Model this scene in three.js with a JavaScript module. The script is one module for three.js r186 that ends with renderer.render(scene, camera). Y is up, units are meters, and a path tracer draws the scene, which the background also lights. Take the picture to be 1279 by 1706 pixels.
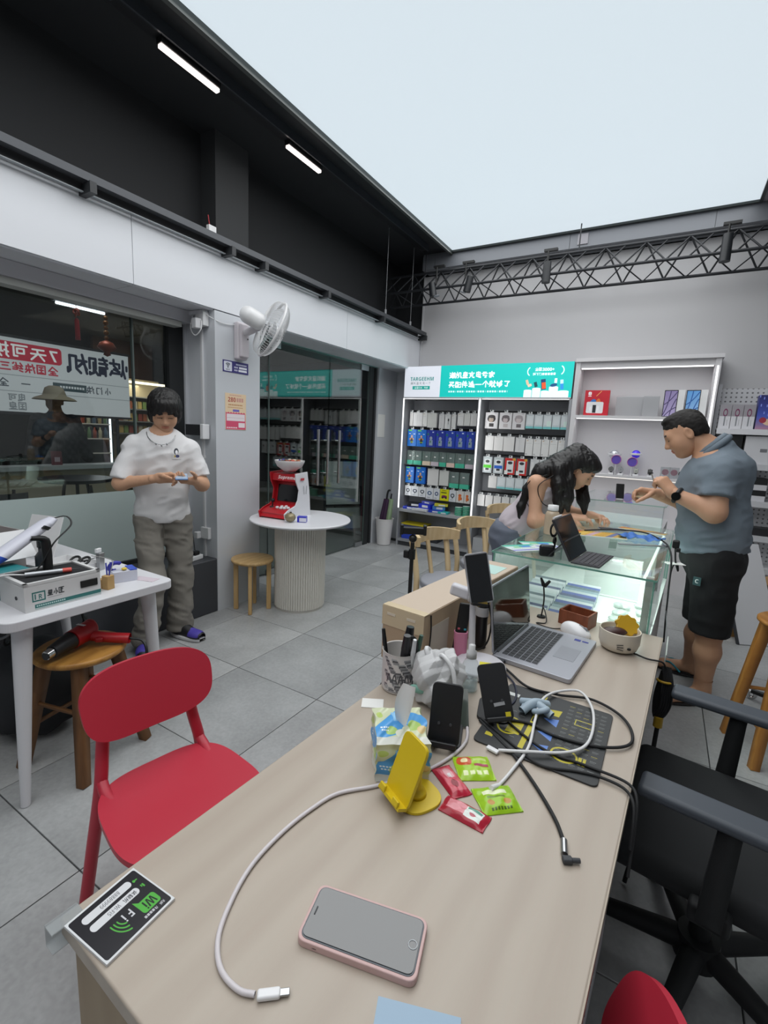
import * as THREE from 'three';
import { mergeGeometries } from 'three/addons/utils/BufferGeometryUtils.js';
import { RoundedBoxGeometry } from 'three/addons/geometries/RoundedBoxGeometry.js';
import { RectAreaLightUniformsLib } from 'three/addons/lights/RectAreaLightUniformsLib.js';

// ---------- camera, lights, exposure ----------
const scene = new THREE.Scene();
scene.background = new THREE.Color(0x000000);
const renderer = new THREE.WebGLRenderer({ antialias: true });
renderer.toneMapping = THREE.LinearToneMapping;
renderer.toneMappingExposure = 1.0;
renderer.shadowMap.enabled = true;
const D2R = Math.PI / 180;
const camera = new THREE.PerspectiveCamera(2 * Math.atan(853 / 782.2) / D2R, 1279 / 1706, 0.05, 60);
camera.rotation.order = 'YXZ';
camera.rotation.set(-9.5 * D2R, 30.43 * D2R, 2.715 * D2R);
camera.position.set(0, 1.45, 0);
scene.add(camera);
RectAreaLightUniformsLib.init();
function area(name, w, h, pos, look, color, intensity) {
  const l = new THREE.RectAreaLight(color, intensity, w, h);
  l.name = name; l.position.set(...pos); l.lookAt(...look); scene.add(l); return l;
}
// the stretched-film luminous ceiling: the main light of the shop
area('ceiling_panel_glow', 2.82, 7.3, [-1.01, 3.565, -1.75], [-1.01, 0, -1.7501], 0xfdfcfa, 1.95);

// ---------- helpers ----------
let seed = 7;
const rnd = () => { seed = (seed * 1664525 + 1013904223) >>> 0; return seed / 4294967296; };
const rr = (a, b) => a + (b - a) * rnd();
const V = (x, y, z) => new THREE.Vector3(x, y, z);
const taken = {};
function numbered(n) { const k = taken[n] = (taken[n] || 0) + 1; return k === 1 ? n : n + '_' + String(k - 1).padStart(3, '0'); }
function flat(g) {
  let o = g.index ? g.toNonIndexed() : g.clone();
  for (const k of Object.keys(o.attributes)) if (!['position', 'normal', 'uv'].includes(k)) o.deleteAttribute(k);
  if (!o.attributes.normal) o.computeVertexNormals();
  if (!o.attributes.uv) o.setAttribute('uv', new THREE.BufferAttribute(new Float32Array(o.attributes.position.count * 2), 2));
  o.clearGroups(); return o;
}
function merge(list) { list = [].concat(list); return list.length === 1 ? list[0] : mergeGeometries(list.map(flat)); }
const _e = new THREE.Euler(), _q = new THREE.Quaternion(), _m = new THREE.Matrix4();
function put(g, x = 0, y = 0, z = 0, rx = 0, ry = 0, rz = 0, s = 1) {
  _m.compose(V(x, y, z), _q.setFromEuler(_e.set(rx, ry, rz)), Array.isArray(s) ? V(...s) : V(s, s, s)); return g.applyMatrix4(_m);
}
// uv in metres, from the dominant axis of every face
function uvm(g, k = 1) {
  g = flat(g); const p = g.attributes.position, n = g.attributes.normal, u = g.attributes.uv;
  for (let i = 0; i < p.count; i += 3) {
    let ax = 0, ay = 0, az = 0; for (let j = 0; j < 3; j++) { ax += Math.abs(n.getX(i + j)); ay += Math.abs(n.getY(i + j)); az += Math.abs(n.getZ(i + j)); }
    for (let j = 0; j < 3; j++) { const x = p.getX(i + j) * k, y = p.getY(i + j) * k, z = p.getZ(i + j) * k;
      if (ay >= ax && ay >= az) u.setXY(i + j, x, z); else if (ax >= az) u.setXY(i + j, z, y); else u.setXY(i + j, x, y); }
  } return g;
}
const box = (w, h, d, x, y, z, rx, ry, rz) => put(new THREE.BoxGeometry(w, h, d), x, y, z, rx, ry, rz);
// box given by its two corners
const bx = (x0, x1, y0, y1, z0, z1) => box(Math.abs(x1 - x0), Math.abs(y1 - y0), Math.abs(z1 - z0), (x0 + x1) / 2, (y0 + y1) / 2, (z0 + z1) / 2);
const rbox = (w, h, d, r, x, y, z, rx, ry, rz, s = 2) => put(new RoundedBoxGeometry(w, h, d, s, Math.min(r, w / 2.01, h / 2.01, d / 2.01)), x, y, z, rx, ry, rz);
const cyl = (r0, r1, h, x, y, z, rx, ry, rz, n = 24) => put(new THREE.CylinderGeometry(r0, r1, h, n), x, y, z, rx, ry, rz);
const sph = (r, x, y, z, s = 1, n = 20) => put(new THREE.SphereGeometry(r, n, Math.ceil(n * .7)), x, y, z, 0, 0, 0, s);
const lathe = (pts, n = 40) => new THREE.LatheGeometry(pts.map(([r, y]) => new THREE.Vector2(r, y)), n);
const curve = (pts) => new THREE.CatmullRomCurve3(pts.map((p) => V(...p)), false, 'centripetal');
const tube = (pts, r, n, m = 8) => new THREE.TubeGeometry(curve(pts), n || Math.max(8, pts.length * 8), r, m, false);
// straight bar between two points; r1 at the far end; square or round
function bar(a, b, r0, r1 = r0, n = 12) {
  const A = V(...a), B = V(...b), d = B.clone().sub(A), L = d.length();
  const g = new THREE.CylinderGeometry(r1, r0, L, n); if (n === 4) g.rotateY(Math.PI / 4);
  g.translate(0, L / 2, 0); g.applyQuaternion(new THREE.Quaternion().setFromUnitVectors(V(0, 1, 0), d.normalize())); return g.translate(A.x, A.y, A.z);
}
function shape(pts) { const s = new THREE.Shape(); pts.forEach(([x, y], i) => i ? s.lineTo(x, y) : s.moveTo(x, y)); s.closePath(); return s; }
function rshape(w, h, r, x = 0, y = 0) {
  const s = new THREE.Shape(), a = x - w / 2, b = y - h / 2; s.moveTo(a + r, b); s.lineTo(a + w - r, b); s.quadraticCurveTo(a + w, b, a + w, b + r); s.lineTo(a + w, b + h - r); s.quadraticCurveTo(a + w, b + h, a + w - r, b + h);
  s.lineTo(a + r, b + h); s.quadraticCurveTo(a, b + h, a, b + h - r); s.lineTo(a, b + r); s.quadraticCurveTo(a, b, a + r, b); return s;
}
const ext = (s, d, bev = 0, seg = 2, cs = 10) => new THREE.ExtrudeGeometry(s, { depth: d, bevelEnabled: bev > 0, bevelSize: bev, bevelThickness: bev, bevelSegments: seg, curveSegments: cs });
function mesh(name, geo, m, parent) {
  const o = new THREE.Mesh(merge(geo), m); o.name = parent && parent !== scene ? name : numbered(name);
  (parent || scene).add(o); return o;
}
function tag(o, label, category, group, kind) { if (label) o.userData.label = label; if (category) o.userData.category = category; if (group) o.userData.group = group; if (kind) o.userData.kind = kind; return o; }
function thing(name, label, category, pos = [0, 0, 0], ry = 0, group) {
  const o = new THREE.Group(); o.name = numbered(name); o.position.set(...pos); o.rotation.y = ry; scene.add(o); return tag(o, label, category, group);
}
function solo(name, geo, m, label, category, pos = [0, 0, 0], ry = 0, group) { const o = mesh(name, geo, m); o.position.set(...pos); o.rotation.y = ry; return tag(o, label, category, group); }
function struct(name, geo, m, label, parent) { const o = mesh(name, geo, m, parent); if (!parent) tag(o, label, null, null, 'structure'); return o; }
function copy(o, pos, ry, label) { const c = o.clone(); c.name = numbered(o.name.replace(/_\d{3}$/, '')); c.userData = { ...o.userData }; scene.add(c); if (pos) c.position.set(...pos); if (ry !== undefined) c.rotation.y = ry; if (label) c.userData.label = label; return c; }

// ---------- procedural textures ----------
function vnoise(N, period, s0) {   // tileable value noise, N px
  let s = s0 >>> 0; const g = new Float32Array(period * period); for (let i = 0; i < g.length; i++) { s = (s * 1664525 + 1013904223) >>> 0; g[i] = s / 4294967296; }
  const o = new Float32Array(N * N), f = (t) => t * t * (3 - 2 * t);
  for (let y = 0; y < N; y++) for (let x = 0; x < N; x++) {
    const u = x / N * period, v = y / N * period, i = Math.floor(u), j = Math.floor(v), a = f(u - i), b = f(v - j), i1 = (i + 1) % period, j1 = (j + 1) % period;
    o[y * N + x] = (g[j * period + i] * (1 - a) + g[j * period + i1] * a) * (1 - b) + (g[j1 * period + i] * (1 - a) + g[j1 * period + i1] * a) * b;
  } return o;
}
function fbm(N, periods, s0) { const o = new Float32Array(N * N); let w = 1, t = 0; periods.forEach((p, k) => { const n = vnoise(N, p, s0 + k * 977); for (let i = 0; i < o.length; i++) o[i] += n[i] * w; t += w; w *= .55; }); for (let i = 0; i < o.length; i++) o[i] /= t; return o; }
function dataTex(N, fn, srgb = true, rep = 1) {
  const d = new Uint8Array(N * N * 4);
  for (let y = 0; y < N; y++) for (let x = 0; x < N; x++) { const c = fn(x, y, y * N + x), i = (y * N + x) * 4; d[i] = c[0]; d[i + 1] = c[1]; d[i + 2] = c[2]; d[i + 3] = 255; }
  const t = new THREE.DataTexture(d, N, N); t.wrapS = t.wrapT = THREE.RepeatWrapping; t.magFilter = THREE.LinearFilter; t.minFilter = THREE.LinearMipmapLinearFilter; t.generateMipmaps = true;
  if (srgb) t.colorSpace = THREE.SRGBColorSpace; t.repeat.set(rep, rep); t.needsUpdate = true; return t;
}
function canvasTex(w, h, draw, srgb = true) {
  const c = document.createElement('canvas'); c.width = w; c.height = h; const g = c.getContext('2d'); draw(g, w, h);
  const t = new THREE.CanvasTexture(c); if (srgb) t.colorSpace = THREE.SRGBColorSpace; t.magFilter = THREE.LinearFilter; return t;
}
const mats = {};
function mat(color, rough = .6, o = {}) {
  const k = JSON.stringify([color, rough, o]); if (mats[k]) return mats[k];
  const phys = ['transmission', 'clearcoat', 'sheen', 'ior', 'specularIntensity', 'thickness'].some((x) => x in o);
  const m = new (phys ? THREE.MeshPhysicalMaterial : THREE.MeshStandardMaterial)({ color, roughness: rough, ...o }); return mats[k] = m;
}
const tmat = (map, rough = .6, o = {}) => new THREE.MeshStandardMaterial({ map, roughness: rough, ...o });
const glow = (color, k) => mat(color, .5, { emissive: color, emissiveIntensity: k });
const glass = (tint = 0xffffff, o = {}) => mat(tint, 0, { transmission: 1, thickness: 0, ior: 1.5, ...o });
const CLEAR = mat(0xf4f8f8, .08, { transmission: .86, thickness: 0, ior: 1.45 });
const M = {
  white: mat(0xd9d9da, .45), whiteGloss: mat(0xe4e4e6, .2), black: mat(0x121314, .5), blackMatt: mat(0x17181a, .85), rubber: mat(0x1c1d1f, .7), chrome: mat(0xc8c8c8, .18, { metalness: 1 }), steel: mat(0xb4b6b8, .3, { metalness: 1 }),
  grey: mat(0x8c8e92, .5), darkGrey: mat(0x3a3c40, .6), paper: mat(0xe3e3e0, .8),
};
function woodTex(c0, c1, s0, grain = 9, N = 512) {   // long grain along v, metre scale set by repeat
  const a = fbm(N, [4, 8, 16], s0), b = fbm(N, [64, 128], s0 + 5);
  return dataTex(N, (x, y, i) => { const w = Math.sin((x / N * grain + a[(y >> 3) % N * N + x] * 1.3 + a[i] * .5) * 6.28) * .5 + .5, t = Math.min(1, Math.max(0, w * .45 + b[(y >> 4) * N + x] * .4 + a[i] * .25)); return [0, 1, 2].map((k) => c0[k] + (c1[k] - c0[k]) * t); });
}
// a printed sheet: a box whose +z (front) face carries the print
function printBox(w, h, d, tex, side, rough = .5, extra = {}) {
  const g = new THREE.BoxGeometry(w, h, d); return [g, [side, side, side, side, tmat(tex, rough, extra), side]];
}
function printed(name, w, h, d, tex, side, rough, parent, extra) { const [g, m] = printBox(w, h, d, tex, side, rough, extra); const o = new THREE.Mesh(g, m); o.name = parent ? name : numbered(name); (parent || scene).add(o); return o; }

// ---------- brush-stroke lettering for Chinese characters (0-9 grid: x y pairs, strokes apart) ----------
const HAN = {
  '一': '0595', '三': '1181 2474 0898', '个': '5005 5095 5359', '了': '118154 54583827', '下': '0191 5159 5477', '门': '1022 1319 41818969', '天': '1282 0595 525419 5599',
  '可': '0191 8188 8868 2326 2363 6366 2666', '机': '0343 2009 2307 2446 515739 5181889997', '电': '2127 2181 8187 2787 2484 50589998', '全': '5004 5095 3575 2777 0999 5559',
  '国': '1019 1090 9099 1999 3272 3575 3878 5258', '潮': '0112 0415 0926 3262 4042 3336 6366 3363 3464 3666 2868 4659 717869 7191 9199 7393 7696', '皇': '2125 8185 2181 2383 2585 5031 1686 2878 0999 5659',
  '充': '5051 0292 422575 743546 353719 65689998', '专': '2171 0393 412686 8659 6879', '家': '5051 1214 1292 9294 2474 544536 455849 4617 4829 7556 5588', '买': '1181 8173 2334 1545 0696 525419 6789',
  '配': '0141 0309 4349 0343 0949 1114 3134 0747 5292 9295 5595 55585999 9997', '件': '2005 1319 4135 4383 3696 6069', '选': '0112 0424 2427 2708 0899 4134 3373 6065 3595 5547 6567 6797',
  '就': '2021 0141 0305 4345 0343 0545 2549 1608 3748 5393 707549 75789998 8182', '够': '1104 0343 4348 1517 1525 2527 1727 7052 6181 8155 7456 6585 8549 6777', '炫': '0305 4244 202519 2538 5292 7071 735575 7546 4787 8698',
  '靓': '0141 0343 0545 2005 1619 1646 4649 1747 1848 6166 9196 6191 737659 75789998', '换': '0232 1018 1809 0625 6042 5171 7163 4346 8386 4383 6356 3696 6649 6699', '无': '2171 0494 424419 54689997', '线': '2003 0333 3306 0636 0938 4373 4595 605797 8091',
  '快': '2009 0314 3243 4282 3696 6059 8286 6699', '小': '5059 2417 7487', '匠': '0090 0009 0999 6132 3337 4373 5458', '星': '2124 8184 2181 2282 2484 1586 5559 2777 0999 2515',
};
function han(g, text, x, y, s, lw, color, gap = 1.08) {
  g.strokeStyle = color; g.lineWidth = lw; g.lineCap = 'round'; g.lineJoin = 'round';
  for (const ch of text) { const st = HAN[ch];
    if (st) for (const k of st.split(' ')) { g.beginPath(); for (let i = 0; i < k.length; i += 2) { const px = x + (+k[i]) / 9 * s * .92, py = y + (+k[i + 1]) / 9 * s * .92; i ? g.lineTo(px, py) : g.moveTo(px, py); } g.stroke(); }
    x += s * gap; }
}
function dashes(g, x, y, w, h, n, color, fill = .7) { g.fillStyle = color; const c = w / n; for (let i = 0; i < n; i++) g.fillRect(x + i * c, y, c * fill, h); }
// ---------- the room ----------
const conc = fbm(512, [3, 7, 15, 40], 11), fine = fbm(512, [90, 180], 23);
const tileTex = dataTex(512, (x, y, i) => { const v = 166 + (conc[i] - .5) * 42 + (fine[i] - .5) * 16; return [v, v + 1, v + 1]; }, true, 1);
const tileRough = dataTex(512, (x, y, i) => { const v = 105 + (conc[i] - .5) * 60; return [v, v, v]; }, false, 1);
const tileBase = [0, 1, 2].map((k) => { const t = tileTex.clone(); t.offset.set(.31 * k, .57 * k); t.needsUpdate = true; return new THREE.MeshStandardMaterial({ map: t, roughness: 1, roughnessMap: tileRough, color: [0xffffff, 0xf3f4f5, 0xf9f9fa][k] }); });
const floor = struct('floor', bx(-3.35, 2.6, -.1, -.012, -5.9, 2.4), mat(0x3c3d3f, .9), 'grey floor of large square stone-look tiles');
{
  const T = .608, gap = .004, vis = [];
  const g = uvm(rbox(T - gap, .012, T - gap, .002, 0, 0, 0, 0, 0, 0, 1));
  for (let i = -8; i < 12; i++) for (let j = -10; j < 6; j++) {
    const x = -1.47 + (i + .5) * T, z = -.656 + (j + .5) * T; if (x - T / 2 < -3.32 || x + T / 2 > 2.6 || z - T / 2 < -5.9 || z + T / 2 > 2.4) continue;
    const o = new THREE.Mesh(g, tileBase[(i * 7 + j * 3 + 200) % 3]); o.name = 'floor_tile'; o.position.set(x, -.006, z); floor.add(o);
  }
}
const bumpFine = dataTex(256, (x, y, i) => { const v = 128 + ((i * 7919) % 31 - 15); return [v, v, v]; }, false, 6);
const MW = { panel: mat(0xd9dbe0, .42), soffit: mat(0xd9dbe0, .42), column: mat(0xc4c7cc, .4), back: mat(0xc0bfc1, .5), dark: mat(0x17191c, .75), darkCol: mat(0x2e3032, .7), frame: mat(0x1e2022, .5), bench: mat(0x3b3d42, .45), jamb: mat(0xa2a5ab, .4) };
// left wall: white header of panels over window and door, column between them
const wl = struct('wall_left', bx(-3.34, -2.905, 2.275, 2.72, -5.66, 2.4), MW.soffit, 'long white panelled header above the shop window and glass doors');
for (const [z0, z1] of [[2.4, .62], [.616, -1.802], [-1.806, -4.02], [-4.024, -5.66]]) struct('header_panel', bx(-2.905, -2.89, 2.27, 2.725, z0, z1), MW.panel, '', wl);
for (const [z0, z1] of [[2.4, -1.802], [-1.806, -2.4], [-2.94, -5.66]]) struct('soffit_panel', bx(-3.1, -2.905, 2.262, 2.275, z0, z1), MW.soffit, '', wl);
struct('soffit_panel', bx(-3.34, -3.1, 2.262, 2.275, -2.94, -5.66), MW.soffit, '', wl);
struct('column_panel', bx(-2.905, -2.89, 0, 2.262, -2.4, -2.84), MW.column, '', wl);
struct('column_core', bx(-3.33, -2.905, 0, 2.262, -2.412, -2.84), MW.column, '', wl);
struct('column_side_panel', bx(-3.2, -2.905, .001, 2.262, -2.4, -2.412), MW.column, '', wl);
struct('side_trim', bx(-3.27, -3.2, .4, 2.2, -2.38, -2.412), mat(0xb9bbc0, .4), '', wl);
// black painted wall above the header, with a boxed column
const wu = struct('wall_upper', bx(-3.42, -3.3, 2.72, 3.66, -6.0, 2.4), MW.dark, 'black painted wall above the white header');
struct('boxed_column', bx(-3.3, -3.14, 2.86, 3.66, -2.63, -2.955), MW.darkCol, '', wu);
struct('boxed_column_foot', bx(-3.3, -3.12, 2.72, 2.86, -2.622, -2.963), mat(0x3a3c3e, .7), '', wu);
// back wall and its gallery band under the ceiling
struct('wall_back', bx(-2.89, 2.6, 0, 3.41, -5.77, -5.65), MW.back, 'smooth grey back wall behind the shelving');
struct('wall_corner', bx(-3.42, -2.89, 0, 3.66, -6.0, -5.69), MW.dark, 'dark corner wall beyond the glass door');
struct('trim_1', bx(-2.885, -2.868, 2.3, 3.41, -5.65, -5.635), mat(0xc4c4c6, .4), 'pale edge trim of the grey back wall');
const band = struct('wall_band', bx(-2.82, 2.6, 3.42, 3.6, -5.65, -5.46), mat(0x6d7075, .5), 'grey panelled band under the luminous ceiling');
for (const [a, b] of [[-2.82, -2.66], [-2.655, -1.13], [-1.125, .12], [.125, 1.4], [1.405, 2.6]]) struct('band_panel', bx(a, b, 3.425, 3.575, -5.46, -5.452), mat(0x74777d, .45), '', band);
struct('wall_right', bx(2.5, 2.62, 0, 3.66, -5.77, 2.4), mat(0xb9babd, .6), 'plain light grey wall at the far side of the shop');
struct('wall_front', bx(-3.42, 2.62, 0, 3.66, 2.4, 2.52), mat(0xaeb0b4, .6), 'plain grey wall behind the desk end');
// ceiling: black strip along the window side, grey soffit on the other side, luminous film between
const cl = struct('ceiling', [bx(-3.42, -2.45, 3.6, 3.72, -6.0, 2.4), bx(-2.45, 2.62, 3.62, 3.74, -5.77, 2.4)], mat(0x1b1d20, .7), 'black ceiling around the luminous panel');
struct('ceiling_soffit', bx(.44, 2.6, 3.58, 3.62, -5.46, 2.4), mat(0x9a979c, .6), '', cl);
const pan = thing('ceiling_light_panel', 'huge white luminous film panel filling the ceiling', 'ceiling light');
mesh('film', bx(-2.43, .42, 3.59, 3.6, -5.42, 1.9), new THREE.MeshStandardMaterial({ color: 0x9aa0a4, roughness: .9, emissive: new THREE.Color().setRGB(.62, .70, .755), emissiveIntensity: 1 }), pan);
for (const g of [bx(-2.46, -2.43, 3.545, 3.61, -5.44, 1.92), bx(.42, .445, 3.57, 3.61, -5.44, 1.92), bx(-2.43, .42, 3.57, 3.61, -5.44, -5.42)]) mesh('edge_profile', g, mat(0x454a48, .4), pan);
// track along the black strip with two linear lamps
const trk = thing('lamp_track', 'black ceiling track running along the window wall', 'track');
mesh('rail', bx(-2.72, -2.64, 3.545, 3.6, -5.2, 1.5), mat(0x15171a, .4), trk); mesh('lip', bx(-2.64, -2.628, 3.535, 3.6, -5.2, 1.5), mat(0x3a3e44, .3), trk);
for (const [z0, z1, l] of [[-1.87, -2.275, 'glowing linear ceiling lamp on the track, the longer nearer one'], [-2.895, -3.285, 'glowing linear ceiling lamp on the track, the shorter farther one']]) {
  const t = thing('linear_lamp', l, 'lamp', [0, 0, 0], 0, 'linear lamps on the black track');
  mesh('housing', bx(-2.7, -2.655, 3.512, 3.545, z0, z1), mat(0x101113, .4), t);
  mesh('diffuser', bx(-2.692, -2.663, 3.495, 3.512, z0 - .005, z1 + .005), glow(0xfff1ea, 3.2), t);
  area('linear_lamp_glow', .03, Math.abs(z1 - z0), [-2.677, 3.49, (z0 + z1) / 2], [-2.677, 0, (z0 + z1) / 2 - .0001], 0xfff0e6, 9);
}
// steel angle frame along the top of the header
{
  const t = thing('steel_rail_frame', 'dark grey steel rail frame running along the top of the header', 'rail'), m = mat(0x4a4c50, .4, { metalness: .4 }), m2 = mat(0x2b2d30, .5);
  mesh('top_rail', bx(-2.84, -2.79, 2.69, 2.73, -5.6, 2.3), m, t); mesh('wall_rail', bx(-2.888, -2.86, 2.66, 2.7, -5.5, 2.3), m2, t);
  mesh('glazing_bar', bx(-2.86, -2.84, 2.645, 2.65, -5.5, 2.3), mat(0x9aa0a4, .3), t);
  for (const z of [1.2, -.2, -1.53, -2.48, -2.8, -3.58, -4.55, -5.58]) mesh('bracket', [bx(-2.888, -2.775, 2.635, 2.69, z - .018, z + .018)], m2, t);
  for (const z of [-4.62, -5.2]) mesh('hanger_wire', [bar([-2.815, 2.73, z], [-2.815, 3.6, z], .0025, .0025, 6), cyl(.012, .012, .05, -2.815, 2.755, z)], mat(0x8a8c8f, .4), t);
}
// window seat plinth
struct('wall_plinth', uvm(rbox(.36, .43, 3.3, .012, -3.075, .215, -.76)), MW.bench, 'dark grey plinth under the shop window');
struct('plinth_base', bx(-3.25, -2.93, 0, .02, -2.4, .9), M.black, 'black recess under the window plinth');
// shop window
const GZ = -3.25;
const win = struct('window_1', [bx(-3.28, -3.22, .43, 2.25, -2.26, -2.4), bx(-3.28, -3.22, .40, .46, -2.4, 2.3), bx(-3.28, -3.22, 2.19, 2.25, -2.4, 2.3)], MW.frame, 'wide shop window with dark frame beside the column');
const gm = mat(0xeef4f2, 0, { transmission: 1, thickness: 0, ior: 1.6 });
struct('pane', bx(-3.254, -3.25, .46, 2.19, -2.0, .2), gm, '', win); struct('pane', bx(-3.256, -3.252, .46, 2.19, -2.26, -2.0), gm, '', win); struct('pane', bx(-3.254, -3.25, .46, 2.19, .2, 2.3), gm, '', win);
struct('mullion', bx(-3.265, -3.24, .46, 2.19, -1.995, -2.005), mat(0x5d6866, .3), '', win);
struct('frosted_film', bx(-3.249, -3.2475, .46, .965, -2.25, 2.3), mat(0xa9b7b5, .75), '', win);
struct('wall_left_lower', [bx(-3.34, -3.22, 0, .43, -2.4, 2.4), bx(-3.34, -3.22, .43, 2.27, .9, 2.4)], mat(0x8c9094, .6), 'low grey wall under the shop window');
{ const t = thing('roller_blind_box', 'white box of the roller blind at the top of the window', 'blind box');
  mesh('cover', bx(-3.2, -3.1, 2.178, 2.26, -2.37, 2.2), mat(0xb9b9be, .4), t); mesh('lip', bx(-3.21, -3.12, 2.14, 2.176, -2.3, 2.2), mat(0xa8aaa6, .4), t); }
// glass doors
const dg = mat(0xdfe7e5, 0, { transmission: 1, thickness: 0, ior: 1.62 });
const d1 = struct('door_1', bx(-3.266, -3.254, .02, 2.25, -4.225, -3.32), dg, 'frameless glass door leaf behind the round table'); 
const d2 = struct('door_2', bx(-3.266, -3.254, .02, 2.25, -4.24, -5.03), dg, 'frameless glass door leaf beside the umbrella bin');
struct('window_2', bx(-3.266, -3.254, .02, 2.25, -3.305, -2.845), dg, 'narrow fixed glass panel beside the column');
for (const [d, z] of [[d1, -4.0], [d1, -4.17], [d2, -4.38]]) { const zz = z; struct('pull_handle', [bar([-3.205, .86, zz], [-3.205, 1.46, zz], .016), bar([-3.205, .98, zz], [-3.26, .98, zz], .01), bar([-3.205, 1.34, zz], [-3.26, 1.34, zz], .01)], M.chrome, '', d); }
for (const [d, z0, z1] of [[d1, -4.225, -3.32], [d2, -4.24, -5.03]]) struct('edge_seal', bx(-3.268, -3.252, .02, 2.25, z1 === -3.32 ? z1 : z1, z1 + .008), mat(0x55605d, .3), '', d);
for (const [d, z] of [[d1, -3.36], [d2, -4.9]]) struct('patch_fitting', [bx(-3.275, -3.245, .005, .06, z - .1, z + .06), bx(-3.275, -3.245, 2.19, 2.26, z - .1, z + .06)], M.steel, '', d);
struct('trim_2', [bx(-3.285, -3.245, 0, 2.262, -5.03, -5.12), bx(-3.285, -3.245, 0, 2.262, -5.16, -5.2)], mat(0x2a2c2e, .4), 'dark post closing the glass door front');
struct('wall_door_side', [bx(-3.3, -3.22, 0, 2.262, -5.2, -5.69), bx(-3.22, -2.95, 0, 2.262, -5.66, -5.69)], mat(0xc4c7cc, .4), 'grey panel between the door post and the shelving');
struct('trim_3', bx(-3.29, -3.24, 2.252, 2.262, -2.845, -5.2), mat(0x6b8f88, .3), 'green-tinted top channel above the glass doors');
{ const o = solo('door_notice', box(.003, .29, .17, 0, 0, 0), M.paper, 'white paper notice taped on the post beside the glass door', 'notice', [-3.217, 1.545, -5.3]); }
// ---------- outside, seen through the glass ----------
struct('ground_outside', bx(-12, -3.35, -.12, -.012, -9.5, 3), mat(0x6b6c6a, .5), 'dim paved ground outside the shop window');
struct('wall_facade', bx(-12.1, -12, 0, 3.6, -9.5, 3), mat(0x202226, .8), 'dark facade across the passage');
struct('wall_facade_end', bx(-12, -3.42, 0, 3.6, -9.6, -9.5), mat(0x1a1b1e, .8), 'dark end wall of the passage');
struct('ceiling_outside', [bx(-12, -3.42, 3.1, 3.2, -9.5, 3)], mat(0x4c4e50, .8), 'grey canopy over the passage');
struct('wall_panel_brown', bx(-10.1, -10, 1.1, 3.1, -6.6, -5.35), mat(0x4a2f20, .6), 'brown panelled wall of the store across the passage');
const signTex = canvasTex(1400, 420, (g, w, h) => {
  g.fillStyle = '#c9cbcf'; g.fillRect(0, 0, w, h); g.save(); g.translate(w, 0); g.scale(-1, 1);   // lettering mirrored, as the window glass reflects it
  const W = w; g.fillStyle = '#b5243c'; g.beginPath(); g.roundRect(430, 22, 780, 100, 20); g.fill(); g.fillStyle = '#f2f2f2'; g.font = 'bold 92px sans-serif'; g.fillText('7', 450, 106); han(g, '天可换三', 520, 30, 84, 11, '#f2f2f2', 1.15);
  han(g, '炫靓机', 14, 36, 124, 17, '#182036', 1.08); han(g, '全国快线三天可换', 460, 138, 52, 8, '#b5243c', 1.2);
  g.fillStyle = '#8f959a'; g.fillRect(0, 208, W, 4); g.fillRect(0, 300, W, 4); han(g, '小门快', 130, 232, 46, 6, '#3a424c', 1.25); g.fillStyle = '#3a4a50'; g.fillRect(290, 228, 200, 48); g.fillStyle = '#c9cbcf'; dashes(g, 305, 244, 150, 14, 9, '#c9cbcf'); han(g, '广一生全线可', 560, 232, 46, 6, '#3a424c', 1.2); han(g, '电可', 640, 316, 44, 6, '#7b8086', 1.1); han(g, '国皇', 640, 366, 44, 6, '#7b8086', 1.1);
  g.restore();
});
{ const t = thing('sign_reflection_panel', 'added glowing panel with reversed Chinese lettering, standing in for a sign reflected in the window', 'sign', [-6.6, 1.915, -2.6], Math.PI / 2);  // added panel: a sign's reflection in the window, built as a glowing object
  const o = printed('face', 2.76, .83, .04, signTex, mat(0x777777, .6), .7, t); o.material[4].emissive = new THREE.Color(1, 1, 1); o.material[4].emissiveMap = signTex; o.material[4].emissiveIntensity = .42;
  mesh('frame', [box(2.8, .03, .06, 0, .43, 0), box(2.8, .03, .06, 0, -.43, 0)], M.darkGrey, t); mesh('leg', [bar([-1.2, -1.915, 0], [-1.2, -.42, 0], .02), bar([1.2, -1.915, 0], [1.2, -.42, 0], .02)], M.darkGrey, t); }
{ const t = thing('tube_lamp', 'long glowing tube lamp under the canopy beyond the window', 'lamp'); mesh('tube', bar([-5.57, 2.62, -2.63], [-5.57, 2.62, -3.12], .014), glow(0xf4f6ff, 3), t); mesh('housing', bx(-5.6, -5.54, 2.635, 2.66, -2.6, -3.15), M.grey, t); mesh('rod', [bar([-5.57, 2.66, -2.7], [-5.57, 3.1, -2.7], .004), bar([-5.57, 2.66, -3.05], [-5.57, 3.1, -3.05], .004)], M.grey, t);
  area('tube_lamp_glow', .05, .5, [-5.57, 2.6, -2.87], [-5.57, 0, -2.8701], 0xf4f6ff, 28); }
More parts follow.
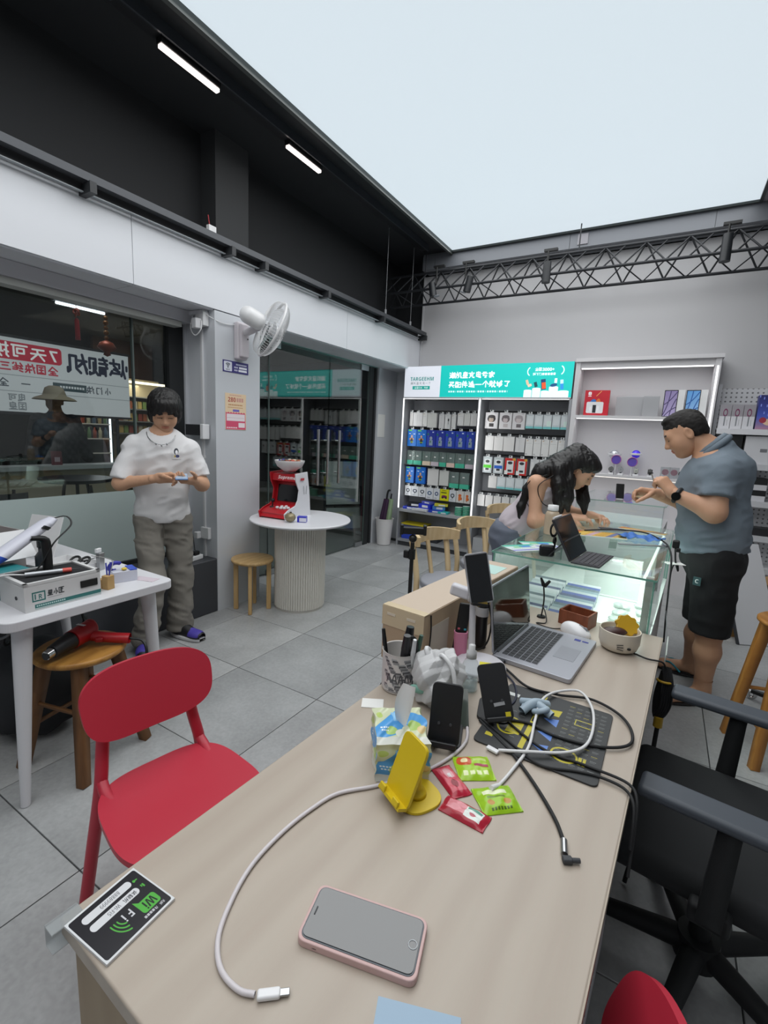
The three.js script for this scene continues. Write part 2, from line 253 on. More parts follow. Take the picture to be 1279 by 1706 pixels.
for (const [z, l, k] of [[-2.13, 'red tassel ornament hanging outside the window, the slimmer one', 0], [-2.36, 'golden red hanging ornament outside the window with a wide lantern bottom', 1]]) {
  const t = thing('tassel_ornament', l, 'ornament', [-4.2, 0, z]); mesh('cord', bar([0, 2.32, 0], [0, 3.1, 0], .002, .002, 6), mat(0x8a2a22, .6), t);
  if (!k) { mesh('knot', put(new THREE.TorusKnotGeometry(.022, .007, 48, 6), 0, 2.29, 0), mat(0xa8402c, .5), t); mesh('tassel', lathe([[.004, 2.25], [.016, 2.235], [.018, 2.1], [.02, 2.08], [0, 2.08]], 16), mat(0xc22f3a, .7), t); }
  else { mesh('beads', [0, 1, 2, 3, 4].map((i) => sph(.018 + .004 * (i % 2), 0, 2.3 - i * .04, 0, [1, 1, 1], 12)), mat(0x8a5a30, .35, { metalness: .4 }), t); mesh('lantern', lathe([[.01, 2.12], [.05, 2.1], [.075, 2.06], [.045, 2.035], [.02, 2.02], [.03, 2.0], [0, 1.985]], 16), mat(0xa0462a, .4, { metalness: .3 }), t); }
}
{ const w = struct('wall_parapet', bx(-5.75, -5.62, 0, .9, -4.6, 2.5), mat(0xb3a78f, .8), 'low beige wall with a white ledge outside the window'); struct('ledge', bx(-5.8, -5.57, .9, .945, -4.62, 2.5), mat(0xc9ccca, .5), '', w); }
{ const t = thing('menu_card_stand', 'small dark red menu card on the white ledge outside', 'menu card', [-5.66, .945, -2.58], 1.35); mesh('card', box(.1, .15, .006, 0, .075, 0, -.12), mat(0x6e2a35, .5), t); mesh('photo', box(.05, .05, .002, .005, .06, .0, -.12).translate(0, 0, .004), mat(0xc0a9b0, .6), t); }
{ const t = thing('cafe_table', 'dark round cafe table outside the window', 'table', [-4.75, 0, -2.32]); mesh('table_top', cyl(.3, .29, .03, 0, .885, 0, 0, 0, 0, 40), mat(0x24262a, .35), t); for (let i = 0; i < 3; i++) { const a = i * 2.09 + .4; mesh('leg', bar([Math.cos(a) * .1, .87, Math.sin(a) * .1], [Math.cos(a) * .24, -.01, Math.sin(a) * .24], .014), M.black, t); } }
for (const [x, z, ry, l] of [[-4.35, -2.5, 2.6, 'black cafe chair outside the window beside the dark round table'], [-4.35, -1.55, .6, 'black cafe chair outside at the edge of the window']]) {
  const t = thing('cafe_chair', l, 'chair', [x, 0, z], ry, 'black cafe chairs outside'); mesh('seat', rbox(.42, .05, .42, .02, 0, .6, 0), mat(0x1d2026, .6), t); mesh('backrest', put(new THREE.CylinderGeometry(.24, .24, .1, 24, 1, true, 0, 3.1), 0, .83, 0, 0, -1.57), new THREE.MeshStandardMaterial({ color: 0x1d2026, roughness: .6, side: THREE.DoubleSide }), t);
  for (const [a, b] of [[1, 1], [1, -1], [-1, 1], [-1, -1]]) mesh('leg', bar([a * .17, .6, b * .17], [a * .2, -.01, b * .2], .014), M.black, t); for (const b of [-1, 1]) mesh('back_post', bar([-.02, .6, b * .2], [-.03, .86, b * .23], .012), M.black, t); }
// fridge and shelves of the store across
{ const t = thing('drinks_fridge', 'tall lit drinks fridge in the store across the passage', 'fridge', [-9.4, 0, -4.85], Math.PI / 2); mesh('body', [bx(-.36, .36, 0, 2.05, -.3, .2)], mat(0x30343a, .5), t); mesh('lamp_strip', [bx(-.32, -.29, .5, 1.9, .2, .215), bx(.29, .32, .5, 1.9, .2, .215)], glow(0xf3f8ff, 2.2), t);
  for (let k = 0; k < 5; k++) { mesh('shelf', bx(-.28, .28, .55 + k * .27, .57 + k * .27, .2, .26), M.white, t); } mesh('header', bx(-.36, .36, 1.9, 2.05, .2, .23), mat(0x8a2a36, .5), t); area('fridge_lamp_glow', .5, 1.3, [-9.1, 1.2, -4.85], [-8, 1.2, -4.85], 0xf3f8ff, 1.5); }
for (let k = 0; k < 15; k++) { const i = k % 5, j = Math.floor(k / 5); solo('drink_bottle', lathe([[0, 0], [.03, 0], [.032, .13], [.014, .17], [.014, .2], [0, .2]], 12), mat([0xb9a57a, 0x6b8f6a, 0xa14a3a, 0xc8c8b0, 0x55708a][(i + j * 2) % 5], .3), 'bottle standing in the lit drinks fridge across the passage', 'bottle', [-9.17, 1.11 + j * .27, -4.65 - i * .1], 0, 'bottles in the drinks fridge'); }
{ const t = thing('store_shelf', 'lit shelf of packaged goods in the store across the passage', 'shelf', [-9.3, 0, -5.82], Math.PI / 2); mesh('back', bx(-.55, .55, 0, 2.3, -.2, -.16), mat(0xb8ab90, .6), t); for (let k = 0; k < 4; k++) mesh('board', bx(-.55, .55, 1.2 + k * .24, 1.22 + k * .24, -.16, .1), M.grey, t); mesh('lamp', bx(-.55, .55, 2.2, 2.24, 0, .1), glow(0xffeccb, 2.5), t); area('store_shelf_lamp_glow', .2, 1.0, [-9.15, 2.17, -5.82], [-9.2, 0, -5.82], 0xfff0d8, 8); }
for (let k = 0; k < 27; k++) { const i = k % 9, j = Math.floor(k / 9); solo('goods_pack', rbox(.07, .15, .08, .01, 0, .075, 0), mat([0xc9b070, 0xa86040, 0x7d9a5a, 0xd8d0b8, 0x9a4a40][(i * 2 + j) % 5], .5), 'small goods pack on the lit shelf across the passage', 'pack', [-9.3, 1.221 + j * .24, -5.42 - i * .1], 0, 'goods on the lit shelf across the passage'); }
area('store_glow', 1.5, 1.5, [-8.5, 3.05, -4.6], [-8.5, 0, -4.6001], 0xfff4e4, 5);
for (const [x, z, k, l] of [[-4.8, -5.0, 5, 'added square lamp panel in the canopy outside the glass doors'], [-4.25, -2.2, 7, 'added square lamp panel in the canopy outside the shop window']]) { const t = thing('added_canopy_lamp', l, 'lamp', [x, 0, z]); mesh('frame', bx(-.35, .35, 3.07, 3.1, -.35, .35), M.grey, t); mesh('diffuser', bx(-.3, .3, 3.06, 3.07, -.3, .3), glow(0xf6f8ff, 1.2), t); area('added_canopy_glow', .6, .6, [x, 3.05, z], [x, 0, z - .0001], 0xf6f8ff, k); }  // both lamps are added to brighten the easel, parapet and table outside
// behind the doors: easel whiteboard, red banner stand, dark red panel
{ const t = thing('easel_board', 'white easel board standing outside behind the glass door', 'easel', [-3.95, 0, -5.5], .95); const k = -.2;
  const brd = mesh('board', box(.52, .62, .02, 0, .72, 0, k), mat(0xdde0de, .5), t); mesh('frame', [box(.56, .03, .03, 0, 1.035, -.065, k), box(.56, .03, .03, 0, .4, .063, k), box(.03, .66, .03, .27, .72, 0, k), box(.03, .66, .03, -.27, .72, 0, k)], M.black, t);
  mesh('lower_board', box(.5, .3, .015, 0, .22, .1, k), mat(0xd5d9d7, .5), t); for (const s of [-1, 1]) mesh('leg', bar([s * .26, 1.05, -.06], [s * .3, -.01, .16], .012), M.black, t); mesh('rear_leg', bar([0, 1.0, -.08], [0, -.01, -.42], .012), M.black, t); }
{ const t = thing('rolled_banner', 'rolled red banner leaning outside behind the glass door', 'banner', [-3.6, 0, -5.58]); mesh('roll', bar([0, 0, 0], [.02, .85, .02], .05, .05, 16), mat(0x8c2b30, .6), t); mesh('foot', rbox(.2, .04, .14, .01, 0, .02, 0), M.grey, t); }
solo('dark_red_panel', rbox(.03, .72, .5, .004, 0, .36, 0), mat(0x4a1416, .5), 'dark red wooden panel outside the glass behind the round table', 'panel', [-3.42, 0, -3.1]);
solo('paper_sheet', box(.002, .5, .12, 0, 0, 0), mat(0xb9c4c2, .8), 'pale paper sheet stuck on the glass beside the column', 'paper', [-3.249, 1.1, -2.93]);
// ---------- accessory shelving with the lightbox sign ----------
const CZ = -5.35, steelShelf = mat(0x9a9ca0, .45, { metalness: .2 });
const cab = thing('accessory_cabinet', 'tall grey two-bay accessory shelving unit under the turquoise sign', 'shelving', [0, 0, 0]);
mesh('side_panel', bx(-2.94, -2.915, 0, 1.898, -5.65, CZ), steelShelf, cab); mesh('divider', bx(-1.945, -1.905, 0, 1.898, -5.65, CZ), steelShelf, cab); mesh('side_panel', bx(-.945, -.918, 0, 1.898, -5.65, CZ), steelShelf, cab);
for (const [a, b] of [[-2.915, -1.945], [-1.905, -.945]]) {
  mesh('back_panel', bx(a, b, .49, 1.893, -5.64, -5.62), mat(0x8b8d91, .5), cab); mesh('counter_shelf', bx(a, b, .455, .49, -5.64, CZ), mat(0xa6a8ab, .5), cab); mesh('lower_back', bx(a, b, .08, .455, -5.64, -5.62), mat(0x8b8d91, .5), cab); mesh('bottom_shelf', bx(a, b, .06, .09, -5.64, CZ), steelShelf, cab); mesh('plinth', bx(a, b, 0, .06, -5.64, CZ + -.02), M.darkGrey, cab);
}
for (const x of [-2.927, -1.925]) { mesh('lamp_strip', bx(x - .008, x + .008, .5, 1.9, CZ, CZ + .006), glow(0xffffff, 1.15), cab); area('shelf_lamp_glow', .03, 1.35, [x + .05, 1.2, CZ + .02], [x + .6, 1.2, -5.6], 0xffffff, 7); }
for (const [a, b] of [[-2.915, -1.945], [-1.905, -.945]]) mesh('lamp_strip', bx(a, b, 1.89, 1.896, CZ - .004, CZ + .002), glow(0xffffff, .9), cab);
const barY = { L: [1.76, 1.54, 1.05, .835], R: [1.77, 1.51, 1.26, 1.03, .8] };
for (const y of barY.L) mesh('hook_rail', bx(-2.915, -1.945, y - .008, y + .008, -5.62, -5.6), M.black, cab);
for (const y of barY.R) mesh('hook_rail', bx(-1.905, -.945, y - .008, y + .008, -5.62, -5.6), M.black, cab);
for (const [y, a, b] of [[1.073, -2.915, -1.945]]) mesh('clear_shelf', bx(a, b, y - .006, y, -5.62, -5.42), mat(0x5b6668, .2), cab);
// sign
const teal = '#12bdb4';
const adTex = canvasTex(1640, 300, (g, w, h) => {
  g.fillStyle = teal; g.fillRect(0, 0, w, h); g.fillStyle = '#d5d9e2'; g.fillRect(0, 0, 402, h);
  g.fillStyle = '#2d7f78'; g.font = 'bold 50px sans-serif'; g.fillText('TARGEEHM', 66, 140); han(g, '潮机皇充电一个', 72, 152, 26, 3, '#8a9295', 1.28); g.fillStyle = '#2c9a90'; g.fillRect(96, 192, 194, 34); han(g, '全国三天店专家', 120, 200, 18, 2.4, '#e8f4f2', 1.2);
  han(g, '潮机皇充电专家', 500, 66, 58, 9, '#ffffff', 1.12); han(g, '买配件选一个就够了', 496, 152, 60, 9, '#ffffff', 1.14);
  let x = 494; for (const n of [3, 3, 4, 3, 4, 3]) { dashes(g, x, 240, n * 24, 16, n, '#d6f4f1'); x += n * 24 + 10; g.fillStyle = '#d6f4f1'; g.fillRect(x - 6, 240, 3, 16); x += 10; }
  g.strokeStyle = '#e6fbfa'; g.lineWidth = 9; g.beginPath(); g.arc(1290, 76, 40, 2.2, 4.1); g.stroke(); g.beginPath(); g.arc(1520, 70, 40, -1, .95); g.stroke();
  han(g, '全国', 1316, 46, 27, 4, '#fff', 1.05); g.fillStyle = '#fff'; g.font = 'bold 38px sans-serif'; g.fillText('3000+', 1376, 74); han(g, '线下门店合作品牌', 1300, 88, 24, 3.4, '#fff', 1.05); dashes(g, 1378, 90, 120, 20, 5, '#eafcfb', .75);
  const ped = [[1230, 70, 242], [1304, 74, 226], [1382, 66, 250], [1448, 78, 214], [1526, 90, 250]];
  for (const [px, pw, py] of ped) { g.fillStyle = '#dfeceb'; g.fillRect(px, py, pw, h - py); g.fillStyle = '#f6fbfb'; g.beginPath(); g.ellipse(px + pw / 2, py, pw / 2, 8, 0, 0, 7); g.fill(); }
  g.save(); g.translate(1262, 196); g.rotate(-.35); g.fillStyle = '#d9b99a'; g.fillRect(-8, -50, 22, 46); g.fillStyle = '#e9c9b0'; g.fillRect(-2, -5, 34, 22); g.restore(); g.save(); g.translate(1330, 190); g.rotate(-.3); g.fillStyle = '#164a52'; g.fillRect(-12, -22, 26, 44); g.restore();
  g.save(); g.translate(1398, 190); g.rotate(-.12); g.fillStyle = '#1b3f6a'; g.fillRect(-20, -46, 40, 90); g.fillStyle = '#e2562c'; g.fillRect(-14, -18, 34, 56); g.restore(); g.save(); g.translate(1486, 182); g.fillStyle = '#1d4f7e'; g.beginPath(); g.ellipse(0, 14, 30, 14, -.2, 0, 7); g.fill(); g.fillStyle = '#f0f6fa'; g.fillRect(4, -44, 22, 40); g.restore(); g.save(); g.translate(1556, 200); g.rotate(-.1); g.fillStyle = '#2f8fd8'; g.fillRect(-14, -50, 26, 84); g.fillStyle = '#bfe4ff'; g.fillRect(-14, -50, 26, 34); g.restore();
});
{ const t = thing('lightbox_sign', 'turquoise and white lightbox sign reading TARGEEHM above the accessory shelving', 'sign', [-1.932, 2.098, -5.495]);
  const o = printed('face', 2.0, .365, .29, adTex, mat(0xb9bcc0, .4), .5, t, { emissive: 0xffffff, emissiveMap: adTex, emissiveIntensity: .62 }); mesh('bottom_rail', box(2.0, .014, .3, 0, -.19, 0), mat(0xc9cbce, .4), t);
  area('lightbox_glow', 1.98, .34, [-1.93, 2.1, -5.345], [-1.93, 2.1, 0], 0xa8e8e4, .5); }
// ---------- hanging products ----------
function packTex(kind, v) {
  return canvasTex(96, 160, (g, w, h) => {
    const f = (c, x, y, a, b) => { g.fillStyle = c; g.fillRect(x, y, a, b); }; const el = (c, x, y, a, b) => { g.fillStyle = c; g.beginPath(); g.ellipse(x, y, a, b, 0, 0, 7); g.fill(); };
    if (kind === 'white') { f(['#d9d8d6', '#d2d2d2', '#dcdcda', '#cfd0cc'][v % 4], 0, 0, w, h); if (v % 3 === 1) { f('#b9b9ba', 40, 26, 4, 118); f('#c5c5c6', 58, 26, 2, 118); } if (v % 3 === 2) { f('#c9a06a', 12, 14, 18, 5); f('#b5b5b2', 12, 40, 70, 2); f('#8d8d90', 8, 140, 20, 6); } f('#aab0b2', 14, 8, 24, 4); }
    if (kind === 'blue') { f(['#1d6fc4', '#1e6cc6', '#2b3a9a', '#2a44a8'][v % 4], 0, 0, w, h); if (v < 2) { el('#c88c5c', 44, 92, 26, 12); el('#3d3428', 46, 110, 14, 26); el('#d6a274', 46, 66, 9, 12); f('#8fbf3a', 30, 118, 36, 6); f('#6fd04a', 8, 4, 36, 12); f('#e4f0ff', 14, 38, 18, 6); f('#e4f0ff', 62, 40, 18, 6); } else { el('#9aa4b4', 48, 76, 15, 16); f('#8ea0b2', 30, 92, 38, 52); f('#4a7a58', 36, 100, 14, 18); f('#d7e6f7', 60, 14, 16, 10); f('#3f57c8', 12, 20, 10, 120); f('#2f7a58', 8, 30, 16, 20); } }
    if (kind === 'portrait') { f('#d4d2d3', 0, 0, w, h); el(['#2f2a2b', '#6a6365', '#a29a9c'][v], 48, 62, 32, 36); el(['#a99a8c', '#bdb2b2', '#c7bdbd'][v], 46, 72, 19, 26); f(['#2a2727', '#bab3b3', '#6f686a'][v], 32, 108, 36, 34); el(['#2f2a2b', '#6a6365', '#a29a9c'][v], 48, 40, 28, 16); f('#8a8a8c', 70, 8, 16, 4); }
    if (kind === 'clearteal') { f('#c6ced1', 0, 0, w, h); f('#79c3c4', 0, 134, w, 26); f('#d6dcde', 14, 14, 68, 100); if (v) f('#d4e7df', 40, 70, 50, 60); }
    if (kind === 'cable') { f('#cfd1d1', 0, 0, w, h); f('#dededd', 10, 28, 26, 122); el('#2e2e30', 62, 60, 12, 16); f('#2e2e30', 58, 70, 6, 40); }
    if (kind === 'case') { const c = ['#57d02e', '#2e62c0', '#c22d2a', '#c52c2a'][v]; f(v > 1 ? '#c8302c' : '#b9c2c4', 0, 0, w, h); f('#dcdfdf', 16, 24, 64, 120); el('#34373b', 48, 46, 22, 14); if (v < 2) f(c, 6, 80, 84, 30); else { f('#d8a23a', 70, 0, 26, 22); f('#e8e8e6', 0, 120, 30, 40); } f('#3a3c3e', 30, 112, 36, 20); }
    if (kind === 'motor') { f('#d5d8dc', 0, 0, w, h); const c = ['#2c3038', '#343a55', '#3c4148', '#1f4a74', '#243a6c'][v % 5]; g.strokeStyle = c; g.lineWidth = 13; g.beginPath(); g.arc(48, 74, 22, 0, 7); g.stroke(); if (v < 3) { el('#5a616c', 30, 58, 8, 8); el('#5a616c', 66, 58, 8, 8); f('#3a3f48', 42, 96, 12, 20); } f('#6b7380', 16, 132, 40, 6); }
    if (kind === 'yellow') { f('#d9d615', 0, 0, w, h); el('#5a2c4c', 48, 100, 30, 18); f('#7a2a5a', 24, 88, 48, 18); el('#33202f', 30, 118, 12, 12); el('#33202f', 66, 118, 12, 12); f('#3f4a20', 12, 40, 60, 14); f('#8a8a20', 20, 14, 50, 8); }
    if (kind === 'robot') { f('#d9d6d2', 0, 0, w, h); el('#d9682e', 46, 60, 20, 18); f('#e07a3c', 28, 76, 36, 50); f('#8a4a2c', 34, 126, 12, 16); f('#c95a26', 60, 90, 14, 30); }
  });
}
function pack(name, kind, v, x0, x1, y0, y1, z, label, group, depth = .035, hook = true, tilt = 0) {
  const key = kind + v; packTex.c = packTex.c || {}; const m = packTex.c[key] = packTex.c[key] || tmat(packTex(kind, v), .4); const sm = mat({ blue: 0x2456b8, yellow: 0xc9c61e, case: 0xb9bcc0 }[kind] || 0xcfcfce, .5);
  const t = thing(name, label, 'package', [(x0 + x1) / 2, (y0 + y1) / 2, z], tilt, group); const w = Math.abs(x1 - x0) - .006, h = y1 - y0;
  const o = new THREE.Mesh(new THREE.BoxGeometry(w, h, depth), [sm, sm, sm, sm, m, sm]); o.name = 'carton'; t.add(o);
  if (hook) { mesh('hang_tab', box(.04, .035, .002, 0, h / 2 + .012, depth / 2 - .002), mat(0xd3d6d6, .4), t); mesh('hook', [bar([0, h / 2 + .02, -.1], [0, h / 2 + .02, .04], .003, .003, 6), sph(.008, 0, h / 2 + .02, .04, 1, 8)], M.black, t); }
  return t;
}
const G = (a) => a;
{ const xs = [-2.885, -2.835, -2.70, -2.635, -2.505]; const l = ['narrow clear accessory pack at the outer end of the top hook row', 'cream accessory pack in the top hook row, second from the outer end', 'slim cream pack in the top hook row beside the plain white pack', 'plain white accessory pack in the top hook row above the blue boxes'];
  for (let i = 0; i < 4; i++) pack('accessory_pack', 'white', i, xs[i], xs[i + 1], 1.55 + (i === 3 ? 0 : .01), 1.73, -5.47, l[i], 'top row of white packs');
  pack('cable_pack', 'white', 1, -2.475, -2.40, 1.54, 1.715, -5.47, 'slim white cable pack beside the black charger pack, top hook row', 'top row of white packs'); pack('charger_pack', 'cable', 0, -2.395, -2.315, 1.54, 1.715, -5.465, 'white pack with a black charger printed on it, top hook row', 'top row of white packs'); pack('cable_pack', 'white', 2, -2.31, -2.25, 1.54, 1.715, -5.475, 'slim white pack on the other side of the black charger pack', 'top row of white packs');
  for (let i = 0; i < 3; i++) pack('earphone_pack', 'white', i + 2, -2.23 + i * .083, -2.23 + (i + 1) * .083, 1.585, 1.735, -5.47, ['white earphone pack beside the slim charger pack', 'white earphone pack between two like it', 'white earphone pack next to the divider'][i] + ', top hook row', 'top row of white packs');
  const b = [-2.9, -2.766, -2.628, -2.5, -2.373, -2.238, -2.1, -1.984]; for (let i = 0; i < 7; i++) pack('blue_figure_box', 'blue', i < 2 ? i : i < 4 ? 2 : 3, b[i], b[i + 1], 1.305, 1.518, -5.47, ['bright blue box with an athlete print, outer end of the second row', 'bright blue box with an athlete print, second from the outer end', 'indigo box with a dark player print beside the bright blue boxes', 'indigo box with a dark player print in the middle of the second row', 'blue box with a white shirted player print beside the indigo box', 'blue box with a white shirted player print, middle of three', 'blue box with a white shirted player print next to the divider'][i], i > 3 ? 'white shirted player boxes' : 'blue boxes of the second row', .05);
  // clear boxes with coloured bases
  const cb = [[-2.895, -2.81, 0], [-2.805, -2.69, 0], [-2.675, -2.56, 1], [-2.555, -2.445, 2], [-2.44, -2.345, 0], [-2.34, -2.23, 3], [-2.225, -2.1, 0], [-2.095, -1.985, 2]];
  const cc = [0x4dbd9e, 0xe4d3bc, 0xcfc3cc, 0xe7c9bc], cn = ['mint', 'cream', 'pale lilac', 'peach'];
  cb.forEach(([a, c, k], i) => { const t = thing('clear_earphone_box', cn[k] + ' based clear box on the third shelf, number ' + ['one', 'two', 'three', 'four', 'five', 'six', 'seven', 'eight'][i] + ' from the outer end', 'box', [(a + c) / 2, 1.073, -5.5], 0, 'clear boxes on the third shelf'); const w = c - a - .006; mesh('base', box(w, .05, .08, 0, .025, 0), mat(cc[k], .4), t); mesh('cover', [box(w, .125, .003, 0, .113, .038), box(w, .003, .08, 0, .175, 0), box(.003, .125, .08, w / 2, .113, 0), box(.003, .125, .08, -w / 2, .113, 0)], mat(0xe9f3f0, .06, { transmission: .9, thickness: 0, ior: 1.45 }), t); mesh('insert', box(w * .8, .1, .02, 0, .1, -.02), mat(0x7c7f82, .6), t); mesh('sticker', box(.025, .014, .001, 0, .11, .0405), M.paper, t); });
  pack('blue_figure_box', 'blue', 0, -2.9, -2.775, .83, 1.04, -5.47, 'bright blue box with an athlete print, outer end of the fourth row', 'blue boxes of the fourth row', .05, false); pack('blue_figure_box', 'blue', 1, -2.75, -2.61, .83, 1.045, -5.47, 'bright blue box with an athlete print beside the white box, fourth row', 'blue boxes of the fourth row', .05, false);
  pack('white_box', 'white', 0, -2.585, -2.43, .825, 1.035, -5.47, 'plain white hanging box beside the blue box, fourth row', 'white boxes of the fourth row'); pack('white_box', 'white', 3, -2.42, -2.29, .835, 1.025, -5.47, 'plain white hanging box beside the mint clear boxes, fourth row', 'white boxes of the fourth row');
  for (let i = 0; i < 2; i++) { const t = thing('mint_clear_box', 'clear box with mint base hanging in the fourth row, ' + ['beside the white box', 'next to the divider'][i], 'box', [-2.215 + i * .135, .82, -5.47], 0, 'mint clear boxes of the fourth row'); mesh('base', box(.12, .055, .05, 0, .028, 0), mat(0x4dbd9e, .4), t); mesh('insert', box(.1, .13, .02, 0, .13, -.01), mat(0x7c7f82, .6), t); mesh('cover', [box(.12, .145, .003, 0, .128, .024), box(.003, .145, .05, .06, .128, 0), box(.003, .145, .05, -.06, .128, 0)], mat(0xe9f3f0, .06, { transmission: .9, thickness: 0, ior: 1.45 }), t); mesh('sticker', box(.03, .015, .001, -.01, .14, .027), M.paper, t); }
  const m5 = [-2.9, -2.806, -2.695, -2.592, -2.485, -2.395, -2.27, -2.175, -2.07, -1.985], kk = ['motor', 'motor', 'motor', 'motor', 'motor', 'yellow', 'motor', 'robot', 'robot'], vv = [0, 1, 2, 3, 4, 0, 2, 0, 0];
  const ll = ['small white box with black toy print, outer end of the lowest hook row', 'small white box with navy toy print, second in the lowest hook row', 'small white box with grey toy print, third in the lowest hook row', 'small white box with a blue ring print, lowest hook row', 'small white box with a navy ring print beside the yellow box', 'yellow box with a purple toy car in the lowest hook row', 'small white box with grey toy print beside the yellow box', 'white box with an orange robot print beside the grey toy box', 'white box with an orange robot print beside the divider'];
  for (let i = 0; i < 9; i++) pack('toy_box', kk[i], vv[i], m5[i], m5[i + 1], .66 - (i > 2 ? .015 : 0), .79, -5.47, ll[i], 'toy boxes in the lowest row', .04); }
{ // right bay
  const p = [[-1.88, -1.728, 0, 'portrait box with a dark haired sitter beside the divider'], [-1.71, -1.562, 1, 'portrait box with a grey haired sitter, middle of three'], [-1.558, -1.41, 2, 'portrait box with a pale haired sitter, last of three']]; for (const [a, b, v, l] of p) pack('portrait_box', 'portrait', v, a, b, 1.565, 1.75, -5.47, l, 'portrait boxes');
  const c = [-1.405, -1.313, -1.215, -1.12, -1.03, -.945]; for (let i = 0; i < 5; i++) pack('clear_case_pack', 'clearteal', i === 4 || i === 2 ? 1 : 0, c[i], c[i + 1], 1.58, 1.735, -5.47, i === 2 || i === 4 ? 'clear case pack with pale green card, top row, ' + (i === 2 ? 'in mid row' : 'at the row end') : 'clear teal footed case pack, top row of second bay, ' + ['next to the portrait boxes', 'second after the portrait boxes', '', 'between the two with green cards'][i], i === 2 || i === 4 ? 'clear packs with green card' : 'clear packs with teal footer');
  const r2 = [-1.86, -1.755, -1.64, -1.51]; for (let i = 0; i < 3; i++) pack('film_pack', 'white', 0, r2[i], r2[i + 1], 1.312, 1.48, -5.47, 'wide white film pack in the second row, ' + ['next to the divider', 'second from the divider', 'third from the divider'][i], 'wide film packs'); pack('film_pack', 'white', 1, -1.50, -1.39, 1.31, 1.475, -5.47, 'white film pack in the second row just before the slim packs', 'single film pack');
  for (let i = 0; i < 5; i++) pack('slim_pack', 'white', 2, -1.385 + i * .088, -1.385 + (i + 1) * .088, 1.275, 1.465, -5.47, 'slim white pack with gold print in the second row, ' + ['first', 'second', 'third', 'fourth', 'last'][i] + ' after the film packs', 'slim gold print packs');
  const r3 = [[-1.866, -1.752, 0, 'phone case pack with a bright green label'], [-1.735, -1.617, 1, 'phone case pack with a blue label'], [-1.602, -1.475, 2, 'red and white phone case pack beside the blue labelled one'], [-1.465, -1.342, 3, 'red and white phone case pack farther from the blue labelled one']]; for (const [a, b, v, l] of r3) pack('phone_case_pack', 'case', v, a, b, 1.045, 1.235, -5.47, l, 'phone case packs');
  for (let i = 0; i < 3; i++) pack('white_case_pack', 'cable', 0, -1.31 + i * .1, -1.31 + (i + 1) * .1, 1.06, 1.24, -5.47, 'white pack with black print in the third row, ' + ['next to the red case packs', 'second after the red case packs', 'third after the red case packs'][i], 'white packs with black print');
  for (let i = 0; i < 5; i++) pack('clear_case_pack', i ? 'clearteal' : 'white', 0, -1.782 + i * .105, -1.782 + (i + 1) * .105, .87, 1.01, -5.47, i ? 'clear teal footed case pack, fourth row of second bay, ' + ['', 'next to the white one', 'second after the white one', 'third after the white one', 'last of the row'][i] : 'white case pack starting the fourth row of the second bay', i ? 'fourth row clear packs' : 'fourth row');
  for (let i = 0; i < 5; i++) pack('adapter_box', 'white', 0, -1.9 + i * .1, -1.9 + (i + .92) * .1, .64, .775, -5.47, 'plain white adapter box, lowest row of second bay, ' + ['next to the divider', 'second from the divider', 'third from the divider', 'fourth from the divider', 'fifth from the divider'][i], 'white adapter boxes'); }
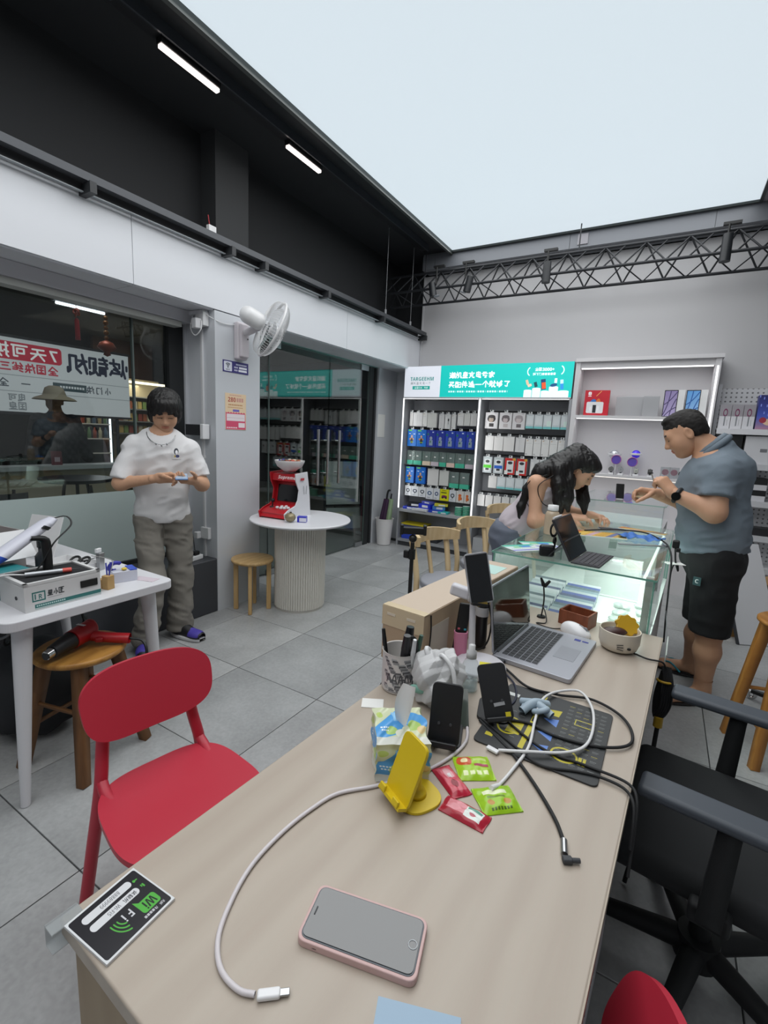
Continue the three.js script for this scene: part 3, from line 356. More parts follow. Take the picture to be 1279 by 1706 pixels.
// heap on the counter shelf of the first bay
{ const hp = [[-2.78, .49, -5.45, .2, .035, .14, 0x2a3aa0, .1, 'flat dark blue carton at the bottom of the shelf heap'], [-2.62, .49, -5.42, .22, .03, .15, 0xd5d7dc, -.08, 'flat white carton at the bottom of the shelf heap'], [-2.42, .49, -5.44, .18, .03, .15, 0x2440b4, .15, 'flat royal blue carton beside the white one in the shelf heap'], [-2.74, .526, -5.47, .19, .05, .13, 0x1b1d24, .2, 'black carton on top of the dark blue carton'], [-2.57, .521, -5.46, .17, .06, .13, 0x2337c4, -.1, 'vivid blue carton in the middle of the shelf heap'], [-2.4, .521, -5.48, .16, .05, .12, 0x4a86c8, .25, 'light blue carton stacked on royal blue one'], [-2.3, .49, -5.40, .13, .025, .1, 0x33aaaa, .05, 'small teal carton beside the tape rolls'], [-2.37, .572, -5.47, .17, .03, .11, 0xc9c33a, .3, 'yellow carton lying on top of the heap'], [-2.55, .582, -5.47, .14, .03, .11, 0x5a62b8, -.2, 'violet blue carton on the vivid blue one'], [-2.43, .572, -5.53, .0, .0, .0, 0, 0, '']];
  for (const [x, y, z, w, h, d, c, r, l] of hp) if (w) { const t = thing('flat_carton', l, 'box', [x, y, z], r, 'cartons heaped on the counter shelf'); mesh('carton', rbox(w, h, d, .002, 0, h / 2, 0, 0, 0, 0, 1), mat(c, .4), t); mesh('label', box(w * .5, h * .5, .001, .01, h / 2, d / 2 + .0006), mat(0xdedfe4, .6), t); }
  for (let s = 0; s < 2; s++) for (let k = 0; k < (s ? 6 : 5); k++) { const t = thing('tape_tin', 'round green tin in the ' + (s ? 'taller' : 'shorter') + ' stack on the counter shelf, ' + ['lowest', 'second', 'third', 'fourth', 'fifth', 'sixth'][k] + ' of its stack', 'tin', [-2.12 + s * .1, .49 + k * .021, -5.43], 0, 'stacked green tins'); mesh('tin', lathe([[0, 0], [.044, 0], [.046, .003], [.046, .014], [0, .014]], 28), mat(0x2f9a78, .4), t); mesh('lid', lathe([[0, .0145], [.044, .0145], [.044, .0195], [0, .0205]], 28), mat(0xbfd4cc, .35), t); }
  for (const [x, y, w, h, c, l] of [[-2.78, .09, .22, .14, 0x2743b8, 'blue carton in the bottom bay of the shelving'], [-2.5, .09, .25, .12, 0x2b2d33, 'black carton in the bottom bay of the shelving'], [-1.75, .09, .3, .16, 0xa9abae, 'grey carton in the bottom of the second bay'], [-1.3, .09, .3, .2, 0xc2bcb2, 'beige carton in the bottom of the second bay']]) solo('storage_carton', rbox(w, h, .2, .004, 0, h / 2, 0), mat(c, .5), l, 'box', [x, y, -5.5], .05);
  { const t = thing('yellow_flat_box', 'yellow lidded flat box lying on the blue carton in the bottom bay', 'box', [-2.72, .23, -5.49], .06); mesh('box', rbox(.34, .05, .2, .004, 0, .025, 0), mat(0x3a3f6a, .5), t); mesh('lid', rbox(.345, .02, .205, .004, 0, .06, 0), mat(0xc3b21e, .45), t); } }
// ---------- white illuminated display unit ----------
const du = thing('white_display_unit', 'tall white illuminated display unit beside the accessory shelving', 'display unit'); const wm = mat(0xd8d6d8, .35);
mesh('side_panel', bx(-.915, -.87, 0, 2.29, -5.64, CZ), wm, du); mesh('side_panel', bx(.285, .33, 0, 2.29, -5.64, CZ), wm, du); mesh('back_panel', bx(-.87, .285, .6, 2.27, -5.64, -5.62), mat(0xcfcdd0, .4), du); mesh('top_panel', bx(-.915, .345, 2.27, 2.305, -5.64, CZ + .02), wm, du); mesh('top_fascia', bx(-.87, .285, 2.21, 2.27, CZ - .04, CZ - .02), wm, du);
mesh('upper_shelf', bx(-.87, .285, 1.705, 1.735, -5.62, CZ), wm, du); mesh('lower_shelf', bx(-.87, .285, 1.115, 1.14, -5.62, CZ), wm, du); mesh('base_cabinet', bx(-.87, .285, 0, .6, -5.62, CZ), wm, du);
mesh('lamp_strip', bx(-.86, .275, 2.2, 2.208, CZ - .04, CZ - .02), glow(0xffffff, 1.4), du); mesh('lamp_strip', bx(-.86, .275, 1.698, 1.704, CZ - .04, CZ - .02), glow(0xffffff, 1.2), du); mesh('lamp_strip', bx(-.86, .275, 1.108, 1.114, CZ - .04, CZ - .02), glow(0xfff8ee, 1.2), du); mesh('edge_lamp', bx(.3, .315, .6, 2.2, CZ, CZ + .004), glow(0xffffff, 1.0), du);
for (const [y, k] of [[2.195, 8], [1.693, 6.5], [1.103, 8]]) area('display_lamp_glow', 1.12, .03, [-.29, y, CZ - .03], [-.29, y - 1, CZ - .2], 0xffffff, k);
{ const tx = canvasTex(256, 256, (g, w, h) => { g.fillStyle = '#c81e30'; g.fillRect(0, 0, w, h); g.fillStyle = '#e8e8ea'; g.beginPath(); g.roundRect(26, 118, 176, 116, 14); g.fill(); g.fillStyle = '#23252a'; g.fillRect(92, 150, 36, 80); g.fillStyle = '#f4f4f6'; g.fillRect(60, 168, 22, 44); g.fillRect(138, 160, 22, 44); g.fillStyle = '#3a78c4'; g.beginPath(); g.moveTo(60, 118); g.quadraticCurveTo(100, 60, 130, 118); g.fill(); g.fillStyle = '#e0782c'; g.beginPath(); g.moveTo(120, 118); g.quadraticCurveTo(150, 50, 170, 118); g.fill(); g.strokeStyle = '#f0c070'; g.lineWidth = 6; g.beginPath(); g.moveTo(120, 60); g.lineTo(170, 8); g.stroke(); g.fillStyle = '#fff'; g.beginPath(); g.roundRect(34, 16, 34, 34, 9); g.fill(); g.fillStyle = '#c81e30'; g.fillRect(50, 20, 3, 26); g.fillStyle = '#fff'; g.fillRect(34, 56, 34, 8); });
  const t = thing('red_console_box', 'red game console box on the upper shelf of the white display unit', 'box', [-.69, 1.866, -5.47], .05); printed('carton', .235, .255, .09, tx, mat(0xb81c2c, .45), .4, t); mesh('side_print', box(.001, .05, .03, .119, -.02, 0), M.paper, t); }
for (const [x, w, l] of [[-.36, .3, 'wide frosted acrylic block on the upper display shelf'], [-.19, .14, 'narrow frosted acrylic block on the upper display shelf']]) solo('acrylic_block', rbox(w, .2, .05, .003, 0, .1, 0), mat(0xc4c5c8, .25, { transmission: .35, thickness: 0, ior: 1.4 }), l, 'acrylic block', [x, 1.736, w > .2 ? -5.53 : -5.46]);
const tabTex = (c0, c1, c2) => canvasTex(128, 280, (g, w, h) => { g.fillStyle = '#1b1b20'; g.fillRect(0, 0, w, h); const q = g.createLinearGradient(0, 0, w, h); q.addColorStop(0, c0); q.addColorStop(1, c1); g.fillStyle = q; g.fillRect(7, 8, w - 14, h - 16); g.strokeStyle = c2; g.lineWidth = 9; for (const [a, b, c, d, e, f] of [[8, 150, 60, 120, 118, 20], [8, 260, 50, 150, 60, 10], [20, 272, 70, 200, 120, 180], [70, 272, 70, 200, 118, 90]]) { g.beginPath(); g.moveTo(a, b); g.quadraticCurveTo(c, d, e, f); g.stroke(); } });
for (const [x, a, b, c, l] of [[-.025, '#8d7fae', '#b9aed2', '#51476e', 'tall tablet box with a purple swirl screen print'], [.157, '#5d9fe0', '#a8cdf2', '#2f5fae', 'tall tablet box with a blue swirl screen print']]) { const t = thing('tablet_box', l, 'box', [x, 1.865, -5.46], -.12, 'tablet boxes'); printed('carton', .115, .255, .05, tabTex(a, b, c), mat(0xdedee0, .4), .25, t); const w = mesh('sleeve', box(.06, .257, .052, .085, 0, -.004), mat(0xe0e0e0, .4), t); }
// small gadgets on the lower shelf
for (const [x, y, r, c, e, l] of [[-.465, 1.345, .05, 0xb9bcc2, .1, 'chrome ball ornament on the lower display shelf'], [-.265, 1.36, .042, 0x4a3ad0, .35, 'glowing blue violet ball lamp on the lower display shelf']]) { const t = thing('ball_lamp', l, 'lamp', [x, 1.14, -5.5]); mesh('stand', lathe([[0, 0], [.04, 0], [.04, .01], [.008, .02], [.008, y - 1.14], [0, y - 1.14]], 20), M.white, t); mesh('ball', sph(r, 0, y - 1.14, 0), mat(c, .12, { metalness: .5, emissive: c, emissiveIntensity: e }), t); mesh('collar', lathe([[r * 1.25, y - 1.15], [r * 1.32, y - 1.14], [r * 1.25, y - 1.13]], 24), M.whiteGloss, t); }
for (const [x, y, l] of [[-.435, 1.295, 'round purple disc gadget leaning by the chrome ball'], [-.285, 1.28, 'round purple disc gadget under the blue violet ball']]) { const t = thing('disc_gadget', l, 'gadget', [x, 1.14, -5.44]); mesh('disc', cyl(.045, .045, .012, 0, y - 1.14, 0, 1.45, 0, 0, 28), mat(0x5a43a8, .25), t); mesh('rim_light', put(new THREE.TorusGeometry(.045, .004, 8, 28), 0, y - 1.14, .006), mat(0xb86aa8, .3), t); mesh('stand', bar([0, 0, 0], [0, y - 1.18, 0], .006), M.white, t); }
for (const [x, c, round, l] of [[-.47, 0x17181b, 1, 'black round smartwatch on the lower display shelf'], [-.38, 0x6a6c70, 1, 'grey round smartwatch on the lower display shelf'], [-.24, 0x9a9c94, 0, 'silver square smartwatch on the lower display shelf'], [-.115, 0x0d0e10, 0, 'black square smartwatch on the lower display shelf'], [.15, 0x1c1d1f, 1, 'white ringed black round speaker on the lower display shelf']]) { const t = thing('smartwatch', l, 'watch', [x, 1.14, -5.41], 0, 'watches on the display shelf'); mesh('stand', rbox(.05, .02, .04, .004, 0, .01, 0), M.whiteGloss, t); mesh('case', round ? cyl(.026, .026, .012, 0, .055, .01, 1.3, 0, 0, 28) : rbox(.042, .048, .012, .008, 0, .055, .01, -.2), mat(c, .2), t); mesh('strap', put(new THREE.TorusGeometry(.03, .009, 8, 20), 0, .045, -.02, 0, 1.57, 0), x > .1 ? M.whiteGloss : M.darkGrey, t); }
for (const [x, l] of [[.015, 'clear box with a pink round device on the lower display shelf'], [.09, 'clear box with a dark pink device beside the speaker']]) { const t = thing('clear_gadget_box', l, 'box', [x, 1.14, -5.45], 0, 'clear gadget boxes'); mesh('shell', box(.085, .11, .05, 0, .056, 0), mat(0xdfe2e4, .05, { transmission: .8, thickness: 0, ior: 1.4 }), t); mesh('device', cyl(.03, .03, .015, 0, .06, 0, 1.57), mat(0x9c2f5c, .3), t); }
// ---------- pegboard gondola on the far side ----------
{ const t = thing('pegboard_gondola', 'white perforated shelving gondola behind the man in grey', 'shelving', [0, 0, 0]); const w = mat(0xcdced2, .4);
  const dots = dataTex(64, (x, y) => { const d = Math.hypot(x - 32, y - 32); const v = d < 13 ? 120 : 214; return [v, v, v + 3]; }, true, 1); dots.repeat.set(25, 25);
  mesh('peg_back', uvm(bx(.36, 1.75, .1, 2.02, -5.64, -5.6)), tmat(dots, .5), t); mesh('upright', bx(.345, .375, 0, 2.05, -5.64, -5.5), w, t); mesh('upright', bx(1.74, 1.77, 0, 2.05, -5.64, -5.5), w, t); mesh('base_shelf', bx(.36, 1.75, 0, .16, -5.6, -5.2), w, t);
  for (const y of [1.64, 1.33, 1.0, .69, .4]) { mesh('shelf', bx(.37, 1.74, y - .012, y, -5.6, -5.32), w, t); mesh('price_rail', bx(.37, 1.74, y - .05, y, -5.32, -5.315), mat(y === 1.64 ? 0xe2e2e6 : 0xc9cace, .3), t); } }
const hdTex = canvasTex(128, 160, (g, w, h) => { g.fillStyle = '#a09ca2'; g.fillRect(0, 0, w, h); g.fillStyle = '#dddce0'; g.fillRect(0, 78, w, 82); g.strokeStyle = '#7a2f58'; g.lineWidth = 9; g.beginPath(); g.arc(64, 54, 22, 0, 7); g.stroke(); g.fillStyle = '#8d8f94'; g.fillRect(56, 76, 16, 66); g.fillStyle = '#7c7c80'; g.fillRect(92, 100, 3, 40); });
for (let i = 0; i < 3; i++) { const t = thing('hair_dryer_box', 'white box with a pink ringed hair dryer print, ' + ['first', 'second', 'third'][i] + ' from the white display unit', 'box', [.42 + i * .088, 1.64, -5.4], 0, 'hair dryer boxes'); const o = printed('carton', .084, .215, .07, hdTex, mat(0xd5d5d8, .5), .45, t); o.position.y = .108; }
{ const tx = canvasTex(128, 192, (g, w, h) => { const q = g.createLinearGradient(0, 0, 0, h); q.addColorStop(0, '#2a2a6c'); q.addColorStop(.6, '#4a5fc0'); q.addColorStop(1, '#b88a9c'); g.fillStyle = q; g.fillRect(0, 0, w, h); g.fillStyle = '#e8c8a8'; g.beginPath(); g.ellipse(70, 150, 40, 20, 0, 0, 7); g.fill(); g.fillStyle = '#a83a4a'; g.beginPath(); g.ellipse(30, 140, 16, 16, 0, 0, 7); g.fill(); g.fillStyle = '#8fa0f0'; for (let i = 0; i < 12; i++) g.fillRect((i * 37) % 120, (i * 53) % 120, 5, 14); });
  const t = thing('blue_gift_box', 'tall blue and violet printed gift box on the top gondola shelf', 'box', [.75, 1.64, -5.42], 0); const o = printed('carton', .2, .3, .12, tx, mat(0x3a3f88, .5), .4, t); o.position.y = .15; }
for (const [x, y, w, h, c, l] of [[.5, 1.33, .16, .27, 0x17181a, 'tall black box on the second gondola shelf'], [.72, 1.33, .24, .25, 0xd4d4d8, 'white box on the second gondola shelf'], [.66, 1.0, .3, .05, 0xd0d0d4, 'flat white keyboard box lowest of its stack'], [.66, 1.05, .3, .05, 0x1b1c1e, 'flat black keyboard box in the middle of the stack'], [.66, 1.1, .3, .05, 0xcfcfd3, 'flat white keyboard box upper in the stack'], [.66, 1.15, .3, .06, 0x1b1c1e, 'flat black keyboard box on top of the stack']]) { const t = thing('shelf_box', l, 'box', [x, y, -5.45], 0, 'boxes on the gondola'); mesh('carton', rbox(w, h, .2, .003, 0, h / 2, 0), mat(c, .4), t); mesh('label', box(.05, Math.min(.03, h * .4), .001, .02, h / 2, .1005), mat(c < 0x444444 ? 0xd8d8d8 : 0x77777c, .5), t); }
{ const t = thing('long_black_box', 'long black box with an orange print on a lower gondola shelf', 'box', [.75, .69, -5.42]); mesh('carton', rbox(.42, .07, .14, .003, 0, .035, 0), mat(0x232326, .4), t); mesh('print', box(.1, .045, .001, -.08, .035, .0705), mat(0xc87a2a, .5), t); }
// ---------- lighting truss with spotlights ----------
{ const t = thing('lighting_truss', 'black lattice truss hanging under the ceiling along the back wall', 'truss'), m = mat(0x26282c, .5, { metalness: .3 }); const A = [3.33, -5.3], B = [3.12, -5.2], C = [3.0, -5.36], x0 = -3.2, x1 = 2.4;
  for (const [y, z] of [A, B, C]) mesh('chord', bar([x0, y, z], [x1, y, z], .014), m, t);
  const n = 16, dx = (x1 - x0) / n; for (let i = 0; i < n; i++) { const a = x0 + i * dx; for (const [p, q] of [[A, B], [A, C]]) { mesh('diagonal', [bar([a, p[0], p[1]], [a + dx / 2, q[0], q[1]], .008, .008, 8), bar([a + dx / 2, q[0], q[1]], [a + dx, p[0], p[1]], .008, .008, 8)], m, t); } mesh('lacing', [bar([a, C[0], C[1]], [a + dx / 2, B[0], B[1]], .006, .006, 6), bar([a + dx / 2, B[0], B[1]], [a + dx, C[0], C[1]], .006, .006, 6)], m, t); mesh('cross_brace', bar([a, B[0], B[1]], [a + dx / 2, A[0], A[1]], .008, .008, 8), m, t); }
  for (const x of [-2.7, -1.0, .9]) mesh('hanger', bar([x, 3.33, -5.3], [x, 3.6, -5.3], .006), m, t); mesh('ceiling_plate', box(.1, .1, .01, -1.0, 3.5, -5.446), mat(0x8f8d93, .4), t); }
for (const [x, y1, y0, tilt, l] of [[-2.49, 3.2, 3.02, .2, 'black track spotlight tilted at the window end of the truss'], [-2.14, 3.22, 3.03, -.22, 'black track spotlight second from the window end of the truss'], [-1.265, 3.26, 3.03, 0, 'upright black track spotlight in the middle of the truss'], [.222, 3.29, 3.03, 0, 'large black track spotlight above the white display unit']]) { const t = thing('track_spotlight', l, 'spotlight', [x, 0, -5.17], 0, 'spotlights on the truss'); const h = y1 - y0; mesh('body', cyl(.038, .042, h * .85, tilt * .2 * -1, (y0 + y1) / 2 - .015, 0, 0, 0, tilt), mat(0x1d2024, .45), t); mesh('lens', cyl(.034, .034, .004, tilt * .42 * h, y0 + h * .045 - .004, 0, 0, 0, tilt), mat(0x8d9298, .2), t); mesh('bracket', [bar([0, y1 - .04, 0], [0, 3.335, 0], .009), box(.13, .022, .04, .02, 3.345, -.02)], M.black, t); }
// ---------- wall fan ----------
{ const t = thing('wall_fan', 'white wall fan on the grey column, turned towards the glass doors', 'fan'), w = mat(0xdcdcdd, .35), C = V(-2.62, 2.17, -2.69), n = V(.44, -.39, -.81).normalize(); const q = new THREE.Quaternion().setFromUnitVectors(V(0, 0, 1), n); const tr = (g) => g.applyQuaternion(q).translate(C.x, C.y, C.z);
  mesh('mount', [rbox(.05, .27, .1, .012, -2.865, 2.085, -2.62), rbox(.03, .24, .08, .01, -2.83, 2.085, -2.62)], mat(0xc9c3c8, .4), t); mesh('arm', tube([[-2.83, 2.14, -2.62], [-2.76, 2.16, -2.63], [-2.69, 2.19, -2.65]], .026, 16, 12), mat(0xcfcbcf, .4), t);
  mesh('motor_housing', tr(put(new THREE.CapsuleGeometry(.062, .07, 6, 20), 0, 0, -.15, Math.PI / 2)), w, t);
  const wires = []; for (let i = 0; i < 60; i++) { const a = i / 60 * Math.PI * 2, c = Math.cos(a), s = Math.sin(a); wires.push(tube([[c * .045, s * .045, .075], [c * .14, s * .14, .07], [c * .2, s * .2, .03], [c * .207, s * .207, 0], [c * .19, s * .19, -.05], [c * .07, s * .07, -.075]], .0013, 14, 4)); }
  mesh('guard', tr(merge(wires)), w, t); mesh('guard_rim', tr(put(new THREE.TorusGeometry(.208, .009, 10, 60), 0, 0, .005)), w, t); mesh('hub_cap', tr(cyl(.045, .045, .012, 0, 0, .076, Math.PI / 2)), w, t);
  for (let k = 0; k < 3; k++) { const s = new THREE.Shape(); s.moveTo(.03, -.02); s.quadraticCurveTo(.1, -.1, .18, -.04); s.quadraticCurveTo(.19, .05, .14, .07); s.quadraticCurveTo(.07, .05, .03, .025); s.closePath(); const g = ext(s, .003); g.rotateX(.35); g.rotateZ(k * 2.094); mesh('blade', tr(g), mat(0xe6e8ea, .25, { transmission: .3, thickness: 0 }), t); } mesh('hub', tr(cyl(.035, .035, .06, 0, 0, .02, Math.PI / 2)), w, t); mesh('switch_hole', box(.002, .01, .01, -2.812, 2.1, -2.64), M.black, t); }
{ const t = thing('outlet_box', 'white outlet box high on the side of the column beside the window', 'outlet', [0, 0, 0]); mesh('box', rbox(.09, .1, .05, .006, -2.99, 2.2, -2.372), M.white, t); mesh('top_plate', rbox(.2, .03, .05, .005, -3.05, 2.245, -2.37), mat(0xc8c8cc, .4), t); mesh('adapter', rbox(.05, .07, .05, .006, -2.985, 2.16, -2.32), mat(0xd0d0d2, .4), t); }
solo('fan_cable', tube([[-2.96, 2.24, -2.36], [-2.885, 2.19, -2.42], [-2.882, 2.185, -2.5], [-2.878, 2.2, -2.59]], .003, 30, 6), M.white, 'thin white cable running from the outlet box to the wall fan', 'cable');
solo('looped_cable', tube([[-3.05, 2.22, -2.34], [-3.05, 2.13, -2.32], [-3.0, 2.08, -2.32], [-2.95, 2.12, -2.33], [-2.955, 2.18, -2.34]], .004, 40, 6), M.white, 'white cable looping below the outlet box', 'cable');
{ const t = thing('cable_conduit', 'white plastic conduit running down the side of the column', 'conduit'); mesh('conduit', bx(-3.032, -3.012, .42, 2.14, -2.4, -2.385), mat(0xd2d2d4, .4), t); mesh('clip', bx(-3.036, -3.008, 1.2, 1.22, -2.4, -2.383), M.white, t); }
{ const t = thing('bracket_box', 'dark bracket with a white end block on the side of the column', 'bracket'); mesh('arm', bx(-3.16, -2.99, 1.37, 1.45, -2.4, -2.34), mat(0x2a2b2e, .5), t); mesh('block', rbox(.035, .11, .06, .005, -2.965, 1.4, -2.36), M.whiteGloss, t); }
{ const t = thing('wall_socket', 'white wall socket low on the column above the plinth', 'socket'); mesh('plate', rbox(.09, .09, .03, .005, -3.0, .62, -2.384), M.white, t); mesh('plug', rbox(.04, .05, .05, .006, -3.06, .6, -2.36), M.white, t); }
{ const t = thing('power_strip', 'small white power strip lying on the dark plinth', 'power strip', [-2.99, .43, -2.27], .2); mesh('body', rbox(.06, .035, .12, .006, 0, .0175, 0), M.white, t); mesh('charger', rbox(.04, .03, .05, .006, 0, .05, -.01), M.black, t); mesh('socket_hole', box(.03, .002, .02, 0, .036, .04), M.black, t); }
solo('charger_cable', tube([[-3.0, .5, -2.28], [-3.06, .62, -2.3], [-3.1, .5, -2.25], [-3.02, .45, -2.2], [-2.95, .44, -2.15]], .004, 40, 6), M.black, 'black charger cable coiling on the plinth behind the man in white', 'cable');
{ const tx = canvasTex(256, 88, (g, w, h) => { g.fillStyle = '#3b3577'; g.fillRect(0, 0, w, h); g.fillStyle = '#dcdfea'; g.beginPath(); g.roundRect(12, 8, 78, 72, 8); g.fill(); g.strokeStyle = '#33333f'; g.lineWidth = 6; for (const r of [10, 20, 30]) { g.beginPath(); g.arc(51, 52, r, -2.3, -.85); g.stroke(); } g.fillStyle = '#33333f'; g.beginPath(); g.arc(51, 52, 5, 0, 7); g.fill(); g.font = 'bold 15px sans-serif'; g.fillText('Wi-Fi', 32, 74); dashes(g, 130, 16, 110, 11, 8, '#d8dae8'); dashes(g, 112, 38, 40, 12, 3, '#d8dae8'); dashes(g, 112, 60, 36, 12, 3, '#d8dae8'); g.fillStyle = '#e8eaf2'; g.fillRect(160, 36, 80, 16); g.fillRect(154, 58, 86, 16); });
  const o = printed('wifi_sticker', .25, .085, .002, tx, M.white, .5); o.position.set(-2.888, 1.891, -2.59); o.rotation.y = Math.PI / 2; tag(o, 'purple Wi-Fi sticker on the grey column under the fan', 'sticker'); }
{ const tx = canvasTex(192, 256, (g, w, h) => { g.fillStyle = '#e0c7a6'; g.fillRect(0, 0, w, h); g.fillStyle = '#a8423c'; g.font = 'bold 44px sans-serif'; g.fillText('280', 24, 60); dashes(g, 104, 30, 66, 28, 3, '#c9968a', .8); dashes(g, 40, 10, 110, 7, 7, '#c9968a'); dashes(g, 30, 76, 130, 9, 9, '#b07a4a'); dashes(g, 24, 96, 140, 6, 10, '#b98a5a'); g.fillStyle = '#6f64b4'; g.fillRect(68, 112, 60, 16); g.fillStyle = '#cf4f6e'; g.beginPath(); g.moveTo(4, 122); for (let x = 4; x <= 188; x += 12) g.lineTo(x, 128 + ((x / 12) % 2) * 8); g.lineTo(188, 254); g.lineTo(4, 254); g.fill(); g.fillStyle = '#e2d8dc'; g.fillRect(12, 144, 168, 50); dashes(g, 16, 170, 160, 3, 16, '#b9a9ae'); g.fillStyle = '#e8dde0'; g.fillRect(120, 206, 60, 34); dashes(g, 12, 238, 100, 8, 6, '#efe4e6'); });
  const o = printed('offer_poster', .205, .272, .002, tx, M.paper, .6); o.position.set(-2.888, 1.56, -2.588); o.rotation.y = Math.PI / 2; tag(o, 'small cream and pink offer poster reading 280 on the grey column', 'poster'); }
{ const t = thing('cable_sensor', 'small white device with a red wire on the steel rail', 'device', [-2.815, 2.731, -2.32]); mesh('body', rbox(.03, .04, .06, .003, 0, .02, 0), M.white, t); mesh('wire', bar([0, .04, .015], [0, .1, .025], .003, .003, 6), mat(0xa8222c, .5), t); }
// ---------- round table and what stands on it ----------
{ const t = thing('round_pedestal_table', 'round white table on a fluted drum pedestal by the glass door', 'table', [-2.485, 0, -2.9]); mesh('table_top', lathe([[0, .715], [.385, .715], [.4, .722], [.405, .73], [.4, .74], [0, .742]], 72), mat(0xdcdce0, .3), t);
  const fl = []; for (let i = 0; i < 64; i++) { const a = i / 64 * Math.PI * 2; fl.push(cyl(.0092, .0092, .695, Math.cos(a) * .198, .3675, Math.sin(a) * .198, 0, 0, 0, 8)); } const dm = mat(0xcfccc4, .5); mesh('drum', cyl(.198, .198, .695, 0, .3675, 0, 0, 0, 0, 64), dm, t);
  const fg = fl[0]; fl.forEach((g) => mesh('flute', g, dm, t)); mesh('base_ring', cyl(.2, .2, .02, 0, .01, 0, 0, 0, 0, 48), mat(0xb8b5ae, .5), t); }
{ // tabletop arcade machine: faces the room
  const t = thing('arcade_machine', 'red tabletop arcade machine with white side panel reading Supreme on the round table', 'arcade machine', [-2.63, .742, -2.88], .1), red = mat(0xb01a24, .35), wht = mat(0xd7d7dc, .35); const W = .24;
  const prof = [[.15, 0], [.17, .045], [.13, .065], [.03, .095], [-.02, .1], [-.045, .27], [.02, .29], [.025, .345], [-.1, .35], [-.13, .2], [-.15, 0]];
  mesh('body', ext(shape(prof.map(([a, b]) => [a, b])), W).rotateY(-Math.PI / 2).translate(W / 2, 0, 0), red, t);
  const sideS = [[.175, -.0], [.19, .05], [.14, .075], [.045, .1], [.015, .14], [-.0, .22], [.04, .29], [.05, .355], [-.11, .365], [-.145, .2], [-.165, 0]];
  for (const s of [-1, 1]) mesh('side_panel', ext(shape(sideS), .008, .001, 1).rotateY(-Math.PI / 2).translate(s > 0 ? W / 2 + .009 : -W / 2, 0, 0), s > 0 ? wht : red, t);
  mesh('screen', box(W - .04, .135, .004, 0, .185, -.026, -.16), mat(0x17191b, .15), t); const tx = canvasTex(256, 64, (g, w, h) => { g.fillStyle = '#b01a24'; g.fillRect(0, 0, w, h); g.fillStyle = '#f2f2f2'; g.font = 'bold italic 44px sans-serif'; g.fillText('Supreme', 60, 46); }); const m = printed('marquee', W - .004, .055, .003, tx, red, .4, t); m.position.set(0, .318, .025); m.rotation.x = -.08;
  mesh('joystick', [bar([-.075, .08, .08], [-.075, .125, .075], .005), cyl(.02, .024, .006, -.075, .078, .08)], M.black, t); mesh('joystick_ball', sph(.017, -.075, .13, .075), M.black, t); for (const [x, z] of [[-.01, .1], [.02, .08], [.055, .07], [.03, .105], [.06, .1], [.09, .09]]) mesh('button', put(cyl(.013, .014, .01, 0, 0, 0), x, .0905 - (z - .07) * .28, z, .28), M.whiteGloss, t); mesh('front_lip', rbox(W, .03, .012, .003, 0, .022, .164, -.42), mat(0xc21f2a, .35), t); mesh('side_logo', box(.001, .02, .05, W / 2 + .0185, .31, -.03), mat(0xb03a40, .5), t); for (const k of [-1, 1]) mesh('side_line', box(.001, .07, .003, W / 2 + .0185, .22, -.07 + k * .018, k * .12), M.darkGrey, t); }
{ const t = thing('candy_bowl', 'white bowl of sweets standing on the red arcade machine', 'bowl', [-2.63, 1.107, -2.92]); mesh('bowl', lathe([[0, .0], [.05, 0], [.055, .008], [.1, .04], [.118, .075], [.122, .09], [.116, .09], [.1, .05], [.05, .016], [0, .014]], 40), mat(0xd6d4d4, .35), t); }
for (const [x, z, c, l] of [[-.05, .02, 0x3b3a8a, 'dark blue sweet in the white bowl on the arcade machine'], [0, .04, 0x5a4632, 'brown sweet in the white bowl on the arcade machine'], [.04, .02, 0xb24a36, 'red sweet in the white bowl on the arcade machine'], [.02, -.03, 0xc9c0a4, 'cream sweet in the white bowl on the arcade machine'], [-.03, -.03, 0xcfc6b8, 'pale sweet in the white bowl on the arcade machine'], [.07, -.02, 0x9c5a3a, 'orange brown sweet in the white bowl on the arcade machine']]) { const t = thing('wrapped_sweet', l, 'sweet', [-2.63 + x, 1.175, -2.92 + z], x * 30, 'sweets in the white bowl'); mesh('sweet', sph(.026, 0, .016, 0, [1.2, .6, .8], 12), mat(c, .35), t); mesh('wrapper_end', [put(new THREE.ConeGeometry(.014, .022, 8), .038, .016, 0, 0, 0, Math.PI / 2), put(new THREE.ConeGeometry(.014, .022, 8), -.038, .016, 0, 0, 0, -Math.PI / 2)], mat(c, .3), t); }
{ const t = thing('clay_ball_ornament', 'greyish gold ball ornament with a dark opening on the round table', 'ornament', [-2.42, .742, -2.7]); const g = new THREE.SphereGeometry(.042, 28, 20); const p = g.attributes.position; for (let i = 0; i < p.count; i++) { const k = 1 + .03 * Math.sin(p.getX(i) * 190) * Math.sin(p.getY(i) * 170 + 1) * Math.cos(p.getZ(i) * 150); p.setXYZ(i, p.getX(i) * k, p.getY(i) * k * .86, p.getZ(i) * k); } g.computeVertexNormals(); mesh('ball', g.translate(0, .037, 0), mat(0x8f8468, .4, { metalness: .35 }), t); mesh('opening', cyl(.013, .013, .006, -.028, .055, .012, .3, 0, .6), M.black, t); mesh('stopper', cyl(.008, .01, .012, .004, .075, 0), mat(0x4a4238, .5), t); }
{ const t = thing('blue_white_carton', 'small blue and white carton on the round table', 'box', [-2.36, .742, -2.77], .5); mesh('box', rbox(.07, .045, .05, .002, 0, .0225, 0), mat(0x2a2fb4, .4), t); mesh('flap', box(.055, .03, .001, .01, .02, .026), mat(0xd5d5e2, .5), t); }
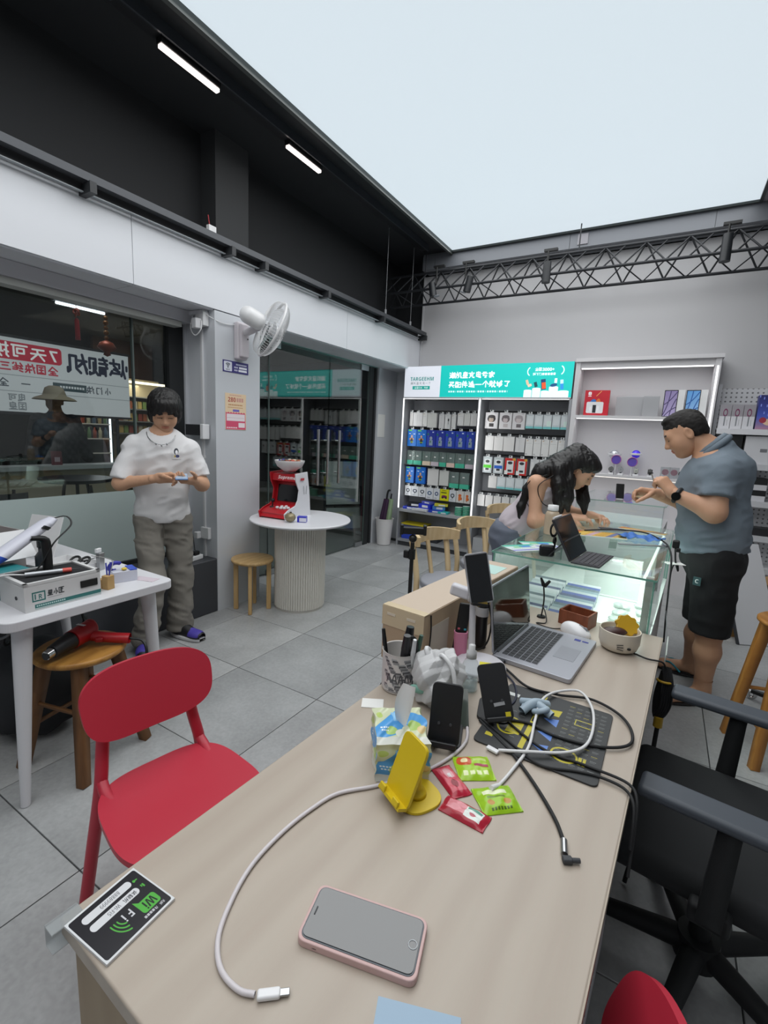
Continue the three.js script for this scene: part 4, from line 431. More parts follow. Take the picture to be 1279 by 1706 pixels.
// ---------- birch stool ----------
{ const t = thing('birch_stool', 'round birch stool with four pale legs in front of the column', 'stool', [-2.72, 0, -2.6]), m = mat(0xb99b6a, .5), w = tmat(woodTex([176, 142, 92], [205, 172, 122], 31, 6), .45); mesh('seat', uvm(lathe([[0, .395], [.15, .395], [.16, .4], [.164, .412], [.16, .425], [0, .43]], 48), 3), w, t); for (let i = 0; i < 4; i++) { const a = i * Math.PI / 2 + .9; mesh('leg', uvm(rbox(.036, .4, .028, .006, Math.cos(a) * .128, .2, Math.sin(a) * .128, 0, -a, 0), 3), w, t); } }
// ---------- umbrella bin ----------
{ const t = thing('umbrella_bin', 'white waste bin holding umbrellas beside the shelving', 'bin', [-3.07, 0, -5.25]); mesh('bin', lathe([[0, .004], [.085, .004], [.088, .01], [.118, .345], [.124, .35], [.118, .352], [.112, .345], [.082, .015], [0, .012]], 36), mat(0xd8d6d6, .45), t); }
for (const [dx, dz, c, lean, l] of [[-.06, .02, 0x3c2340, .22, 'dark purple folded umbrella in the white bin'], [-.01, -.03, 0x8fa583, .18, 'pale green folded umbrella in the white bin']]) { const t = thing('folded_umbrella', l, 'umbrella', [-3.07 + dx, .02, -5.25 + dz], .4, 'umbrellas in the white bin'); const g = new THREE.CylinderGeometry(.03, .05, .42, 24, 8); const p = g.attributes.position; for (let i = 0; i < p.count; i++) { const a = Math.atan2(p.getZ(i), p.getX(i)), k = 1 + .18 * Math.cos(a * 8); p.setXYZ(i, p.getX(i) * k, p.getY(i), p.getZ(i) * k); } g.computeVertexNormals(); const R = (q) => q.rotateZ(-lean * .6); mesh('canopy', R(put(g, 0, .38, 0)), mat(c, .7), t); mesh('shaft', R(bar([0, 0, 0], [0, .62, 0], .006)), M.darkGrey, t); mesh('handle', R(c === 0x3c2340 ? tube([[0, .58, 0], [0, .68, 0], [.01, .71, 0], [.03, .71, 0]], .013, 20, 10) : bar([0, .58, 0], [0, .66, 0], .01)), M.black, t); }
// ---------- bentwood chairs with grey seats ----------
function woodChair(pos, ry, label) {
  const t = thing('bentwood_chair', label, 'chair', pos, ry, 'pale wooden chairs along the showcase'), w = woodChair.m = woodChair.m || tmat(woodTex([196, 168, 126], [214, 190, 150], 41, 5), .5), gr = mat(0x8e9098, .8); const L = (g) => uvm(g, 3);
  const s = new THREE.Shape(); s.absellipse(0, 0, .22, .215, 0, Math.PI * 2); mesh('seat_cushion', ext(s, .025, .014, 3, 40).rotateX(-Math.PI / 2).translate(0, .43, 0), gr, t); mesh('seat_frame', L(lathe([[.14, .395], [.2, .395], [.205, .425], [.14, .425]], 40)), w, t);
  for (const [a, b] of [[1, 1], [-1, 1]]) mesh('front_leg', L(bar([a * .15, .42, b * .14], [a * .19, 0, b * .19], .02, .014)), w, t);
  for (const a of [-1, 1]) mesh('rear_leg', L(tube([[a * .2, 0, -.23], [a * .185, .25, -.19], [a * .175, .45, -.185], [a * .18, .62, -.215], [a * .185, .72, -.24]], .021, 24, 10)), w, t);
  const arc = []; for (let i = 0; i <= 16; i++) { const a = -1.25 + i / 16 * 2.5; arc.push([Math.sin(a) * .235, 0, -.27 + (1 - Math.cos(a)) * .19]); }
  const g = new THREE.BufferGeometry(), P = [], I = []; arc.forEach(([x, , z], i) => { const e = Math.abs(i - 8) / 8, h = .05 - .018 * e * e; for (const [dy, dn] of [[-h, -.011], [h, -.013], [h, .011], [-h, .013]]) { const a = -1.25 + i / 16 * 2.5; P.push(x + Math.sin(a) * dn, .735 + dy + .01 * (1 - e), z - Math.cos(a) * dn); } }); for (let i = 0; i < 16; i++) for (let k = 0; k < 4; k++) { const a = i * 4 + k, b = i * 4 + (k + 1) % 4; I.push(a, b, a + 4, b, b + 4, a + 4); } I.push(0, 2, 1, 0, 3, 2, 64, 65, 66, 64, 66, 67); g.setAttribute('position', new THREE.Float32BufferAttribute(P, 3)); g.setIndex(I); const gg = g.toNonIndexed(); gg.computeVertexNormals(); mesh('backrest', uvm(gg, 3), w, t);
  mesh('back_splat', L(bar([0, .42, -.19], [0, .7, -.255], .016, .016, 4)), w, t); return t;
}
woodChair([-1.16, 0, -2.97], 1.3, 'pale wooden chair with grey seat nearest the tripod');
woodChair([-1.12, 0, -3.62], 1.2, 'pale wooden chair with grey seat between the two others');
woodChair([-1.2, 0, -4.58], .75, 'pale wooden chair with grey seat nearest the shelving');
// ---------- tripod with phone clamp ----------
{ const t = thing('phone_tripod', 'black tripod with an empty phone clamp beside the wooden chair', 'tripod', [-1.03, 0, -2.05]), m = M.black; mesh('column', bar([0, .3, 0], [0, .92, 0], .01), m, t); mesh('collar', [cyl(.017, .017, .05, 0, .86, 0), rbox(.03, .04, .02, .005, -.03, .855, 0)], m, t); mesh('silver_section', bar([0, .88, 0], [0, .925, 0], .008), M.chrome, t); mesh('ball_head', sph(.02, 0, .94, 0), m, t); mesh('clamp', [rbox(.11, .035, .03, .005, 0, .98, 0, 0, .5), rbox(.016, .05, .04, .004, -.05, .985, .028, 0, .5), rbox(.016, .05, .04, .004, .05, .985, -.028, 0, .5)], m, t); for (let i = 0; i < 3; i++) { const a = i * 2.094; mesh('leg', bar([0, .42, 0], [Math.cos(a) * .24, .008, Math.sin(a) * .24], .009), m, t); } }
// ---------- white work table with its clutter ----------
{ const t = thing('white_work_table', 'white table with splayed legs by the shop window', 'table', [0, 0, 0]), w = mat(0xd2d2d6, .4); const s = rshape(1.2, .66, .05); mesh('table_top', ext(s, .03, .004, 2).rotateX(-Math.PI / 2).translate(-2.49, .70, -.99), w, t); for (const [x, z, fx, fz] of [[-1.96, -.74, -1.91, -.685], [-1.99, -1.25, -2.0, -1.3], [-2.8, -.74, -2.83, -.685], [-2.8, -1.24, -2.83, -1.3]]) { mesh('leg', put(new THREE.CylinderGeometry(.016, .034, .7, 20).rotateX(Math.PI), 0, 0, 0).applyMatrix4(new THREE.Matrix4()).translate(0, .35, 0).applyMatrix4(new THREE.Matrix4().makeShear(0, 0, (x - fx) / .7, (z - fz) / .7, 0, 0)).translate(fx, .002, fz), w, t); mesh('foot', cyl(.014, .014, .006, fx, .003, fz), M.black, t); } mesh('apron', [bx(-3.0, -2.0, .65, .7, -.745, -.72), bx(-3.0, -2.0, .65, .7, -1.27, -1.245)], mat(0xb9b9be, .5), t); }
const TY = .734;
{ const tx = canvasTex(512, 150, (g, w, h) => { g.fillStyle = '#cfcfcf'; g.fillRect(0, 0, w, h); g.fillStyle = '#2e6f6c'; g.fillRect(46, 40, 84, 56); g.fillStyle = '#cfcfcf'; g.fillRect(54, 48, 68, 40); g.fillStyle = '#2e6f6c'; g.font = 'bold 40px sans-serif'; g.fillText('R', 84, 84); g.fillRect(62, 52, 8, 32); han(g, '星小匠', 144, 44, 34, 6, '#3a3f42', 1.1); dashes(g, 146, 86, 90, 4, 12, '#8a8f92'); g.fillStyle = '#2e6f6c'; g.fillRect(60, 112, 452, 22); dashes(g, 70, 118, 190, 9, 14, '#b9d0ce'); g.fillStyle = '#6aa09c'; g.fillRect(60, 138, 452, 3); });
  const t = thing('tool_tray_box', 'white tool box with a black foam top and green stripe on the white table', 'tool box', [-2.05, TY, -.885], 1.56); const o = printed('body', .27, .1, .21, tx, mat(0xcbcbcb, .4), .4, t); o.position.set(0, .05, 0); mesh('foam_top', rbox(.24, .012, .18, .004, 0, .1, 0), mat(0x1c1d20, .9), t); mesh('rim', [box(.27, .012, .014, 0, .104, .098), box(.27, .012, .014, 0, .104, -.098), box(.014, .012, .21, .128, .104, 0), box(.014, .012, .21, -.128, .104, 0)], mat(0xcdcdcd, .4), t); mesh('grip_slot', rbox(.066, .03, .006, .008, .09, .062, .106), M.black, t); mesh('jack', cyl(.007, .007, .004, -.136, .045, .04, 0, 0, Math.PI / 2), M.darkGrey, t); }
{ const t = thing('soldering_pen', 'silver pen tool with a red ring lying on the black foam', 'tool', [-2.02, TY + .118, -.86], 1.2); mesh('handle', bar([-.07, 0, 0], [.05, 0, 0], .009), mat(0xb9bcc0, .35, { metalness: .6 }), t); mesh('ring', bar([.05, 0, 0], [.08, 0, 0], .0095), mat(0xd0554c, .5), t); mesh('tip', bar([.08, 0, 0], [.12, 0, 0], .003, .001), M.darkGrey, t); mesh('cord', tube([[-.07, 0, 0], [-.13, .01, .01], [-.2, 0, .05], [-.26, -.05, .1]], .003, 24, 6), M.white, t); }
{ const t = thing('white_heat_gun', 'white and blue hot air gun standing on its black stand on the white table', 'heat gun', [-2.12, .91, -.86], .25); t.scale.y = .6; const R = (g) => g.rotateX(0); const a = [.0, .09, .1], d = [0, .16, -.16]; mesh('body', bar([0, .03, .13], [0, .19, -.06], .034, .03, 20), mat(0xc9cad6, .35), t); mesh('tail', bar([0, .19, -.06], [0, .215, -.09], .03, .02, 20), mat(0xc9cad6, .35), t); mesh('blue_nose', bar([0, -.0, .165], [0, .03, .13], .028, .034, 20), mat(0x2a4fb0, .35), t); mesh('switch', box(.012, .03, .02, .03, .17, -.035, .8), M.black, t); mesh('handle', [tube([[.02, .12, .03], [.03, .1, -.02], [.03, .04, -.03], [.03, -.17, -.03]], .018, 20, 10)], M.black, t); mesh('cord', tube([[0, .215, -.09], [.02, .225, -.13], [.05, .18, -.13], [.05, .07, -.05], [.03, -.1, .02], [.02, -.14, .1]], .004, 40, 6), M.black, t); }
solo('teal_mat_box', rbox(.26, .07, .2, .006, 0, .035, 0), mat(0x1f7a80, .5), 'teal box under the hot air gun on the white table', 'box', [-2.3, TY, -.82], .1);
{ const t = thing('open_carton', 'open grey printed carton at the back of the white table', 'box', [-2.68, TY, -.82], .12); mesh('body', [box(.42, .2, .004, 0, .1, .13), box(.42, .2, .004, 0, .1, -.13), box(.004, .2, .26, .21, .1, 0), box(.004, .2, .26, -.21, .1, 0), box(.42, .004, .26, 0, .004, 0)], mat(0x9c9695, .6), t); mesh('flap', box(.14, .004, .26, .26, .15, 0, 0, 0, -.9), mat(0xd6d6d8, .5), t); mesh('barcode', [0, 1, 2, 3, 4, 5].map((i) => box(.001, .05, .004, .2125, .13, -.06 + i * .009)), M.darkGrey, t); }
{ const t = thing('black_bottle', 'small black capped bottle behind the hot air gun', 'bottle', [-2.36, TY, -.99]); mesh('bottle', lathe([[0, 0], [.026, 0], [.028, .01], [.028, .1], [.014, .12], [.014, .14], [0, .14]], 20), mat(0x23242a, .4), t); mesh('cap', cyl(.018, .018, .03, 0, .155, 0), M.black, t); }
{ const t = thing('white_tray', 'low white compartment tray on the white table', 'tray', [-2.4, TY, -1.1], .2); mesh('tray', [box(.24, .006, .2, 0, .003, 0), box(.24, .035, .004, 0, .018, .1), box(.24, .035, .004, 0, .018, -.1), box(.004, .035, .2, .12, .018, 0), box(.004, .035, .2, -.12, .018, 0)], M.white, t); mesh('divider', box(.004, .03, .2, .02, .017, 0), M.white, t); }
{ const t = thing('folded_white_panel', 'white folded panel standing at the back of the white table', 'panel', [-2.7, TY, -1.14], .3); mesh('panel', box(.2, .22, .006, 0, .11, 0, -.35), M.white, t); }
{ const t = thing('scissors', 'black handled scissors lying on the white tray', 'scissors', [-2.3, TY + .05, -1.13], .5); for (const s of [-1, 1]) mesh('handle_loop', put(new THREE.TorusGeometry(.02, .005, 8, 24), s * .024, .012, .02, -1.0, 0, 0, [1, 1.25, 1]), M.black, t); mesh('shank', [bar([-.012, .004, .005], [.004, 0, -.03], .004), bar([.012, .004, .005], [-.004, 0, -.03], .004)], M.black, t); mesh('blade', [bar([0, 0, -.03], [.006, -.004, -.1], .004, .001, 4), bar([0, 0, -.03], [-.006, -.004, -.1], .004, .001, 4)], M.steel, t); }
{ const t = thing('steel_block_tool', 'upright metal block tool beside the scissors', 'tool', [-2.28, TY, -1.2], .3); mesh('block', rbox(.022, .085, .03, .002, 0, .0425, 0), M.steel, t); mesh('top', rbox(.012, .02, .03, .002, -.01, .095, 0), M.whiteGloss, t); }
{ const t = thing('tape_dispenser_box', 'white and blue carton with a ring print near the corner of the white table', 'box', [-2.06, TY, -1.18], 1.3); mesh('box', rbox(.1, .05, .08, .002, 0, .025, 0), mat(0xc9cbd8, .4), t); mesh('blue_ring', put(new THREE.TorusGeometry(.024, .009, 8, 28, 4.2), -.03, .066, .0, .5, 0, .8), mat(0x2e2fa0, .4), t); mesh('yellow_dot', sph(.012, .0, .058, .025, [1, .5, 1], 12), mat(0xd6b93a, .5), t); mesh('blue_edge', box(.03, .004, .08, .035, .052, 0), mat(0x2f4fb8, .4), t); }
{ const t = thing('kraft_cup_box', 'small kraft paper holder with thin tools on the white table', 'holder', [-1.99, TY, -1.075], .2); mesh('box', [rbox(.034, .06, .034, .002, 0, .03, 0), rbox(.026, .04, .03, .002, -.034, .02, 0)], mat(0xb3915e, .7), t); mesh('stick', [bar([-.004, .05, 0], [-.02, .11, -.01], .003), bar([.006, .05, 0], [.0, .115, -.015], .003)], mat(0x353a9a, .5), t); }
solo('thin_wire', tube([[-2.2, TY + .1, -1.12], [-2.08, TY + .1, -1.14], [-2.0, TY + .09, -1.1], [-1.99, TY + .06, -1.08]], .002, 24, 5), mat(0x9a9a98, .5), 'thin grey wire arching over the white table', 'wire');
solo('small_card', box(.11, .002, .05, 0, .001, 0), mat(0xc9bcc4, .6), 'small pink printed card at the corner of the white table', 'card', [-1.99, TY, -1.245], .3);
for (const [p, l] of [[[[-2.3, .62, -.9], [-2.27, .55, -.8], [-2.4, .45, -.85], [-2.5, .55, -1.0], [-2.35, .62, -1.1], [-2.3, .5, -1.12], [-2.45, .45, -1.2], [-2.62, .2, -1.2], [-2.7, .01, -1.15]], 'black cables tangled below the white table'], [[[-2.25, .66, -.85], [-2.24, .56, -.8], [-2.3, .53, -.78], [-2.38, .58, -.8], [-2.3, .66, -.8]], 'grey loop of cable hanging below the white table']]) solo('hanging_cable', tube(p, .006, 90, 6), p.length > 6 ? M.black : mat(0x6a6c70, .5), l, 'cable');
{ const t = thing('dark_bag', 'dark soft bag on the floor under the white table', 'bag', [-2.45, 0, -.95]); const g = new THREE.SphereGeometry(.22, 28, 20); const p = g.attributes.position; for (let i = 0; i < p.count; i++) { const k = 1 + .08 * Math.sin(p.getX(i) * 30 + p.getY(i) * 22) + .05 * Math.sin(p.getZ(i) * 45); p.setXYZ(i, p.getX(i) * k * 1.1, Math.max(-.19, p.getY(i) * k * .95), p.getZ(i) * k); } g.computeVertexNormals(); mesh('bag', g.translate(0, .19, 0), mat(0x1c1e23, .75), t); mesh('strap', tube([[-.1, .3, 0], [-.05, .45, .05], [.06, .44, .04], [.1, .3, 0]], .01, 24, 6), M.black, t); }
// ---------- pine stools ----------
function pineStool(pos, ry, seatR, h, label, tone) {
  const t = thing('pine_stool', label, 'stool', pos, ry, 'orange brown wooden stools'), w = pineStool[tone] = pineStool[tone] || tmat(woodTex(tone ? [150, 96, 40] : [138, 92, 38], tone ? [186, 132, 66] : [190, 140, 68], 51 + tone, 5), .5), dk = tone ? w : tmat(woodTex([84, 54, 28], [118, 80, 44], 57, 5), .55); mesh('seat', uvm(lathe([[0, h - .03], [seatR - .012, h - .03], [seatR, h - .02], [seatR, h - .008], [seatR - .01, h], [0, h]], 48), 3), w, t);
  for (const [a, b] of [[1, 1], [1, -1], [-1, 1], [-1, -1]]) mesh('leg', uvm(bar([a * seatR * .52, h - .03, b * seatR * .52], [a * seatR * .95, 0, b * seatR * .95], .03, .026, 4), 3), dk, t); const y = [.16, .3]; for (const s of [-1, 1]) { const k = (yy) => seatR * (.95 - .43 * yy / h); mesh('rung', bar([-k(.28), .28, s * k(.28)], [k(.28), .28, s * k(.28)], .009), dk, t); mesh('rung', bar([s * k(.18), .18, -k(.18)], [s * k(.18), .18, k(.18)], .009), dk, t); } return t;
}
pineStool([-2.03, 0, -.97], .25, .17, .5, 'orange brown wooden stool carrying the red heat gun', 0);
pineStool([.62, 0, -2.76], .3, .15, .68, 'tall orange brown wooden stool behind the office chair', 1);
{ const t = thing('red_heat_gun', 'red heat gun with a black nozzle lying on the wooden stool', 'heat gun', [-2.02, .5, -.98], .0), red = mat(0xa8161f, .35); const y = .045; mesh('motor_body', bar([-.02, y + .01, -.03], [.02, y + .008, .06], .042, .038, 22), red, t); mesh('rear_cap', sph(.042, -.025, y + .012, -.04, [1, 1, .6], 20), red, t); mesh('nozzle', bar([.02, y + .008, .06], [.05, y - .002, .145], .036, .026, 22), mat(0x1a1b1e, .5), t); mesh('tip', bar([.05, y - .002, .145], [.058, y - .006, .17], .02, .018, 20), M.chrome, t); mesh('tip_grille', cyl(.016, .016, .002, .0585, y - .006, .172, 1.45, 0, -.3), M.darkGrey, t); mesh('handle', tube([[-.0, y, -.01], [.06, y - .012, -.06], [.13, y - .02, -.12]], .022, 16, 12), red, t); mesh('trigger', rbox(.03, .02, .03, .006, .062, y - .01, -.03, 0, .8), mat(0x8e1119, .4), t); mesh('logo', box(.04, .001, .012, 0, y + .052, .01, 0, .3), M.whiteGloss, t); mesh('cord', tube([[.13, y - .02, -.12], [.17, y - .03, -.15], [.2, -.02, -.15], [.18, -.2, -.12], [.12, -.3, -.05], [.05, -.49, 0]], .006, 50, 6), M.black, t); }
// ---------- red moulded chairs ----------
function redChair(pos, ry, label) {
  const t = thing('red_plastic_chair', label, 'chair', pos, ry, 'red moulded chairs'); t.scale.setScalar(.9); const red = mat(0xb62a3d, .42); // sitter looks towards +z
  const curve2 = (g, k, f) => { const p = g.attributes.position; for (let i = 0; i < p.count; i++) f(p, i, k); g.computeVertexNormals(); return g; };
  const seat = new THREE.BoxGeometry(.44, .018, .43, 24, 1, 24), sp = seat.attributes.position; for (let i = 0; i < sp.count; i++) { let x = sp.getX(i) / .22, z = sp.getZ(i) / .215; const n = 3.2, r = Math.pow(Math.pow(Math.abs(x), n) + Math.pow(Math.abs(z), n), 1 / n), q = Math.max(Math.abs(x), Math.abs(z)); const k = r > 1e-6 ? q / r : 1; x *= k; z *= k; sp.setXYZ(i, x * .22 * (1 + .06 * z), sp.getY(i) - .012 * Math.pow(Math.max(0, z), 3) + .01 * x * x - .01 * (1 - z * z) * .6, z * .215); } seat.computeVertexNormals(); mesh('seat', seat.translate(0, .445, .02), red, t);
  const back = new THREE.BoxGeometry(.42, .235, .014, 28, 18, 1), bp = back.attributes.position; for (let i = 0; i < bp.count; i++) { let x = bp.getX(i) / .21, y = bp.getY(i) / .1175; const n = 3, r = Math.pow(Math.pow(Math.abs(x), n) + Math.pow(Math.abs(y), n), 1 / n), q = Math.max(Math.abs(x), Math.abs(y)), k = r > 1e-6 ? q / r : 1; x *= k; y *= k; bp.setXYZ(i, x * .21 * (1 + .05 * y), y * .1175, bp.getZ(i) + .045 * x * x - .02 * y); } back.computeVertexNormals(); mesh('backrest', put(back, 0, .705, -.225, -.14), red, t);
  for (const s of [-1, 1]) { mesh('back_post', tube([[s * .135, .68, -.222], [s * .15, .56, -.21], [s * .165, .46, -.19], [s * .19, .2, -.23], [s * .21, .0, -.26]], .02, 28, 12), red, t); mesh('seat_joint', tube([[s * .163, .47, -.19], [s * .165, .45, -.15], [s * .16, .437, -.1]], .018, 12, 10), red, t); mesh('front_leg', bar([s * .18, .435, .19], [s * .21, 0, .235], .019, .014), red, t); } return t;
}
redChair([-1.085, 0, -.755], 1.38, 'red moulded chair pushed up to the window side of the wooden desk');
redChair([-.1, 0, -.49], -1.46, 'red moulded chair tucked under the drawer side of the desk, nearly out of view');
// ---------- wooden desk ----------
const DY = .77;
const deskWood = woodTex([166, 153, 140], [178, 167, 154], 71, 14, 1024);
{ const t = thing('reception_desk', 'long pale wood desk strewn with phones, cables and packets', 'desk', [-.283, 0, -1.08], -.055), w = tmat(deskWood, .42), side = mat(0xb9ad9c, .5), dr = mat(0xc9c6c8, .45); mesh('desk_top', uvm(rbox(.62, .028, 1.685, .004, 0, DY - .014, 0), 1), w, t);
  mesh('end_panel', uvm(bx(-.3, .27, .02, DY - .028, .8, .83)), tmat(deskWood, .5, { color: 0xe4d6bc }), t); mesh('end_panel', bx(-.3, .27, .02, DY - .028, -.83, -.8), side, t); mesh('modesty_panel', bx(-.295, -.275, .1, DY - .028, -.8, .8), side, t); mesh('edge_band', bx(.306, .311, DY - .03, DY - .001, -.84, .84), mat(0xa89c8c, .4), t);
  mesh('drawer_pedestal', bx(-.1, .27, .08, DY - .03, -.2, .36), mat(0xb4aeb0, .5), t); for (const [y0, y1] of [[.56, .73], [.34, .55], [.09, .33]]) { const d = mesh('drawer', bx(.27, .288, y0, y1, -.198, .358), dr, t); mesh('label_holder', [bx(.288, .292, y1 - .05, y1 - .045, .05, .15), bx(.288, .292, y1 - .02, y1 - .015, .05, .15), bx(.288, .292, y1 - .05, y1 - .015, .05, .055), bx(.288, .292, y1 - .05, y1 - .015, .145, .15)], M.chrome, d); }
  mesh('cable_box', bx(.1, .285, .42, DY - .03, -.55, -.25), mat(0x4a4c50, .5), t); }
// phone in pink case
{ const t = thing('phone_in_pink_case', 'white faced smartphone in a pale pink case lying on the desk', 'phone', [-.274, DY, -.465], .245); const w = .162, d = .08; mesh('case', ext(rshape(w, d, .012), .008, .0015, 3, 12).rotateX(-Math.PI / 2).translate(0, .0015, 0), mat(0xc9a9a6, .5), t); mesh('body', ext(rshape(w - .006, d - .006, .011), .0015, .0005, 2, 12).rotateX(-Math.PI / 2).translate(0, .0098, 0), mat(0x54595f, .25), t);
  mesh('screen_glass', ext(rshape(w - .009, d - .009, .0095), .0008).rotateX(-Math.PI / 2).translate(0, .0121, 0), mat(0x17191c, .06, { ior: 2.0 }), t); const b = mesh('home_button', put(new THREE.TorusGeometry(.0058, .0007, 8, 28), .069, .0131, 0, Math.PI / 2), mat(0xb9bec2, .25), t); mesh('earpiece', rbox(.002, .001, .012, .0005, -.071, .0132, 0), mat(0x2d3034, .3), t); mesh('port_hole', rbox(.008, .004, .002, .001, -.055, .005, .0405), M.black, t); mesh('side_key', rbox(.02, .002, .002, .001, .02, .007, -.041), mat(0xb99a97, .4), t); }
// wifi card in acrylic holder
{ const tx = canvasTex(640, 400, (g, w, h) => { g.fillStyle = '#d4d6d8'; g.fillRect(0, 0, w, h); g.fillStyle = '#16151c'; g.beginPath(); g.roundRect(14, 14, w - 28, h - 28, 20); g.fill(); g.fillStyle = '#4fa83f'; g.beginPath(); g.roundRect(60, 66, 170, 92, 24); g.fill(); g.beginPath(); g.moveTo(190, 150); g.lineTo(232, 190); g.lineTo(230, 120); g.fill(); g.fillStyle = '#14141a'; g.font = 'bold 88px sans-serif'; g.fillText('Wi', 84, 144); g.fillStyle = '#c9c9cd'; g.font = 'bold 84px sans-serif'; g.fillText('F', 262, 178); g.fillText('i', 330, 178); g.strokeStyle = '#4fa83f'; g.lineWidth = 11; g.lineCap = 'round'; for (const r of [46, 74, 102]) { g.beginPath(); g.arc(350, 160, r, -1.45, .05); g.stroke(); } han(g, '无线网快', 60, 34, 22, 3, '#c9c9cd', 1.1); dashes(g, 160, 38, 96, 18, 4, '#b9b9bd', .8);
    g.fillStyle = '#d2d3d6'; g.beginPath(); g.roundRect(112, 214, 440, 56, 28); g.fill(); g.beginPath(); g.roundRect(112, 294, 440, 56, 28); g.fill(); han(g, '炫靓机', 140, 224, 34, 4, '#4a4a4e', 1.2); g.fillStyle = '#4a4a4e'; g.font = '40px sans-serif'; g.fillText('Wi-Fi5', 290, 258); g.fillText('88889999', 220, 338); g.fillStyle = '#4fa83f'; g.fillRect(56, 226, 14, 30); g.fillRect(74, 236, 10, 20); g.fillRect(56, 306, 36, 10); g.beginPath(); g.arc(88, 311, 11, 0, 7); g.fill(); });
  const t = thing('wifi_card', 'black and green Wi-Fi password card at the corner of the desk', 'card', [-.573, DY, -.304], -1.52); const o = printed('card', .096, .004, .09, tx, M.white, .3, t); o.geometry = new THREE.BoxGeometry(.1, .094, .004); o.rotation.x = -Math.PI / 2; o.rotation.z = 0; o.position.y = .0025; }
{ const t = thing('acrylic_clip', 'clear acrylic clip gripping the near corner of the desk', 'clip', [-.632, DY, -.258], -.055), m = mat(0xe6e9ea, .08, { transmission: .75, thickness: 0, ior: 1.5 }); mesh('top_plate', box(.02, .002, .04, .004, .0015, 0), m, t); mesh('jaw', [box(.002, .03, .04, -.008, -.013, 0), box(.02, .002, .04, .002, -.03, 0)], m, t); }
// white charging cable
{ const t = thing('white_charging_cable', 'white charging cable curving across the near part of the desk', 'cable'); const y = DY + .004, P = [[-.328, -1.0], [-.306, -.929], [-.333, -.814], [-.398, -.712], [-.454, -.646], [-.47, -.594], [-.479, -.526], [-.476, -.454], [-.458, -.397], [-.432, -.352], [-.4, -.33], [-.363, -.327], [-.345, -.334]]; mesh('cord', tube(P.map(([x, z]) => [x, y, z]), .0036, 160, 8), mat(0xcfc9cc, .45), t); mesh('plug', rbox(.028, .0075, .012, .003, -.331, DY + .0045, -.343, 0, .68), M.whiteGloss, t); mesh('metal_tip', rbox(.013, .003, .0085, .0012, -.3165, DY + .0045, -.3547, 0, .68), M.steel, t); }
solo('blue_paper', box(.1, .002, .1, 0, 0, 0), mat(0x9db4c8, .7), 'pale blue paper at the near edge of the desk', 'paper', [-.155, DY + .001, -.385], .35);
// snack packets
const snack = (k) => canvasTex(128, 96, (g, w, h) => { if (k === 'g') { g.fillStyle = '#9cc427'; g.fillRect(0, 0, w, h); g.fillStyle = '#c8552e'; g.beginPath(); g.ellipse(34, 30, 26, 22, 0, 0, 7); g.fill(); g.fillStyle = '#e6d9a8'; g.beginPath(); g.ellipse(34, 30, 12, 10, 0, 0, 7); g.fill(); g.fillStyle = '#c9dc84'; g.fillRect(66, 18, 48, 14); g.fillStyle = '#a8485c'; g.fillRect(64, 44, 50, 12); dashes(g, 18, 70, 96, 14, 4, '#dfe8b4'); } if (k === 'g2') { g.fillStyle = '#94c022'; g.fillRect(0, 0, w, h); g.fillStyle = '#dfe6c0'; g.fillRect(24, 26, 76, 14); g.fillStyle = '#6f8f2a'; g.fillRect(30, 46, 60, 8); for (const x of [36, 90]) { g.fillStyle = '#b9862e'; g.beginPath(); g.ellipse(x, 66, 12, 9, 0, 0, 7); g.fill(); } dashes(g, 30, 82, 70, 7, 7, '#4f6a1c'); } if (k === 'r') { g.fillStyle = '#a81f33'; g.fillRect(0, 0, w, h); g.fillStyle = '#d98a92'; g.fillRect(14, 20, 60, 54); g.fillStyle = '#dfe6e0'; g.fillRect(66, 18, 46, 60); g.fillStyle = '#5f9a86'; g.fillRect(70, 22, 38, 16); g.fillStyle = '#b85a68'; g.beginPath(); g.arc(88, 56, 9, 0, 7); g.fill(); } if (k === 'r2') { g.fillStyle = '#b0243a'; g.fillRect(0, 0, w, h); g.fillStyle = '#cf5a68'; g.fillRect(12, 12, 100, 72); g.fillStyle = '#dba0a6'; g.fillRect(22, 30, 40, 34); g.fillStyle = '#d9d4d6'; g.fillRect(44, 40, 18, 16); g.fillStyle = '#8d1a2c'; g.beginPath(); g.arc(86, 52, 14, 0, 7); g.fill(); } });
function packet(name, k, w, d, x, z, ry, label, edge) { const g = new THREE.BoxGeometry(w, .0012, d, 20, 1, 16), p = g.attributes.position, top = g.attributes.uv; for (let i = 0; i < p.count; i++) { const u = p.getX(i) / w * 2, v = p.getZ(i) / d * 2, b = Math.max(0, 1 - Math.pow(u, 4)) * Math.max(0, 1 - Math.pow(v, 4)), cr = .0008 * Math.sin(u * 9 + v * 4) + .0007 * Math.sin(v * 11 - u * 3); p.setY(i, p.getY(i) > 0 ? .002 + b * .009 + cr * (b + .3) : .0003); p.setX(i, p.getX(i) * (1 - .02 * Math.sin(v * 3))); } g.computeVertexNormals(); const s = mat(edge, .35); const o = new THREE.Mesh(g, [s, s, tmat(snack(k), .28), s, s, s]); const t = thing(name, label, 'packet', [x, DY, z], ry, 'snack packets on the desk'); o.name = 'pouch'; t.add(o); const cr = mesh('crimped_seal', [box(.003, .0014, d * .98, -w / 2 + .002, .0022, 0), box(.003, .0014, d * .98, w / 2 - .002, .0022, 0)], s, t); }
